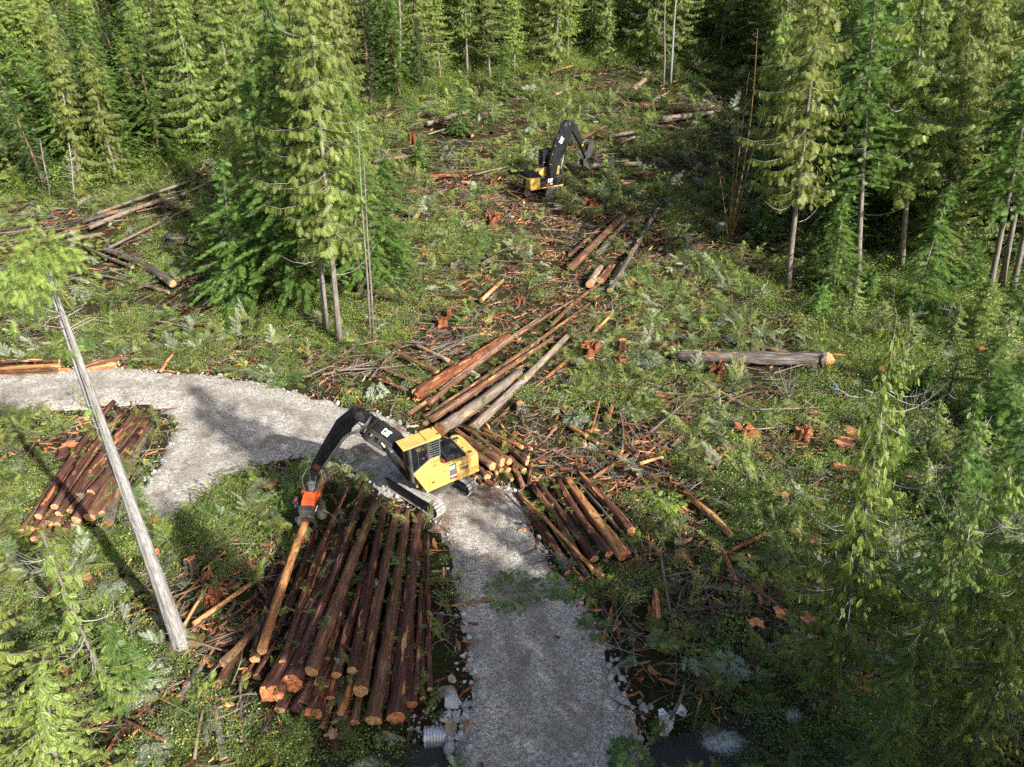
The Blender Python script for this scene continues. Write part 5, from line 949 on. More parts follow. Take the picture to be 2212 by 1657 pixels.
for c, x, y, w, h, lb in [(18, 480, 140, 60, .7, 'large red rotten stump heap below the far loader'), (18, 815, 85, 40, .8, 'red rotten stump right of the far loader'), (18, 1022, 52, 24, 1.2, 'upright rotten red stub far right of the loader'), (12, 515, 790, 46, 2.2, 'splintered red stub at the left of the far clearing'), (12, 840, 1080, 60, .9, 'splintered orange wood heap left of the far loader'), (12, 1000, 1065, 40, 1.2, 'dark red stub close left of the far loader'), (12, 390, 1175, 66, 1.0, 'red rotten root heap at the left of the far clearing'), (18, 580, 420, 30, .8, 'bright splintered stub in the mid clearing'), (18, 250, 260, 26, .8, 'orange splintered stub right of the dead poles'), (5, 1590, 520, 110, .7, 'reddish root mound right of the long stems'), (14, 565, 760, 80, .7, 'rusty root mound above the rotten red slabs'), (14, 915, 765, 56, .6, 'shaggy red root stub left of the half bare cedar'), (14, 400, 400, 70, .8, 'brown root mound left of the thin white stem'), (17, 1010, 0, 1, .1, '')]:
    if lb: stump(c, x, y, w, h, lb, mat='rotten', jag=.6, lobes=.25)
# ------------------------------------------------------------------ the grey snag, the alder, bare bushes
def branches_tree(name, base, stems, label, cat, mats, seed, twig=14, r0=.16, tl=1.2, group=None):
    rs = np.random.RandomState(seed); b = Vector(base); e = empty(name, b); mb = MB(); m2 = MB()
    for (top, r) in stems:
        d = Vector(top) - b; w = Vector(rs.normal(size=3) * .06 * d.length * .3); P = [d * s + w * math.sin(s * 3.0) * (1 if s else 0) + Vector((0, 0, -.25 if s == 0 else 0)) for s in (0, .2, .4, .6, .8, 1)]
        mb.tube(P, [r * (1 - .92 * s) + .006 for s in (0, .2, .4, .6, .8, 1)], 7)
        for k in range(twig):
            s = rs.uniform(.25, .98); p = d * s + w * math.sin(s * 3); a = rs.uniform(0, 6.28); l = tl * rs.uniform(.3, 1.0) * (1.15 - s * .6); o = Vector((math.cos(a), math.sin(a), rs.uniform(.2, .9))).normalized()
            q = [p, p + o * l * .5, p + o * l + Vector((0, 0, l * .25))]; m2.tube(q, [.014, .009, .003], 3, cap=False)
            for _ in range(2): m2.tube([q[1], q[1] + Vector(rs.normal(size=3) * .25 + [0, 0, .15]) * l], [.007, .002], 3, cap=False)
    mb.add(m2.v, m2.f, 1); mb.build('trunk', list(mats), e, True); tag(e, label, cat, group); return e
b = G(1572, 522)
branches_tree('alder_tree', b, [(at_y(tx, ty_, b.y + dy), r) for tx, ty_, dy, r in ((1634, 62, .2, .16), (1600, 190, -.5, .12), (1655, 205, .6, .12), (1583, 260, -.8, .10), (1668, 330, .9, .09), (1618, 150, -1, .13), (1545, 330, -1.2, .08), (1640, 400, 1.0, .07))], 'leafless many stemmed alder with mossy foot at the clearing edge', 'bare tree', (M['mossy'], M['twig']), 3, 22)
for c, x, y, tops, lb in [(14, 815, 590, ((700, 430), (760, 400), (835, 370), (860, 430), (790, 440)), 'leafless whitish bush below the big felled trunk'), (14, 530, 500, ((480, 350), (520, 330), (570, 350), (545, 390)), 'leafless reddish bush in front of the big felled trunk'), (13, 1030, 1500, ((980, 1400), (1040, 1370), (1085, 1410)), 'reddish leafless bush at the foot of the right stand')]:
    b = GC(c, x, y); branches_tree('bare_bush', b, [(at_y(*X(c, *t), b.y + random.uniform(-.6, .6)), .03) for t in tops], lb, 'bush', (M['twig'], M['twig']), int(x), 8, tl=.7)
def snag():
    b = G(393, 1398); top = at_y(112, 610, b.y); d = top - b; L = d.length; e = empty('dead_snag', b); rs = np.random.RandomState(9); m = 22; th = np.arange(m) * 2 * math.pi / m; V = []; n = 30
    fl = rs.uniform(0, 6.28, 5); q = Vector((0, 0, 1)).rotation_difference(d.normalized())
    for i in range(n):
        t = i / (n - 1); r = .33 * (1 - t) ** .85 + .055 + .17 * math.exp(-t * L / .5); pr = 1 + .10 * np.cos(2 * th + fl[0] + t) + .08 * np.cos(3 * th + fl[1] - t * 2) + .06 * np.cos(7 * th + fl[2]) + .03 * rs.normal(size=m)
        pr = pr - .35 * np.exp(-((th - 2.6) / .22) ** 2) * min(1, t * 4) * (t < .93)       # weathered groove
        V.append(np.stack([r * pr * np.cos(th), r * pr * np.sin(th), np.full(m, -.3 + (L + .3) * t) + (rs.uniform(-.5, .9, m) if i == n - 1 else 0)], 1))
    A = np.concatenate(V); F = [(i * m + j, i * m + (j + 1) % m, (i + 1) * m + (j + 1) % m, (i + 1) * m + j) for i in range(n - 1) for j in range(m)]
    V = A.tolist() + [[0, 0, L * .985]]; F += [((n - 1) * m + j, (n - 1) * m + (j + 1) % m, len(V) - 1) for j in range(m)]
    me = bpy.data.meshes.new('trunk'); me.from_pydata(V, [], F); me.materials.append(M['snag']); me.polygons.foreach_set('use_smooth', [True] * len(F)); me.update()
    o = link(bpy.data.objects.new('trunk', me), e); o.rotation_mode = 'QUATERNION'; o.rotation_quaternion = q
    sp_ = MB()   # splinters and stubs
    for k in range(60):
        t = rs.uniform(.04, .97); a = rs.uniform(0, 6.28); r = .33 * (1 - t) ** .85 + .06; p = Vector((r * math.cos(a), r * math.sin(a), L * t)); l = rs.uniform(.08, .4)
        sp_.tube([p, p + Vector((math.cos(a) * l * .5, math.sin(a) * l * .5, l * rs.uniform(-.6, 1)))], [.018, .004], 3, cap=False)
    s = sp_.build('branch_stubs', M['snag'], e); s.rotation_mode = 'QUATERNION'; s.rotation_quaternion = q
    slab = MB(); slab.tube([(-.32, .1, L * .54), (-.34, .12, L * .7), (-.27, .1, L * .84), (-.2, .1, L * .99)], [.05, .10, .09, .03], 6); s = slab.build('split_slab', M['snag'], e, True); s.rotation_mode = 'QUATERNION'; s.rotation_quaternion = q
    O = []; D = []; N = []; Ls = []
    for (tx, ty_, rr, k) in ((70, 575, 1.5, 520), (30, 610, .9, 130), (105, 545, .8, 110), (195, 880, .28, 18), (208, 930, .3, 26), (155, 750, .2, 8)):
        cpt = np.array(at_y(tx, ty_, b.y) - b); P = cpt + rs.normal(size=(k, 3)) * rr * [.52, .52, .38]
        for p in P: O.append(p); D.append(nrm(p - cpt) * .6 + rs.normal(size=3) * .35 - [0, 0, .45]); N.append(rs.normal(size=3) * .5 + [0, 0, .8]); Ls.append(rs.uniform(.22, .48))
    V, F, k = expand(FT_MD, O, D, N, np.array(Ls), np.ones(len(Ls)))
    link(bpy.data.objects.new('crown', mesh_np('crown', V, F, [M['cedar']], attrs={'tint': np.repeat(.45 + .55 * rs.rand(len(Ls)), k)})), e)
    tw = MB()
    for k in range(16):
        a = rs.uniform(0, 6.28); p = d * rs.uniform(.9, 1.0); l = rs.uniform(.8, 1.9); tw.tube([p, p + Vector((math.cos(a) * l * .6, math.sin(a) * l * .6, .15)), p + Vector((math.cos(a) * l, math.sin(a) * l, rs.uniform(-.3, .6)))], [.03, .02, .006], 4, cap=False)
    tw.build('branches', M['twig'], e)
    tag(e, 'tall weathered grey snag with a yellow green tuft on top', 'dead tree')
snag()
# ------------------------------------------------------------------ cut boughs, boulders, culverts, sheet, ribbons
def bough(c, x, y, w, mat, n, label, h=.5, up=0.0, zl=.35):
    p = GC(c, x, y, 0.15); r = XS(c, w) / 2 * proj(p)[2] / FOC; rs = np.random.RandomState(int(x + y)); O = []; D = []; N = []; Ls = []
    for k in range(n):
        a = rs.uniform(0, 6.28); q = math.sqrt(rs.rand()); o = np.array([math.cos(a) * q * r, math.sin(a) * q * r, h * (1 - q * q) * rs.uniform(.3, 1) + .08]); O.append(o); D.append([math.cos(a) + rs.normal() * .5, math.sin(a) + rs.normal() * .5, rs.uniform(-.6, .1) + up]); N.append([rs.normal() * .4, rs.normal() * .4, 1]); Ls.append(zl * rs.uniform(.7, 1.4))
    V, F, k = expand(FT_HI, O, D, N, np.array(Ls), np.ones(n)); e = empty('cedar_bough', p)
    link(bpy.data.objects.new('fronds', mesh_np('fronds', V, F, [M[mat]], attrs={'tint': np.repeat(rs.rand(n), k)})), e); mb = MB()
    for k in range(5):
        a = rs.uniform(0, 6.28); mb.tube([(-math.cos(a) * r * .7, -math.sin(a) * r * .7, .02), (0, 0, h * .6), (math.cos(a) * r * .8, math.sin(a) * r * .8, .05)], [.02, .016, .006], 4, cap=False)
    mb.build('stems', M['twig'], e); tag(e, label, 'bough', 'cut cedar boughs lying about')
for a in [
    (5, 1985, 660, 240, 'glaucous', 300, 'big pale grey green bough heap right of the long stems', .9), (5, 1480, 1070, 170, 'glaucous', 130, 'pale bough heap above the splintered heap'), (5, 15, 880, 130, 'glaucous', 120, 'pale bough at the road edge behind the boom elbow', .9), (6, 1200, 175, 230, 'slash_green', 200, 'bright green leafy bough right of the right deck'), (6, 560, 700, 260, 'hemlock', 110, 'green boughs across the right half of the road', .22), (6, 240, 735, 340, 'hemlock', 130, 'green boughs across the left half of the road', .2), (15, 450, 1005, 200, 'glaucous', 170, 'grey green bough above the stream in shade', .7), (16, 960, 1100, 300, 'glaucous', 190, 'pale dead fir top right of the young cedars', .8), (16, 760, 460, 150, 'glaucous', 130, 'pale bough in the snag shadow'), (16, 1060, 1520, 200, 'glaucous', 130, 'pale bough at the bottom left'), (7, 1700, 190, 260, 'slash_green', 200, 'leafy green bough right of the lower road', .8), (7, 1450, 1015, 240, 'hemlock', 120, 'green boughs beside the bottom right road edge'), (7, 1220, 180, 200, 'hemlock', 60, 'green bough on the right edge of the lower road', .3), (18, 880, 95, 34, 'glaucous', 70, 'bluish bough right of the far loader'), (12, 740, 930, 110, 'glaucous', 110, 'bluish bough heap left of the far loader', .9), (12, 2190, 510, 90, 'glaucous', 90, 'whitish bough at the upper right of the clearing', .9), (17, 300, 440, 70, 'glaucous', 130, 'pale drooping bough behind the snag top', .9), (12, 1900, 985, 110, 'glaucous', 90, 'whitish bough on the far end of the dark trunk'), (4, 1180, 380, 130, 'hemlock', 90, 'green bough lying on the top of the large deck', 1.1), (4, 1230, 590, 150, 'hemlock', 90, 'green bough lying across the middle of the large deck', 1.2)]:
    bough(*a)
bi = 0
for c, x, y, w, mat, lb in [
    (7, 330, 492, 60, 'rock_tan', 'upper pale tan boulder on the left road edge'), (7, 300, 560, 105, 'rock_tan', 'long yellowish boulder left of the lower road'), (7, 318, 625, 125, 'rock', 'large whitish block boulder left of the lower road'), (7, 285, 722, 80, 'rock', 'grey boulder under the whitish block'), (7, 358, 728, 66, 'rock', 'grey boulder right of the tan one'), (7, 322, 775, 100, 'rock_tan', 'pinkish tan boulder above the left culvert'), (7, 422, 690, 54, 'rock', 'small whitish boulder on the left road edge'), (7, 328, 920, 96, 'rock', 'pointed pale boulder beside the left culvert'), (7, 200, 1005, 140, 'rock_tan', 'big rough boulder below the left culvert'), (7, 402, 960, 44, 'rock', 'small white boulder at the bottom left road edge'), (7, 480, 955, 50, 'rock', 'round white boulder on the lower road edge'), (7, 300, 842, 66, 'rock', 'dark flat boulder right of the left culvert'), (7, 375, 848, 64, 'rock', 'grey flat boulder beside the dark flat one'),
    (7, 445, 335, 40, 'rock', 'pale boulder on the upper left road edge'), (7, 400, 345, 40, 'rock', 'pale boulder next to the upper left road edge'), (7, 432, 405, 46, 'rock', 'whitish boulder above the yellowish long one'), (7, 470, 442, 38, 'rock', 'small pale boulder above the block boulder'), (7, 404, 182, 40, 'rock_tan', 'round yellow boulder near the deck edge'), (7, 255, 88, 52, 'rock', 'white boulder by the right end of the large deck'), (7, 1366, 440, 54, 'rock', 'round white boulder on the right road edge'), (7, 1332, 478, 62, 'rock', 'bluish white boulder below the round white one'), (7, 1402, 488, 46, 'rock', 'bluish flat boulder right of the bluish white one'), (7, 1320, 412, 48, 'rock', 'brownish boulder above the round white one'), (7, 1458, 738, 42, 'rock', 'whitish boulder left of the right culvert'), (7, 1500, 862, 110, 'rock_tan', 'big tan boulder below the right culvert'), (7, 1462, 892, 46, 'rock', 'square grey block under the right culvert'), (7, 1382, 618, 38, 'rock', 'pale boulder low on the right road edge'), (7, 640, 738, 46, 'rock_tan', 'flat tan stone in the middle of the lower road'), (7, 1630, 985, 90, 'rock', 'grey slab boulder at the foot of the white sheet'), (7, 1540, 670, 60, 'rock', 'dark boulder behind the right culvert'), (7, 580, 520, 58, 'rotten', 'orange bark slab lying on the lower road')]:
    lev = .0; p = GC(c, x, y, .2); s = XS(c, w) * proj(p)[2] / FOC * 1.12; bi += 1
    LOGSEG.append((p.x, p.y, p.x + .01, p.y, s * .5)); o = link(bpy.data.objects.new('boulder' if mat != 'rotten' else 'bark_slab', rock_mesh(40 + bi, mat, 3, 'boulder', .72 if mat != 'rotten' else .2))); o.location = p + Vector((0, 0, -.1 - .05 * s)); o.scale = (s, s, s * (1 if s < 1.3 else .8)); o.rotation_euler = (.15 * math.sin(bi), .2 * math.cos(bi * 2), bi * 1.7)
    tag(o, lb, 'boulder' if mat != 'rotten' else 'bark slab', 'boulders along the lower road' if mat != 'rotten' else None)
def culvert(A, B, r, label):
    A = Vector(A); B = Vector(B); L = (B - A).length; n = int(L / .034); e = empty('culvert_pipe', A); d = (B - A) / L
    for nm, k in (('pipe_shell', 1.0), ('pipe_lining', .93)):
        mb = MB(); P = [d * L * i / n for i in range(n + 1)]; mb.tube(P, [r * k + .028 * math.cos(i * math.pi / 2) for i in range(n + 1)], 26, cap=False)
        mb.build(nm, M['galv'], e, True)
    mb = MB(); P = [d * (L - .03), d * (L + .012)]; mb.tube(P, [r * 1.06, r * 1.06], 26, cap=False); mb.tube(P, [r * .92, r * .92], 26, cap=False); mb.build('rim', M['galv'], e, True)
    tag(e, label, 'culvert', 'culvert pipes under the lower road')
q = flat(*X(7, 252, 868), -.75); q2 = flat(*X(7, 160, 872), -.8); culvert((q[0] + 1.0, q[1] + .1, -.70), (q2[0], q2[1], -.80), .50, 'ribbed steel culvert pouring foaming water left of the road')
q = flat(*X(7, 1480, 768), -.7); q2 = flat(*X(7, 1522, 770), -.75); culvert((q[0] - 1.2, q[1] - .1, -.68), (q2[0], q2[1], -.72), .46, 'ribbed steel culvert end right of the road by the white sheet')
poly = np.array([X(7, *p) for p in ((1748, 690), (1812, 738), (1800, 762), (1735, 752), (1722, 815), (1692, 850), (1722, 915), (1768, 960), (1705, 952), (1652, 892), (1636, 800), (1622, 740), (1650, 735), (1700, 770), (1728, 725))])
gp = np.array([flat(px, py, -.7) for px, py in poly]); a0 = gp.min(0); a1 = gp.max(0); ux = np.arange(a0[0], a1[0], .05); uy = np.arange(a0[1], a1[1], .05); UX, UY = np.meshgrid(ux, uy); dd = sdist(np.stack([UX.ravel(), UY.ravel()], 1), gp)
F4 = grid_faces(len(ux), len(uy)); F4 = F4[(dd[F4] > -.03).all(1)]; used = np.unique(F4); rm = np.full(UX.size, -1); rm[used] = np.arange(len(used)); UZ = np.maximum(height(UX, UY) + .05, -.98) + .07 * fbm(UX / .35, UY / .35, 3, 3) + .04
o = link(bpy.data.objects.new('fabric_sheet', mesh_np('fabric_sheet', np.stack([UX.ravel(), UY.ravel(), UZ.ravel()], 1)[used], rm[F4], [M['sheet']], True))); md = o.modifiers.new('thick', 'SOLIDIFY'); md.thickness = .012
tag(o, 'crumpled white fabric sheet lying beside the stream', 'sheet')
def ribbon(p, label, mat, l=.7, w=.07, ring=None):
    mb = MB(); p = Vector(p); e = empty('flagging_ribbon', p); pts_ = [(0, -.02, 0), (.03, -.05, -l * .3), (-.02, -.04, -l * .65), (.05, -.06, -l)]
    for i in range(3):
        a, b_ = pts_[i], pts_[i + 1]; mb.add([(a[0] - w / 2, a[1], a[2]), (a[0] + w / 2, a[1], a[2]), (b_[0] + w / 2, b_[1], b_[2]), (b_[0] - w / 2, b_[1], b_[2])], [(0, 1, 2, 3)])
    mb.build('tail', M[mat], e)
    if ring:
        r2 = MB(); k = 14; r2.tube([(0, ring, -.04), (0, ring, .04)], [ring * 1.05, ring * 1.05], k, cap=False); r2.build('band', M[mat], e)
    tag(e, label, 'ribbon')
tb = G(1788, 1560); tp = at_y(1930, 680, tb.y); q = tb + (tp - tb) * .12; ribbon((q.x, q.y - .3, q.z), 'pink flagging ribbon tied round the half bare cedar stem', 'pink', .75, .08, .3)
q = GC(14, 1105, 500, .8); ribbon(q, 'blue flagging ribbon hanging below the bright cut face', 'blue', .8, .09)
qa = GC(14, 475, 240, .62); mb = MB()
mb.box((0, 0, 0), (.45, .02, .05), Matrix.Rotation(.3, 3, 'Y')); mb.box((0, -.025, 0), (.40, .02, .05), Matrix.Rotation(-.5, 3, 'Y')); mb.box((.05, -.05, .05), (.3, .02, .05), Matrix.Rotation(.05, 3, 'Y'))
o = mb.build('paint_mark', M['blue']); o.location = qa; tag(o, 'blue sprayed mark on the dark thin trunk', 'paint mark')
LP = np.array(LOGPTS); n = len(LP); print('LOGPTS', n)
scatter('log_litter', C_br, LP, np.stack([srs.normal(size=n) * .35, srs.normal(size=n) * .35, srs.rand(n) * 6.28], 1), srs.uniform(.3, .8, n), pick(n, [4, 4, .6, 4, .5, 3, 2]), 'green cedar sprigs lying on the logs')
# ------------------------------------------------------------------ machines
def local_empty(name, parent, loc=(0, 0, 0), rz=0.0):
    e = empty(name, loc, rz); e.parent = parent; return e
def decal(name, polys, mat, parent, P0, ux, uz, size, thick=.012):
    """flat lettering polygons (unit coords) laid on a surface: P0 origin, ux reading direction, uz up direction"""
    ux = Vector(ux).normalized(); uz = Vector(uz).normalized(); nn = ux.cross(uz); mb = MB()
    for pl in polys:
        k = len(pl); vs = [Vector(P0) + ux * (x * size) + uz * (y * size) + nn * thick for x, y in pl]; mb.add(vs, [tuple(range(k))])
    return mb.build(name, mat, parent)
LET_C = [[(0, .12), (.12, 0), (.12, 1), (0, .88)], [(.12, 0), (.42, 0), (.54, .12), (.54, .36), (.36, .36), (.36, .16), (.19, .16), (.12, .2)], [(.12, 1), (.12, .8), (.19, .84), (.36, .84), (.36, .64), (.54, .64), (.54, .88), (.42, 1)], [(.12, .2), (.19, .16), (.19, .84), (.12, .8)]]
LET_A = [[(.56, 0), (.76, 1), (.90, 1), (.74, 0)], [(.90, 1), (.76, 1), (.92, 0), (1.10, 0)], [(.72, .32), (.94, .32), (.94, .46), (.72, .46)]]
LET_T = [[(1.0, 1), (1.0, .82), (1.56, .82), (1.56, 1)], [(1.19, .82), (1.19, 0), (1.37, 0), (1.37, .82)]]
TRI = [[(.52, .0), (.83, .42), (1.14, .0)]]
def cat_logo(parent, P0, ux, uz, size, nm='lettering'):
    a = decal(nm, LET_C + LET_A + LET_T, M['white'], parent, P0, ux, uz, size)
    decal('lettering_triangle', TRI, M['amber'], parent, P0, ux, uz, size, .018); return a
def text_part(s, size, mat, parent, P0, ux, uz, name='lettering', bold=.012):
    cu = bpy.data.curves.new('txt', 'FONT'); cu.body = s; cu.size = size; cu.offset = bold * size; cu.extrude = .001
    o = bpy.data.objects.new('txt', cu); COL.objects.link(o); dg = bpy.context.evaluated_depsgraph_get(); me = bpy.data.meshes.new_from_object(o.evaluated_get(dg)); bpy.data.objects.remove(o)
    me.materials.clear(); me.materials.append(mat); x = Vector(ux).normalized(); y = Vector(uz).normalized(); z = x.cross(y)
    me.transform(Matrix.Translation(Vector(P0) + z * .012) @ Matrix((x, y, z)).transposed().to_4x4()); me.name = name
    return link(bpy.data.objects.new(name, me), parent)
def track(parent, y, L, Hh, w, side, z0=0.0):
    """side: +1 when the open outer face looks to +y"""
    e = local_empty('track', parent, (0, y, z0)); r = Hh / 2 - .06; cx = L / 2 - Hh / 2
    def path(s):
        st = 2 * cx; ar = math.pi * r; T = 2 * st + 2 * ar; s = s % T
        if s < st: return Vector((-cx + s, 0, Hh - .06 - .05 * math.sin(math.pi * s / st))), Vector((1, 0, 0))
        s -= st
        if s < ar: a = math.pi / 2 - s / r; return Vector((cx + r * math.cos(a), 0, Hh / 2 + r * math.sin(a))), Vector((math.sin(a), 0, -math.cos(a)))
        s -= ar
        if s < st: return Vector((cx - s, 0, .06)), Vector((-1, 0, 0))
        s -= st; a = -math.pi / 2 - s / r; return Vector((-cx + r * math.cos(a), 0, Hh / 2 + r * math.sin(a))), Vector((math.sin(a), 0, -math.cos(a)))
    T = 4 * cx + 2 * math.pi * r; n = int(T / .205); sh = MB(); lk = MB()
    for i in range(n):
        p, t = path(T * i / n); nn = Vector((0, 1, 0)).cross(t) * 1; nn = -nn if nn.dot(p - Vector((0, 0, Hh / 2))) < 0 else nn
        Mx = Matrix((t, Vector((0, 1, 0)), nn)).transposed()
        sh.box(p + nn * .035, (.172, w, .03), Mx); sh.box(p + nn * .066 - t * .055, (.026, w, .045), Mx); sh.box(p + nn * .058 + t * .035, (.02, w, .028), Mx)
        for sy in (-1, 1): lk.box(p - nn * .03 + Vector((0, sy * .09, 0)), (.18, .05, .09), Mx)
        if i % 1 == 0: lk.box(p + nn * .052 + t * .0 + Vector((0, .0, 0)), (.05, .09, .002), Mx)
    sh.build('track_shoes', M['track'], e); lk.build('track_links', M['trackdark'], e)
    fr = MB(); fr.box((0, 0, Hh * .46), (2 * cx - .25, w * .62, Hh * .42)); fr.prism([(-cx * .8, Hh * .60), (cx * .8, Hh * .60), (cx * .6, Hh * .76), (-cx * .6, Hh * .76)], -.15, .15)
    fr.box((0, side * w * .33, Hh * .30), (2 * cx - .5, .05, .20)); fr.box((cx * .25, side * w * .35, Hh * .55), (.5, .06, .16)); fr.box((-cx * .3, side * w * .35, Hh * .55), (.3, .06, .14))
    fr.build('track_frame', M['trackdark'], e, bevel=.02)
    for sx in (-1, 1):
        mb = MB(); mb.tube([(sx * cx, -.12, Hh / 2), (sx * cx, .12, Hh / 2)], r - .06, 20); mb.tube([(sx * cx, -w * .36, Hh / 2), (sx * cx, w * .36, Hh / 2)], r * .45, 16); mb.build('idler_wheel', M['trackdark'], e)
    for k in range(7):
        x = -cx + .35 + (2 * cx - .7) * k / 6; mb = MB(); mb.tube([(x, -w * .3, .18), (x, w * .3, .18)], .11, 12); mb.build('roller', M['trackdark'], e)
    return e
def bar(mb, a, b, r, n=8): mb.tube([a, b], r, n)
def cyl(name, parent, a, b, r, frac=.6):
    a = Vector(a); b = Vector(b); mb = MB(); mb.tube([a, a.lerp(b, frac)], r, 12); o = mb.build('cylinder_barrel' if not name else name, M['black'], parent, False)
    m2 = MB(); m2.tube([a.lerp(b, frac), b], r * .55, 10); m2.build('piston_rod', M['steel'], o); return o
def hose(parent, pts, r=.022, mat='hose', name='hose'):
    """smooth tube through points"""
    P = [Vector(p) for p in pts]; Q = []
    for i in range(len(P) - 1):
        p0, p1, p2, p3 = P[max(i - 1, 0)], P[i], P[i + 1], P[min(i + 2, len(P) - 1)]
        for k in range(6):
            t = k / 6; Q.append(.5 * ((2 * p1) + (p2 - p0) * t + (2 * p0 - 5 * p1 + 4 * p2 - p3) * t * t + (3 * p1 - p0 - 3 * p2 + p3) * t ** 3))
    Q.append(P[-1]); mb = MB(); mb.tube(Q, r, 6); return mb.build(name, M[mat], parent, True)
# ---- the near machine
AC = Vector((-5.3, 36.3, 0)); AZ = float(hgt(-5.3, 36.3)) + .16; HD = R(212)
ma = empty('processor_machine', (AC.x, AC.y, AZ), HD); zs = -.16
tag(ma, 'yellow tracked machine with high cab and black boom holding an orange processing head', 'log processor')
TH = math.atan2(-.66, .75) - HD
ue = local_empty('undercarriage', ma, (0, 0, 0), TH)
mb = MB(); mb.box((0, 0, .72), (1.7, 2.4, .42)); mb.tube([(0, 0, .9), (0, 0, 1.32)], .62, 24); mb.box((.9, 0, .62), (.5, 2.3, .3)); mb.box((-.9, 0, .62), (.5, 2.3, .3)); mb.build('carbody', M['trackdark'], ue, bevel=.03)
for s in (-1, 1):
    t = track(ue, s * 1.40, 5.05, 1.06, .70, s)
hs = local_empty('house', ma); Z = zs
def zz(pts): return [(x, z + Z) for x, z in pts]
mb = MB(); mb.prism(zz([(.75, 1.45), (.75, 1.62), (-2.85, 1.62), (-2.85, 1.50), (-2.4, 1.42)]), -1.5, 1.47); mb.prism(zz([(.7, 1.62), (1.5, 2.0), (1.5, 2.35), (-.3, 2.55), (-.3, 1.62)]), -1.5, -.45); mb.box((-.2, -.05, 1.95 + Z), (1.4, .75, .7)); mb.build('deck_frame', M['yellow'], hs, bevel=.02)
mb = MB(); mb.prism(zz([(.85, 1.36), (1.66, 3.08), (.58, 3.72), (-.10, 3.78), (-.16, 3.25), (-.74, 2.72), (-.75, 1.60), (-.6, 1.44)]), 1.38, 1.5); o = mb.build('cab_side_panel', M['yellow'], hs, bevel=.015)
mb = MB(); mb.prism(zz([(.62, 1.72), (.62, 2.55), (-.1, 2.62), (-.1, 1.62)]), 1.5, 1.525); dr = mb.build('access_door', M['yellow'], o, bevel=.008)
mb = MB(); mb.box((.42, 1.53, 2.0 + Z), (.16, .03, .12)); mb.build('latch', M['darktext'], dr)
mb = MB(); mb.box((.66, 1.53, 2.35 + Z), (.05, .05, .16)); mb.box((.66, 1.53, 1.86 + Z), (.05, .05, .16)); mb.build('hinge', M['yellow'], dr)
text_part('D1', .26, M['darktext'], o, (.34, 1.5, 3.12 + Z), (-1, 0, .04), (.0, 0, 1))
text_part('PPPPPP', .085, M['darktext'], o, (-.28, 1.5, 2.46 + Z), (-1, 0, .05), (0, 0, 1))
gm = []
for k in range(7):
    x0 = k * .115; h_ = (.12, .07, .17, .10, .22, .11, .13)[k]; gm += [[(x0, 0), (x0 + .085, 0), (x0 + .05, h_)], [(x0 + .012, h_ * .45), (x0 + .075, h_ * .45), (x0 + .045, h_ * 1.25)]]
gm += [[(.0, -.035), (.80, -.035), (.80, -.015), (.0, -.015)], [(.1, -.075), (.7, -.075), (.7, -.058), (.1, -.058)], [(.05, -.115), (.76, -.115), (.76, -.104), (.05, -.104)]]
decal('green_tree_emblem', gm, M['green'], o, (.47, 1.5, 3.47 + Z), (-1, 0, .04), (0, 0, 1), .95)
mb = MB(); mb.prism(zz([(.95, 1.45), (1.66, 3.0), (1.5, 3.0), (.8, 1.5)]), .42, 1.38); mb.box((1.25, .9, 1.75 + Z), (.18, .25, .3)); mb.box((.9, 1.15, 1.42 + Z), (.16, .2, .28)); mb.build('front_skirt', M['yellow'], hs, bevel=.015)
mb = MB(); mb.prism(zz([(-.76, 1.64), (-.74, 2.72), (-1.24, 2.76), (-1.29, 1.72)]), 1.30, 1.48); o = mb.build('side_panel', M['deckgrey'], hs, bevel=.01)
cat_logo(o, (-.72, 1.48, 2.42 + Z), (-1, 0, .02), (0, 0, 1), .26); text_part('568 FM', .15, M['white'], o, (-.78, 1.48, 1.84 + Z), (-1, 0, .03), (0, 0, 1)); decal('red_wedge', [[(.0, 0), (.22, 0), (.22, .42)]], M['red'], o, (-1.05, 1.48, 1.76 + Z), (-1, 0, 0), (0, 0, 1), 1.0)
mb = MB(); mb.prism(zz([(-1.26, 1.66), (-1.24, 2.72), (-2.38, 2.70), (-2.40, 1.66)]), 1.28, 1.47); o = mb.build('engine_door', M['yellow'], hs, bevel=.015)
mb = MB()
for r_ in range(2):
    for k in range(13): mb.box((-1.38 - k * .062, 1.475, 2.56 - r_ * .07 + Z), (.035, .02, .04), Matrix.Rotation(.5 * (-1) ** k, 3, 'Y'))
mb.build('louvres', M['darktext'], o)
mb = MB(); mb.box((-1.78, 1.475, 2.22 + Z), (.62, .014, .26)); mb.build('faded_plate', M['deckgrey'], o); mb = MB(); mb.box((-1.38, 1.475, 2.15 + Z), (.16, .02, .18)); mb.build('latch', M['amber'], o)
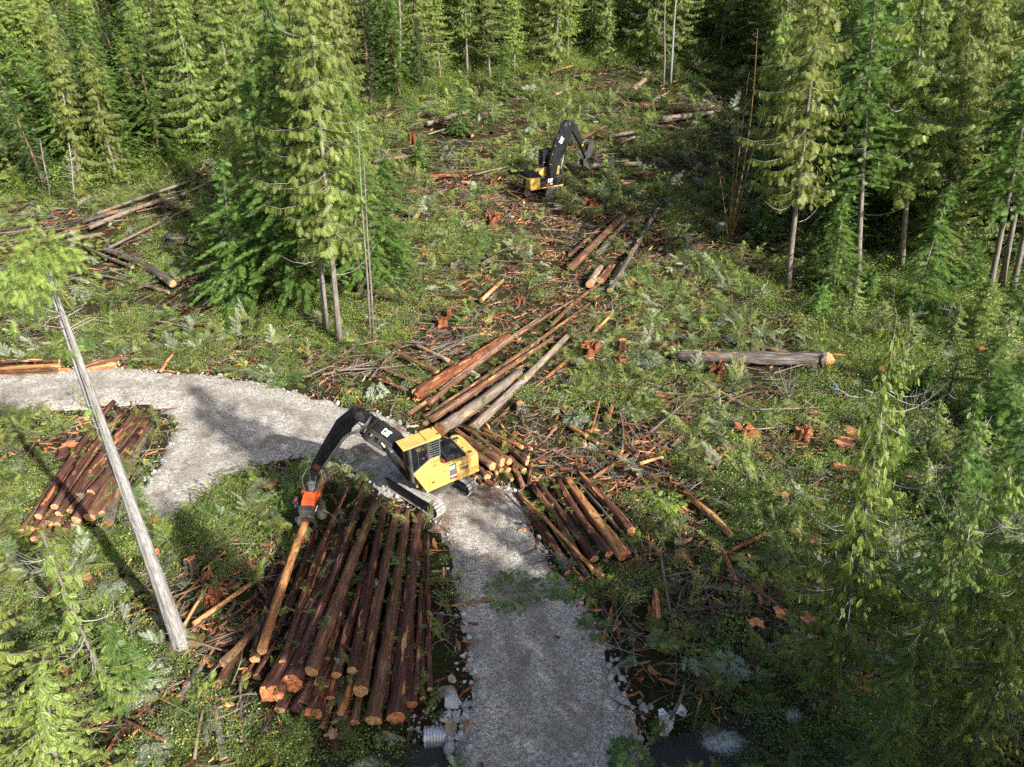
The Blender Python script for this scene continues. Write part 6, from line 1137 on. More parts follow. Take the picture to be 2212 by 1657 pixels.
# counterweight with a rounded tail
pr = []
for k in range(15):
    a = math.pi * (k / 14) - math.pi / 2; pr.append((-2.35 - .68 * max(0, math.cos(a)) ** .6, 1.48 * math.sin(a) / max(.001, abs(math.sin(a))) * abs(math.sin(a)) ** .35))
vb = []; lv = ((1.50, .96), (1.56, 1.0), (2.45, 1.0), (2.66, .97), (2.74, .90)); m_ = len(pr); mb = MB()
for z, k in lv: vb += [(-2.0 + (x + 2.0) * k, y * k, z + Z) for x, y in pr]
fs = [(i * m_ + j, i * m_ + (j + 1) % m_, (i + 1) * m_ + (j + 1) % m_, (i + 1) * m_ + j) for i in range(len(lv) - 1) for j in range(m_)] + [tuple(range(m_))[::-1], tuple(range((len(lv) - 1) * m_, len(lv) * m_))]
mb.add(vb, fs); cw = mb.build('counterweight', M['yellow'], hs, bevel=.012)
for y in (-.5, .35):
    mb = MB(); mb.prism(zz([(-2.3, 2.72), (-2.5, 2.72), (-2.44, 2.88), (-2.36, 2.88)]), y - .04, y + .04); mb.build('lifting_eye', M['yellow'], cw)
mb = MB(); mb.box((-2.5, .85, 2.76 + Z), (.22, .16, .05)); mb.box((-2.62, .9, 2.79 + Z), (.1, .1, .06)); mb.box((-2.45, -.9, 2.755 + Z), (.4, .25, .02)); mb.build('tail_fittings', M['grille'], cw)
mb = MB(); mb.box((-1.45, .1, 2.62 + Z), (2.1, 2.55, .28)); hd_ = mb.build('engine_deck', M['yellow'], hs, bevel=.03)
mb = MB(); mb.prism(zz([(-.62, 2.74), (-.66, 2.95), (-.80, 3.02), (-2.0, 3.02), (-2.14, 2.95), (-2.18, 2.74)]), -.85, 1.10); hd_ = mb.build('engine_hood', M['black'], hs, bevel=.05)
mb = MB(); mb.box((-1.55, .05, 3.03 + Z), (.62, .6, .03)); mb.build('hood_screen', M['grille'], hd_, bevel=.01)
mb = MB()
for k in range(9): mb.box((-1.0 - k * .11, 1.0, 3.03 + Z), (.05, .22, .02)); mb.box((-1.0 - k * .11, 1.12, 2.90 + Z), (.05, .03, .14))
mb.build('hood_slots', M['grille'], hd_)
mb = MB()
for x in (-.85, -2.0): bar(mb, (x, -.7, 3.05 + Z), (x, 1.0, 3.05 + Z), .022); [bar(mb, (x, y, 3.0 + Z), (x, y, 3.06 + Z), .018) for y in (-.7, .1, 1.0)]
mb.build('hood_rail', M['deckgrey'], hd_)
mb = MB(); mb.tube([(-1.3, -1.05, 2.75 + Z), (-1.3, -1.05, 3.15 + Z), (-1.36, -1.05, 3.28 + Z), (-1.5, -1.05, 3.40 + Z)], [.09, .09, .085, .08], 12, cap=False); mb.build('exhaust_pipe', M['deckgrey'], hs, True)
hr = MB()
for a, b in (((-.85, 1.32), (-.85, 1.32)), ((-1.15, 1.32), (-1.15, 1.32)), ((-.75, .95), (-.75, .95))): bar(hr, (a[0], a[1], 2.7 + Z), (a[0], a[1], 3.35 + Z), .018)
bar(hr, (-.85, 1.32, 3.35 + Z), (-1.15, 1.32, 3.35 + Z), .018); bar(hr, (-.85, 1.32, 3.05 + Z), (-1.15, 1.32, 3.05 + Z), .016); bar(hr, (-.75, .95, 3.35 + Z), (-.85, 1.32, 3.35 + Z), .018); hr.build('handrail', M['grille'], hs)
mb = MB(); mb.tube([(-.50, 1.18, 2.72 + Z), (-.50, 1.18, 3.05 + Z), (-.50, 1.18, 3.1 + Z), (-.50, 1.18, 3.16 + Z)], [.075, .075, .04, .03], 12); mb.build('fire_extinguisher', M['red'], hs, True)
mb = MB(); mb.tube([(-.36, .98, 2.72 + Z), (-.36, .98, 3.12 + Z), (-.36, .98, 3.2 + Z)], [.14, .15, .11], 14); mb.build('air_cleaner', M['grille'], hs, True)
# cab
cb_ = local_empty('cab', ma)
Y0, Y1 = .46, 1.46
mb = MB(); mb.prism(zz([(2.18, 5.03), (2.20, 5.10), (.62, 5.17), (.62, 5.09)]), Y0 - .02, Y1 + .08); mb.prism(zz([(.63, 5.08), (.63, 5.24), (-.28, 5.28), (-.30, 5.10)]), Y0 - .02, Y1 + .08); mb.box((.64, .98, 5.19 + Z), (.05, 1.06, .07)); rf = mb.build('roof', M['yellow'], cb_, bevel=.012)
mb = MB(); mb.box((-.12, .55, 5.29 + Z), (.10, .14, .08)); mb.box((-.18, 1.3, 5.29 + Z), (.12, .10, .08)); mb.build('roof_light', M['grille'], rf, bevel=.01)
bt = MB()
for x, y in ((2.05, .6), (2.05, 1.4), (1.9, 1.42), (1.5, 1.45), (2.05, .95)): bt.tube([(x, y, 5.1 + Z), (x, y, 5.125 + Z)], .018, 8)
bt.build('roof_bolt', M['grille'], rf)
fm = MB()
def post(a, b, r=.06): fm.tube([(a[0], a[1], a[2] + Z), (b[0], b[1], b[2] + Z)], r, 4)
for y in (Y0, Y1 - .02): post((1.68, y, 2.45), (1.74, y, 5.05), .075); post((.58, y, 3.6), (.58, y, 5.1), .06); post((-.16, y, 3.7 if y > 1 else 2.6), (-.20, y, 5.15), .06); post((1.74, y, 5.0), (-.2, y, 5.08), .05)
post((1.68, Y0, 2.45), (1.68, Y1, 2.45)); post((1.74, Y0, 5.02), (1.74, Y1, 5.02)); post((-.2, Y0, 5.1), (-.2, Y1, 5.1)); post((1.70, Y1 - .02, 3.06), (.58, Y1 - .02, 3.70), .05); post((-.16, Y1 - .02, 3.76), (.6, Y1 - .02, 3.72), .05)
fm.build('cab_frame', M['deckgrey'], cb_)
mb = MB(); mb.prism(zz([(-.14, 2.5), (-.14, 5.05), (-.20, 5.05), (-.2, 2.5)]), Y0, Y1); mb.prism(zz([(1.66, 2.42), (1.66, 2.52), (-.15, 2.52), (-.15, 2.42)]), Y0, Y1 - .08); mb.prism(zz([(1.6, 2.5), (1.64, 3.6), (.6, 3.8), (-.15, 3.6), (-.15, 2.5)]), Y0 - .01, Y0 + .02); mb.prism(zz([(1.70, 2.45), (1.72, 3.1), (1.69, 3.1), (1.66, 2.45)]), Y0, Y1); mb.build('cab_shell', M['black'], cb_)
for nm, poly, y in (('side_window', [(1.70, 3.14), (1.73, 4.98), (.62, 5.02), (.62, 3.74)], Y1), ('rear_side_window', [(.54, 3.78), (.54, 5.0), (-.14, 5.04), (-.12, 3.82)], Y1), ('boom_side_window', [(1.68, 3.6), (1.73, 4.98), (-.14, 5.04), (-.12, 3.6)], Y0)):
    mb = MB(); mb.add([(x, y, z + Z) for x, z in poly], [tuple(range(4))]); mb.build(nm, M['glass'], cb_)
mb = MB(); mb.add([(1.735, Y0, 3.1 + Z), (1.735, Y1, 3.1 + Z), (1.755, Y1, 5.0 + Z), (1.755, Y0, 5.0 + Z)], [(0, 1, 2, 3)]); mb.build('front_window', M['glass'], cb_)
gd = MB()
for k in range(11): y = Y0 + (Y1 - Y0) * k / 10; gd.tube([(1.80, y, 2.5 + Z), (1.86, y, 5.0 + Z)], .012, 4)
for k in range(14): z = 2.5 + 2.5 * k / 13; x = 1.80 + .06 * k / 13; gd.tube([(x, Y0, z + Z), (x, Y1, z + Z)], .012, 4)
gd.build('front_guard', M['grille'], cb_)
gd = MB()
for k in range(5): x = .52 - .66 * k / 4; gd.tube([(x, Y1 + .03, 3.8 + Z), (x, Y1 + .03, 5.05 + Z)], .012, 4)
for k in range(8): z = 3.82 + 1.2 * k / 7; gd.tube([(.55, Y1 + .03, z + Z), (-.17, Y1 + .03, z + Z)], .014, 4)
gd.build('side_guard', M['deckgrey'], cb_)
gd = MB(); gd.tube([(1.25, Y1 + .02, 3.4 + Z), (1.27, Y1 + .02, 4.98 + Z)], .014, 4); gd.build('window_bar', M['deckgrey'], cb_)
mb = MB(); mb.box((.25, .96, 3.05 + Z), (.52, .52, .14)); mb.box((.0, .96, 3.45 + Z), (.14, .5, .8)); mb.box((.75, 1.26, 3.05 + Z), (.3, .12, .4)); mb.build('operator_seat', M['cloth'], cb_, bevel=.03)
# boom: plane y = -.05
YB = -.06; bw = .27
bm_ = local_empty('boom', ma)
mb = MB(); mb.prism(zz([(.55, 2.0), (1.15, 2.1), (2.50, 4.75), (3.05, 5.6), (3.66, 6.62), (4.35, 7.25), (4.30, 7.62), (3.95, 7.72), (3.62, 7.50), (2.85, 6.60), (1.55, 5.1), (.9, 3.9), (.35, 2.5)]), YB - bw, YB + bw); bo = mb.build('boom_arm', M['black'], bm_, bevel=.03)
cat_logo(bo, (2.94, YB + bw, 5.86 + Z), (-.62, 0, -.78), (-.78, 0, .62), .40)
mb = MB(); q = zz([(3.60, 6.42), (4.0, 6.0), (3.93, 5.78), (2.85, 4.5), (2.42, 4.55), (2.35, 4.7)])
hol = [zz([(3.62, 6.12), (3.82, 5.92), (3.62, 5.68), (3.40, 5.88)]), zz([(3.30, 5.70), (3.50, 5.52), (3.30, 5.26), (3.10, 5.46)]), zz([(2.98, 5.28), (3.14, 5.12), (2.92, 4.86), (2.76, 5.02)])]
def slab_holes(poly, holes, y0, y1):
    # plate built of bars: rim, webs and ends around the openings
    m = MB(); n = len(poly)
    for i in range(n): a, b = poly[i], poly[(i + 1) % n]; m.tube([(a[0], (y0 + y1) / 2, a[1]), (b[0], (y0 + y1) / 2, b[1])], .075, 6)
    for h in range(len(holes) + 1):
        a = holes[h - 1] if h else None; b = holes[h] if h < len(holes) else None
        if a and b: m.prism([a[3], a[2], b[1], b[0]], y0, y1)
    m.prism([poly[0], poly[1], poly[2], holes[0][1], holes[0][0]], y0, y1); m.prism([holes[-1][3], holes[-1][2], poly[3], poly[4], poly[5]], y0, y1)
    m.prism([holes[0][0], holes[0][3], holes[1][0], holes[1][3], holes[2][0], holes[2][3], poly[5], poly[0]], y0, y1); m.prism([holes[0][1], holes[0][2], holes[1][1], holes[1][2], holes[2][1], holes[2][2], poly[3], poly[2]], y0, y1); return m
for y0 in (YB + .20, YB - .28): slab_holes(q, hol, y0, y0 + .05).build('cylinder_guard', M['grille'], bm_)
cyl('boom_cylinder', bm_, (1.55, YB + .42, 1.9 + Z), (3.0, YB + .36, 5.2 + Z), .11, .9); cyl('boom_cylinder', bm_, (1.55, YB - .5, 1.9 + Z), (3.0, YB - .36, 5.2 + Z), .11, .9)
cyl('stick_cylinder', bm_, (2.6, YB, 4.75 + Z), (4.72, YB, 6.45 + Z), .12, .62)
mb = MB(); mb.tube([(4.0, YB - .36, 7.3 + Z), (4.0, YB + .36, 7.3 + Z)], .20, 18); mb.tube([(4.15, YB - .3, 7.45 + Z), (4.15, YB + .3, 7.45 + Z)], .26, 18); mb.build('elbow_pin', M['grille'], bm_, bevel=.01)
st = local_empty('stick', ma)
mb = MB(); mb.prism(zz([(3.92, 7.60), (4.15, 7.82), (4.45, 7.80), (5.20, 7.42), (5.36, 7.28), (6.1, 6.35), (7.1, 5.0), (7.28, 4.45), (7.02, 4.32), (6.70, 4.62), (5.9, 5.55), (5.2, 6.30), (4.72, 6.42), (4.55, 6.75), (4.15, 7.0), (3.95, 7.25)]), YB - .20, YB + .20); so_ = mb.build('stick_arm', M['black'], st, bevel=.03)
mb = MB(); mb.box((6.93, YB + .215, 4.95 + Z), (.26, .02, .42), Matrix.Rotation(.62, 3, 'Y')); mb.build('wear_plate', M['darktext'], so_)
for k in range(4):
    o_ = .05 * k; hose(st, [(3.4, YB + .25 + o_ * .5, 7.2 + Z), (4.0, YB + .38 + o_, 6.75 + Z - o_), (4.6, YB + .33, 6.6 + Z - o_), (5.1, YB + .27, 6.42 + Z - o_ * 1.4), (5.9, YB + .26, 5.62 + Z - o_ * 1.3), (6.6, YB + .25, 4.85 + Z - o_)], .020, 'hose' if k < 2 else 'deckgrey')
for k in range(3): hose(st, [(3.2 - .12 * k, YB + .30, 6.95 + Z), (3.55, YB + .42, 6.72 + Z - .07 * k), (4.0, YB + .40, 6.80 + Z - .06 * k), (4.25, YB + .33, 7.1 + Z)], .026, 'grille')
hose(st, [(2.9, YB, 6.75 + Z), (3.3, YB - .1, 7.7 + Z), (3.9, YB - .1, 8.0 + Z), (4.3, YB, 7.8 + Z)], .024, 'grille'); hose(st, [(3.1, YB + .1, 6.9 + Z), (3.5, YB + .05, 7.6 + Z), (4.0, YB + .05, 7.88 + Z), (4.5, YB + .1, 7.7 + Z)], .024, 'grille')
mb = MB()
for a, b in (((2.0, 5.70), (1.6, 5.24)), ((2.6, 6.40), (2.2, 5.94))): mb.tube([(a[0], YB + .1, a[1] + Z), (b[0], YB + .1, b[1] + Z)], .03, 6); mb.tube([(a[0], YB - .1, a[1] + Z), (b[0], YB - .1, b[1] + Z)], .03, 6)
mb.build('boom_pipes', M['grille'], bm_)
# processing head: built in world axes along the log it holds, then parented
held = next(o for o in bpy.data.objects if o.name == 'log' )
la = held.location.copy(); lx = (held.rotation_quaternion @ Vector((1, 0, 0))).normalized()
best = min((abs(proj(la + lx * s)[1] - 1112), s) for s in np.arange(0, 15, .05))[1]; hp = la + lx * best
ux = -lx; uy = Vector((0, 0, 1)).cross(ux).normalized(); uz = ux.cross(uy)     # ux points down the log towards the butt
MW = Matrix.Translation(hp) @ Matrix((ux, uy, uz)).transposed().to_4x4(); inv = Matrix.Translation((-AC.x, -AC.y, -AZ)); RI = Matrix.Rotation(-HD, 4, 'Z')
he = empty('processing_head'); he.parent = ma; he.matrix_local = RI @ inv @ MW
H0 = .30
mb = MB(); mb.prism([(-.85, H0 + .25), (-.85, H0 + .95), (-.60, H0 + 1.0), (.35, H0 + .80), (.45, H0 + .25)], -.36, .36); mb.box((-.74, 0, H0 + .78), (.34, 1.08, .42)); f_ = mb.build('head_frame', M['orange'], he, bevel=.04)
mb = MB(); mb.prism([(-.50, H0 + .99), (.30, H0 + .82), (.30, H0 + .90), (-.50, H0 + 1.06)], -.33, .33); mb.build('top_cover', M['orange'], f_, bevel=.02)
mb = MB(); mb.box((.62, 0, H0 + .42), (.42, .84, .62)); mb.prism([(.40, H0 + .75), (.86, H0 + .66), (.95, H0 + .3), (.40, H0 + .3)], -.3, .3); mb.build('knife_housing', M['grille'], he, bevel=.03)
for s in (-1, 1):
    for x in (-.95, .92):
        mb = MB(); P = [(x, s * .12, H0 + .40), (x, s * .42, H0 + .25), (x, s * .50, -.05), (x, s * .34, -.36), (x, s * .08, -.44)]; mb.tube(P, [.10, .09, .08, .065, .03], 6); mb.build('delimbing_knife', M['trackdark'], he)
    mb = MB(); mb.tube([(-.15, s * .62, -.28), (-.15, s * .62, .46)], .26, 14)
    for k in range(14): a = k * 2 * math.pi / 14; mb.box((-.15 + .27 * math.cos(a), s * .62 + .27 * math.sin(a), .09), (.05, .05, .62), Matrix.Rotation(a, 3, 'Z'))
    fr = mb.build('feed_roller', M['trackdark'], he); mb = MB(); mb.box((-.15, s * .66, .62), (.5, .44, .22)); mb.tube([(-.15, s * .66, .7), (-.15, s * .66, .86)], .15, 12); mb.build('roller_motor', M['grille'], fr, bevel=.03)
    cyl('head_cylinder', he, (-.5, s * .56, H0 + .62), (.55, s * .50, H0 + .42), .06)
mb = MB(); mb.prism([(-.85, -.1), (-.98, .6), (-.45, .78), (-.28, .1)], -.98, -.78); mb.box((-.45, -.86, .70), (.55, .30, .30)); o = mb.build('saw_box', M['grille'], he, bevel=.04)
mb = MB(); mb.box((-.36, -.88, .86), (.12, .13, .02)); mb.box((-.52, -.84, .86), (.05, .08, .02)); mb.build('red_sticker', M['red'], o)
mb = MB(); mb.tube([(.72, -.52, .12), (.72, -.52, .40)], .19, 14); o = mb.build('measuring_wheel', M['deckgrey'], he, bevel=.02); mb = MB(); mb.box((.5, -.46, .62), (.40, .12, .10), Matrix.Rotation(.5, 3, 'Z')); mb.build('wheel_bracket', M['orange'], he, bevel=.01)
mb = MB()
for k in range(6): mb.tube([(.55 + .02 * k, -.3 + .12 * k, H0 + .72), (.82, -.32 + .13 * k, H0 + .62), (.98, -.3 + .12 * k, H0 + .3), (.95, -.28 + .11 * k, H0 + .0)], .03, 6)
mb.build('head_hoses', M['grille'], he)
iv = MW.inverted(); tipw = Matrix.Translation((AC.x, AC.y, AZ)) @ Matrix.Rotation(HD, 4, 'Z') @ Vector((7.12, YB, 4.45 + Z)); tl = iv @ tipw
rot_ = MB(); jt = Vector((-.74, 0, H0 + 1.0)); md_ = jt.lerp(tl, .45); rot_.tube([jt, jt.lerp(tl, .22)], [.27, .22], 16); rot_.tube([jt.lerp(tl, .22), md_], [.15, .13], 12); rot_.box(jt.lerp(tl, .3), (.36, .30, .22)); rot_.tube([md_ + Vector((0, -.22, 0)), md_ + Vector((0, .22, 0))], .13, 12)
for s in (-1, 1): rot_.tube([md_ + Vector((0, s * .16, 0)), tl + Vector((0, s * .16, 0))], [.07, .09], 6)
rot_.build('rotator_link', M['deckgrey'], he, bevel=.01)
for k in range(5):
    s = -1 if k % 2 else 1; hose(he, [tl + Vector((-.3 - .1 * k, s * .22, .35)), tl + Vector((.1, s * (.5 + .10 * k), -.05 - .1 * k)), md_ + Vector((.1, s * (.45 + .07 * k), -.1)), jt + Vector((.1 * k, s * .3, .12))], .026, 'hose' if k < 3 else 'grille')
# operator, sitting in the cab
def person(parent_world, yaw):
    e = empty('person', parent_world, yaw); tag(e, 'operator in orange vest and dark cap sitting in the yellow cab', 'person')
    import bmesh
    V = [(0, 0, 0), (0, 0, .22), (.02, 0, .42), (.02, 0, .52), (.05, 0, .60), (.05, 0, .72), (0, .09, -.02), (.44, .12, .04), (.46, .12, -.38), (.60, .12, -.42), (0, -.09, -.02), (.44, -.12, .04), (.46, -.12, -.38), (.60, -.12, -.42), (.02, .19, .43), (.10, .25, .18), (.36, .24, .16), (.43, .24, .16), (.02, -.19, .43), (.10, -.25, .18), (.36, -.24, .16), (.43, -.24, .16)]
    E = [(0, 1), (1, 2), (2, 3), (3, 4), (4, 5), (0, 6), (6, 7), (7, 8), (8, 9), (0, 10), (10, 11), (11, 12), (12, 13), (2, 14), (14, 15), (15, 16), (16, 17), (2, 18), (18, 19), (19, 20), (20, 21)]
    Rr = [.14, .15, .15, .055, .09, .085, .10, .075, .055, .045, .10, .075, .055, .045, .065, .05, .04, .04, .065, .05, .04, .04]
    me = bpy.data.meshes.new('body'); me.from_pydata(V, E, []); me.materials.append(M['skin']); o = link(bpy.data.objects.new('body', me), e)
    md = o.modifiers.new('skin', 'SKIN'); sv = me.skin_vertices[0].data
    for i, r in enumerate(Rr): sv[i].radius = (r, r)
    sv[0].use_root = True; o.modifiers.new('sub', 'SUBSURF').levels = 1; o.modifiers['sub'].render_levels = 2
    for s in (-1, 1):    # five fingers a hand, closed on the levers
        mb = MB()
        for k in range(4): y = s * .24 + (k - 1.5) * .019; mb.tube([(.45, y, .17), (.50, y, .165), (.525, y, .14), (.50, y, .12)], [.010, .009, .008, .007], 6)
        mb.tube([(.45, s * .24 - s * .035, .16), (.48, s * .24 - s * .05, .14), (.505, s * .24 - s * .035, .125)], [.011, .010, .008], 6); mb.build('fingers', M['skin'], e, True)
    def lathe(nm, prof, mat, sy=1.0, m=16, loc=(0, 0, 0)):
        vs = [(loc[0] + r * math.cos(2 * math.pi * j / m), loc[1] + r * sy * math.sin(2 * math.pi * j / m), loc[2] + z) for r, z in prof for j in range(m)]
        mb = MB(); mb.add(vs, [(i * m + j, i * m + (j + 1) % m, (i + 1) * m + (j + 1) % m, (i + 1) * m + j) for i in range(len(prof) - 1) for j in range(m)]); return mb.build(nm, mat, e, True)
    lathe('vest', [(.165, -.05), (.175, .1), (.18, .28), (.17, .40), (.12, .47), (.08, .50)], M['vest'], 1.22, loc=(.01, 0, 0)); lathe('reflective_band', [(.186, .12), (.188, .17)], M['white'], 1.22, loc=(.01, 0, 0))
    for s in (-1, 1):
        mb = MB(); mb.tube([(.19, s * .09, .10), (.19, s * .10, .28), (.15, s * .11, .42), (.0, s * .11, .47), (-.15, s * .10, .38)], .022, 4); mb.build('reflective_strap', M['white'], e)
    lathe('cap', [(.118, .64), (.122, .70), (.10, .78), (.05, .82), (.0, .83)], M['cloth'], .95, loc=(.05, 0, 0)); mb = MB(); mb.box((.19, 0, .665), (.13, .15, .014)); mb.build('cap_peak', M['cloth'], e)
    mb = MB(); mb.tube([(-.10, .10, -.06), (.44, .12, .02), (.47, .12, -.36)], [.12, .088, .066], 10); mb.tube([(-.10, -.10, -.06), (.44, -.12, .02), (.47, -.12, -.36)], [.12, .088, .066], 10); mb.build('trousers', M['cloth'], e, True)
    mb = MB()
    for s in (-1, 1): mb.tube([(.136, s * .035, .655), (.146, s * .035, .655)], .012, 8)
    mb.tube([(.13, 0, .65), (.165, 0, .615), (.14, 0, .60)], [.012, .018, .012], 6); mb.build('face_features', M['cloth'], e); return e
pw = Matrix.Translation((AC.x, AC.y, AZ)) @ Matrix.Rotation(HD, 4, 'Z') @ Vector((.28, .96, 3.22 + Z)); person(pw, HD)
# ---- the far machine
BC = Vector((4.13, 91.5, 0)); BZ = float(hgt(4.13, 91.5)) - .02; HB = R(32)
mB = empty('loader_machine', (BC.x, BC.y, BZ), HB); tag(mB, 'far yellow and black tracked loader with tall black cab and grapple', 'log loader')
ub = local_empty('undercarriage', mB, (0, 0, 0), R(70) - HB)
mb = MB(); mb.box((0, 0, .55), (1.7, 2.5, .35)); mb.tube([(0, 0, .6), (0, 0, .95)], .6, 20); mb.build('carbody', M['trackdark'], ub, bevel=.03)
for s in (-1, 1): track(ub, s * 1.42, 5.0, 1.0, .80, s, -.18)
hb = local_empty('house', mB)
mb = MB(); mb.prism([(1.85, .78), (1.85, .95), (-2.9, 1.02), (-3.0, .86)], -1.5, 1.5); mb.build('deck_frame', M['yellow'], hb, bevel=.02)
mb = MB(); mb.prism([(-1.62, .98), (-1.62, 2.18), (-2.85, 2.26), (-3.08, 2.2), (-3.16, 1.7), (-3.10, .95), (-2.8, .88)], -1.52, 1.52); cw = mb.build('counterweight', M['yellow'], hb, bevel=.10)
mb = MB(); mb.box((-3.165, .35, 1.62), (.03, 1.55, 1.0), Matrix.Rotation(-.06, 3, 'Y')); o = mb.build('rear_plate', M['black'], cw, bevel=.012); cat_logo(o, (-3.19, 1.0, 1.32), (0, -1, 0), (-.0, 0, 1), .68)
mb = MB(); mb.prism([(1.78, .95), (1.74, 1.88), (-1.6, 2.12), (-1.6, 1.0)], -1.49, -.5); o = mb.build('side_box', M['black'], hb, bevel=.02); cat_logo(o, (-.50, -1.49, 1.50), (1, 0, -.03), (0, 0, 1), .46); text_part('568', .30, M['white'], o, (-.20, -1.49, 1.16), (1, 0, -.03), (0, 0, 1)); decal('red_wedge', [[(0, 0), (.34, 0), (0, .5)]], M['red'], o, (-.62, -1.49, 1.02), (1, 0, 0), (0, 0, 1), 1.0)
mb = MB(); mb.box((-1.35, -1.0, 2.14), (.7, .95, .14)); mb.build('side_box_lid', M['deckgrey'], hb, bevel=.01)
mb = MB(); mb.prism([(-1.2, 2.15), (-1.25, 2.50), (-1.5, 2.58), (-2.9, 2.62), (-3.0, 2.2)], -1.0, 1.35); o = mb.build('engine_hood', M['black'], hb, bevel=.05); mb = MB(); mb.box((-1.225, -.6, 2.3), (.03, .3, .14)); mb.box((-1.225, -.1, 2.3), (.03, .3, .14)); mb.build('hood_grille', M['deckgrey'], o); mb = MB(); mb.tube([(-1.5, -.7, 2.5), (-1.5, -.7, 2.95)], .09, 10); mb.build('exhaust_pipe', M['black'], hb)
mb = MB(); mb.box((1.72, -1.1, 1.4), (.06, .75, 1.2)); mb.tube([(1.78, -1.45, .95), (1.78, -1.45, 2.1), (1.78, -.75, 2.1), (1.78, -.75, .95)], .03, 6); mb.box((1.4, -1.0, 2.0), (.6, .7, .25)); mb.build('front_step_guard', M['grille'], hb, bevel=.01)
mb = MB(); mb.prism([(.0, 1.0), (.0, 2.75), (.42, 2.9), (1.35, 2.9), (1.5, 1.0)], .48, 1.5); mb.prism([(-.65, 1.9), (-.65, 2.35), (.0, 2.75), (.0, 1.9)], .30, 1.45); o = mb.build('cab_riser', M['yellow'], hb, bevel=.06); hr = MB()
for x, y in ((-.6, .35), (-.6, 1.3), (.0, .45)): bar(hr, (x, y, 2.3), (x, y, 3.25), .02)
bar(hr, (-.6, .35, 3.25), (-.6, 1.3, 3.25), .02); bar(hr, (-.6, .35, 3.25), (.0, .45, 3.25), .02); bar(hr, (-2.3, 1.2, 2.6), (-2.3, 1.2, 3.5), .015); hr.build('handrail', M['grille'], o)
cbb = local_empty('cab', mB)
mb = MB(); mb.prism([(.02, 2.86), (.0, 4.74), (1.42, 4.86), (1.55, 4.1), (1.5, 2.9)], .50, 1.5); o = mb.build('cab_shell', M['black'], cbb, bevel=.03)
mb = MB(); mb.prism([(-.10, 4.74), (-.10, 4.86), (1.5, 4.98), (1.52, 4.86)], .42, 1.58); mb.build('roof', M['black'], cbb, bevel=.03)
for nm, vs in (('rear_window', [(-.012, .95, 3.75), (-.012, 1.4, 3.75), (-.012, 1.4, 4.6), (-.012, .95, 4.6)]), ('side_window', [(.75, .488, 3.5), (1.4, .488, 3.5), (1.35, .488, 4.7), (.75, .488, 4.65)])):
    mb = MB(); mb.add(vs, [(0, 1, 2, 3)]); mb.build(nm, M['deckgrey'], cbb)
mb = MB(); mb.tube([(.1, .47, 3.45), (.35, .47, 3.5)], .025, 6); mb.build('door_handle', M['steel'], cbb)
YL = -.32; bb = local_empty('boom', mB)
mb = MB(); mb.prism([(.50, 1.6), (1.45, 1.7), (1.60, 2.9), (1.95, 3.9), (2.85, 5.3), (3.35, 6.3), (3.62, 7.2), (3.55, 8.1), (3.10, 8.42), (2.60, 8.35), (2.15, 7.85), (1.95, 7.0), (1.42, 6.3), (.75, 4.6), (.45, 3.0)], YL - .34, YL + .34); o = mb.build('boom_arm', M['black'], bb, bevel=.04)
cat_logo(o, (2.0, YL - .345, 5.75), (.52, 0, .85), (-.85, 0, .52), .52)
mb = MB(); mb.box((1.60, YL - .36, 2.55), (.36, .05, 1.15), Matrix.Rotation(.22, 3, 'Y')); mb.build('warning_plate', M['yellow'], o, bevel=.01)
for k in range(4): hose(bb, [(.45 + .02 * k, YL + .28 - .17 * k, 2.1), (.42, YL + .28 - .17 * k, 3.2), (.68, YL + .28 - .17 * k, 4.65), (1.36, YL + .28 - .17 * k, 6.35), (1.92, YL + .25 - .15 * k, 7.1), (2.2, YL + .2 - .12 * k, 7.95)], .045, 'grille')
mb = MB()
for z, x in ((3.4, .46), (4.6, .68), (5.6, 1.1), (6.5, 1.5)): mb.box((x, YL, z), (.08, .66, .05))
mb.build('hose_clamps', M['steel'], bb)
cyl('boom_cylinder', bb, (1.75, YL - .48, 1.8), (2.35, YL - .42, 4.4), .11, .35); cyl('boom_cylinder', bb, (1.75, YL + .48, 1.8), (2.35, YL + .42, 4.4), .11, .35)
mb = MB(); mb.tube([(2.5, YL - .4, 8.0), (2.5, YL + .4, 8.0)], .22, 16); mb.tube([(3.1, YL - .42, 8.05), (3.1, YL + .42, 8.05)], .20, 16); mb.build('elbow_pin', M['grille'], bb)
for k in range(2): hose(bb, [(1.9, YL - .2, 6.9), (1.9, YL - .3 + .3 * k, 8.0), (2.3, YL - .1, 8.6), (2.9, YL, 8.5)], .03, 'grille')
sb = local_empty('stick', mB)
mb = MB(); mb.prism([(2.75, 7.85), (2.95, 8.45), (3.5, 8.35), (4.3, 7.75), (4.62, 7.0), (5.2, 5.9), (6.1, 4.3), (5.98, 3.95), (5.72, 3.9), (5.2, 4.9), (4.25, 6.3), (3.75, 7.0)], YL - .26, YL + .26); o = mb.build('stick_arm', M['black'], sb, bevel=.03)
mb = MB(); mb.box((5.35, YL - .27, 5.2), (.16, .02, .3), Matrix.Rotation(.5, 3, 'Y')); mb.build('amber_sticker', M['amber'], o)
hb_ = [(3.2, 7.0), (3.9, 6.3), (4.6, 5.4), (5.3, 4.4)]
mb = MB(); mb.tube([(x, YL, z) for x, z in hb_], [.10, .10, .09, .06], 8); mb.build('stick_cylinder', M['grille'], sb)
gp_ = local_empty('grapple', mB)
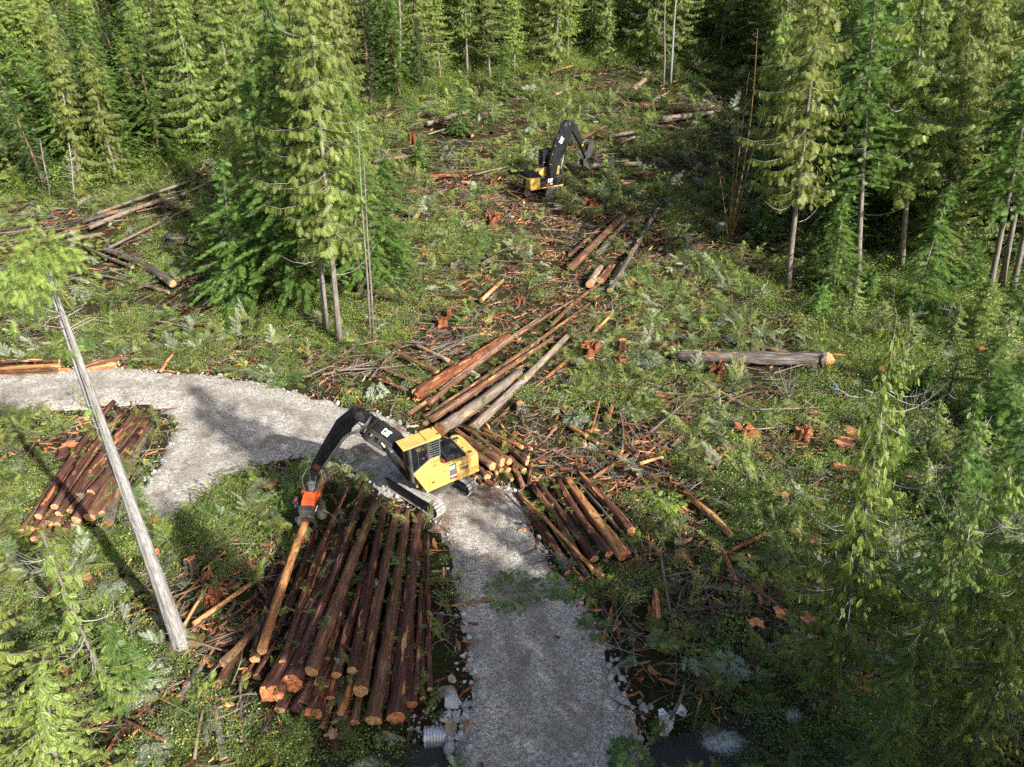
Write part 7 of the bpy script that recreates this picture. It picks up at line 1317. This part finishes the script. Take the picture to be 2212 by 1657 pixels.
mb = MB(); mb.prism([(5.65, 4.1), (6.1, 4.35), (6.3, 5.15), (6.65, 5.55), (7.1, 5.45), (7.25, 4.9), (7.15, 4.2), (6.9, 3.5), (6.3, 3.4), (5.9, 3.7)], YL - .30, YL - .12); mb.prism([(5.65, 4.1), (6.1, 4.35), (6.3, 5.15), (6.65, 5.55), (7.1, 5.45), (7.25, 4.9), (7.15, 4.2), (6.9, 3.5), (6.3, 3.4), (5.9, 3.7)], YL + .12, YL + .30); mb.box((6.55, YL, 4.2), (.5, .3, .8)); mb.build('grapple_body', M['grille'], gp_, bevel=.04)
for s in (-1, 1):
    mb = MB(); mb.tube([(6.75, YL + s * .2, 3.7), (7.15, YL + s * .22, 3.3), (7.25, YL + s * .22, 2.75), (7.0, YL + s * .18, 2.3), (6.75, YL + s * .15, 2.1)], [.14, .13, .11, .09, .04], 6); mb.build('grapple_claw', M['grille'], gp_)
    mb = MB(); mb.tube([(6.2, YL + s * .2, 3.6), (5.85, YL + s * .22, 3.2), (5.80, YL + s * .22, 2.7), (6.1, YL + s * .18, 2.25), (6.45, YL + s * .12, 2.05)], [.13, .12, .10, .08, .04], 6); mb.build('grapple_claw', M['grille'], gp_)
mb = MB(); mb.prism([(5.45, 3.35), (5.62, 3.45), (6.75, 2.1), (6.65, 1.95), (5.55, 2.6)], YL - .45, YL + .45); mb.build('heel_plate', M['grille'], gp_, bevel=.02)
# ------------------------------------------------------------------ the ground cover, kept off the logs, stumps and machines
def near_log(x, y, pad):
    hit = np.zeros(len(x), bool)
    for (ax, ay, bx, by, r) in LOGSEG:
        lo = r + pad + .1; bb = np.where((x > min(ax, bx) - lo) & (x < max(ax, bx) + lo) & (y > min(ay, by) - lo - .2) & (y < max(ay, by) + lo))[0]
        if not len(bb): continue
        ex, ey = bx - ax, by - ay; L2 = ex * ex + ey * ey + 1e-9; wx = x[bb] - ax; wy = y[bb] - ay; t = np.clip((wx * ex + wy * ey) / L2, 0, 1)
        d = np.hypot(wx - t * ex, wy - t * ey); cam_side = (wy - t * ey) < 0
        hit[bb] |= d < r + np.where(cam_side, pad, .02)
    return hit
def do(name, coll, m, w, s0, s1, tilt, zo, label, dist=.006, pad=0):
    m = np.where(m)[0]
    if pad: m = m[~(near_log(cx_[m], cy_[m], pad) & (srs.rand(len(m)) < .9))]
    x, y, z = cx_[m], cy_[m], czz[m]; n = len(x)
    rot = np.stack([srs.normal(size=n) * tilt, srs.normal(size=n) * tilt, srs.rand(n) * 6.283], 1); sc = srs.uniform(s0, s1, n) * (1 + dist * np.maximum(0, y - 55))
    return scatter(name, coll, np.stack([x, y, z + zo * srs.rand(n)], 1), rot, sc, pick(n, w), label)
do('undergrowth', C_sh, m_sh, [4, 4, 3, 4, 1.2, 2.2, 1.5], .5, 2.1, .14, .05, 'leafy green undergrowth and ferns covering the ground', pad=.42)
do('branch_slash', C_br, m_br, [4, 4, 1.3, 4, 1.1, 2.0, 3], .6, 1.7, .58, .6, 'cut green cedar branches littering the clearing', .010, pad=.38)
do('dead_sticks', C_tw, m_tw, [4, 3, 4, 1.2, 1.5, 1], .6, 1.4, .16, .35, 'dead sticks and twigs strewn over the clearing', pad=.05)
do('bark_chips', C_ch, m_ch, [3, 3, 2.5, 2.5, 2, 2], .5, 2.1, .25, .12, 'reddish bark and wood splinters strewn over the clearing', pad=.05)

U5 = srs.rand(len(cx_)); m_un = (forest & (U5 < .045) & (cy_ > 55)) | (free & (U5 < .06 * (.3 * blob(560, 600, 110, 130) + .35 * blob(700, 690, 110, 50) + .35 * blob(830, 610, 50, 90) + .35 * blob(1950, 640, 270, 70) + .3 * blob(2050, 780, 180, 130) + .25 * blob(1950, 900, 250, 400) + 1.3 * blob(1790, 1610, 230, 50) + .8 * blob(1500, 1650, 100, 40) + .9 * blob(780, 1640, 120, 30))))
do('understory', C_bu, m_un, [4, 3, 2, 3], .5, 1.45, .1, .2, 'young leafy understory growing below the forest trees')
m_ul = forest & (srs.rand(len(cx_)) < .02) & (ppx < 620)
do('hillside_brush', C_bu, m_ul, [3, 1, 5, 2], 1.0, 2.4, .12, .2, 'tall yellow green brush between the trees of the left hillside')

# windrows of thin stems left from the felling
wp = []
for zone, k_, a0, sp_ in ((((40, 520), (820, 350), 26), 70, None, .22), (((330, 600), (640, 560), 40), 16, None, .5), (((700, 400), (1080, 400), 55), 60, None, .9), (((1100, 300), (1560, 330), 70), 60, None, .9), (((1080, 500), (1500, 520), 50), 36, None, .9), (((1350, 900), (1750, 880), 90), 34, None, .9), (((720, 790), (1000, 760), 30), 26, None, .5), (((1350, 1230), (1650, 1330), 70), 26, None, .8)):
    (ax, ay), (bx, by), wdt = zone; A = G(ax, ay); B = G(bx, by); ang = math.atan2(B.y - A.y, B.x - A.x)
    for _ in range(k_):
        t = srs.rand(); g = G(ax + (bx - ax) * t, ay + (by - ay) * t + srs.normal() * wdt * .5); wp.append((g.x, g.y, g.z + srs.uniform(.1, .7), ang + srs.normal() * sp_))
wp = np.array(wp); n = len(wp); scatter('slash_poles', C_po, wp[:, :3], np.stack([srs.rand(n) * 3, srs.normal(size=n) * .06, wp[:, 3]], 1), srs.uniform(.4, .9, n), srs.randint(0, 6, n), 'thin grey brown stems lying in loose windrows over the clearing')
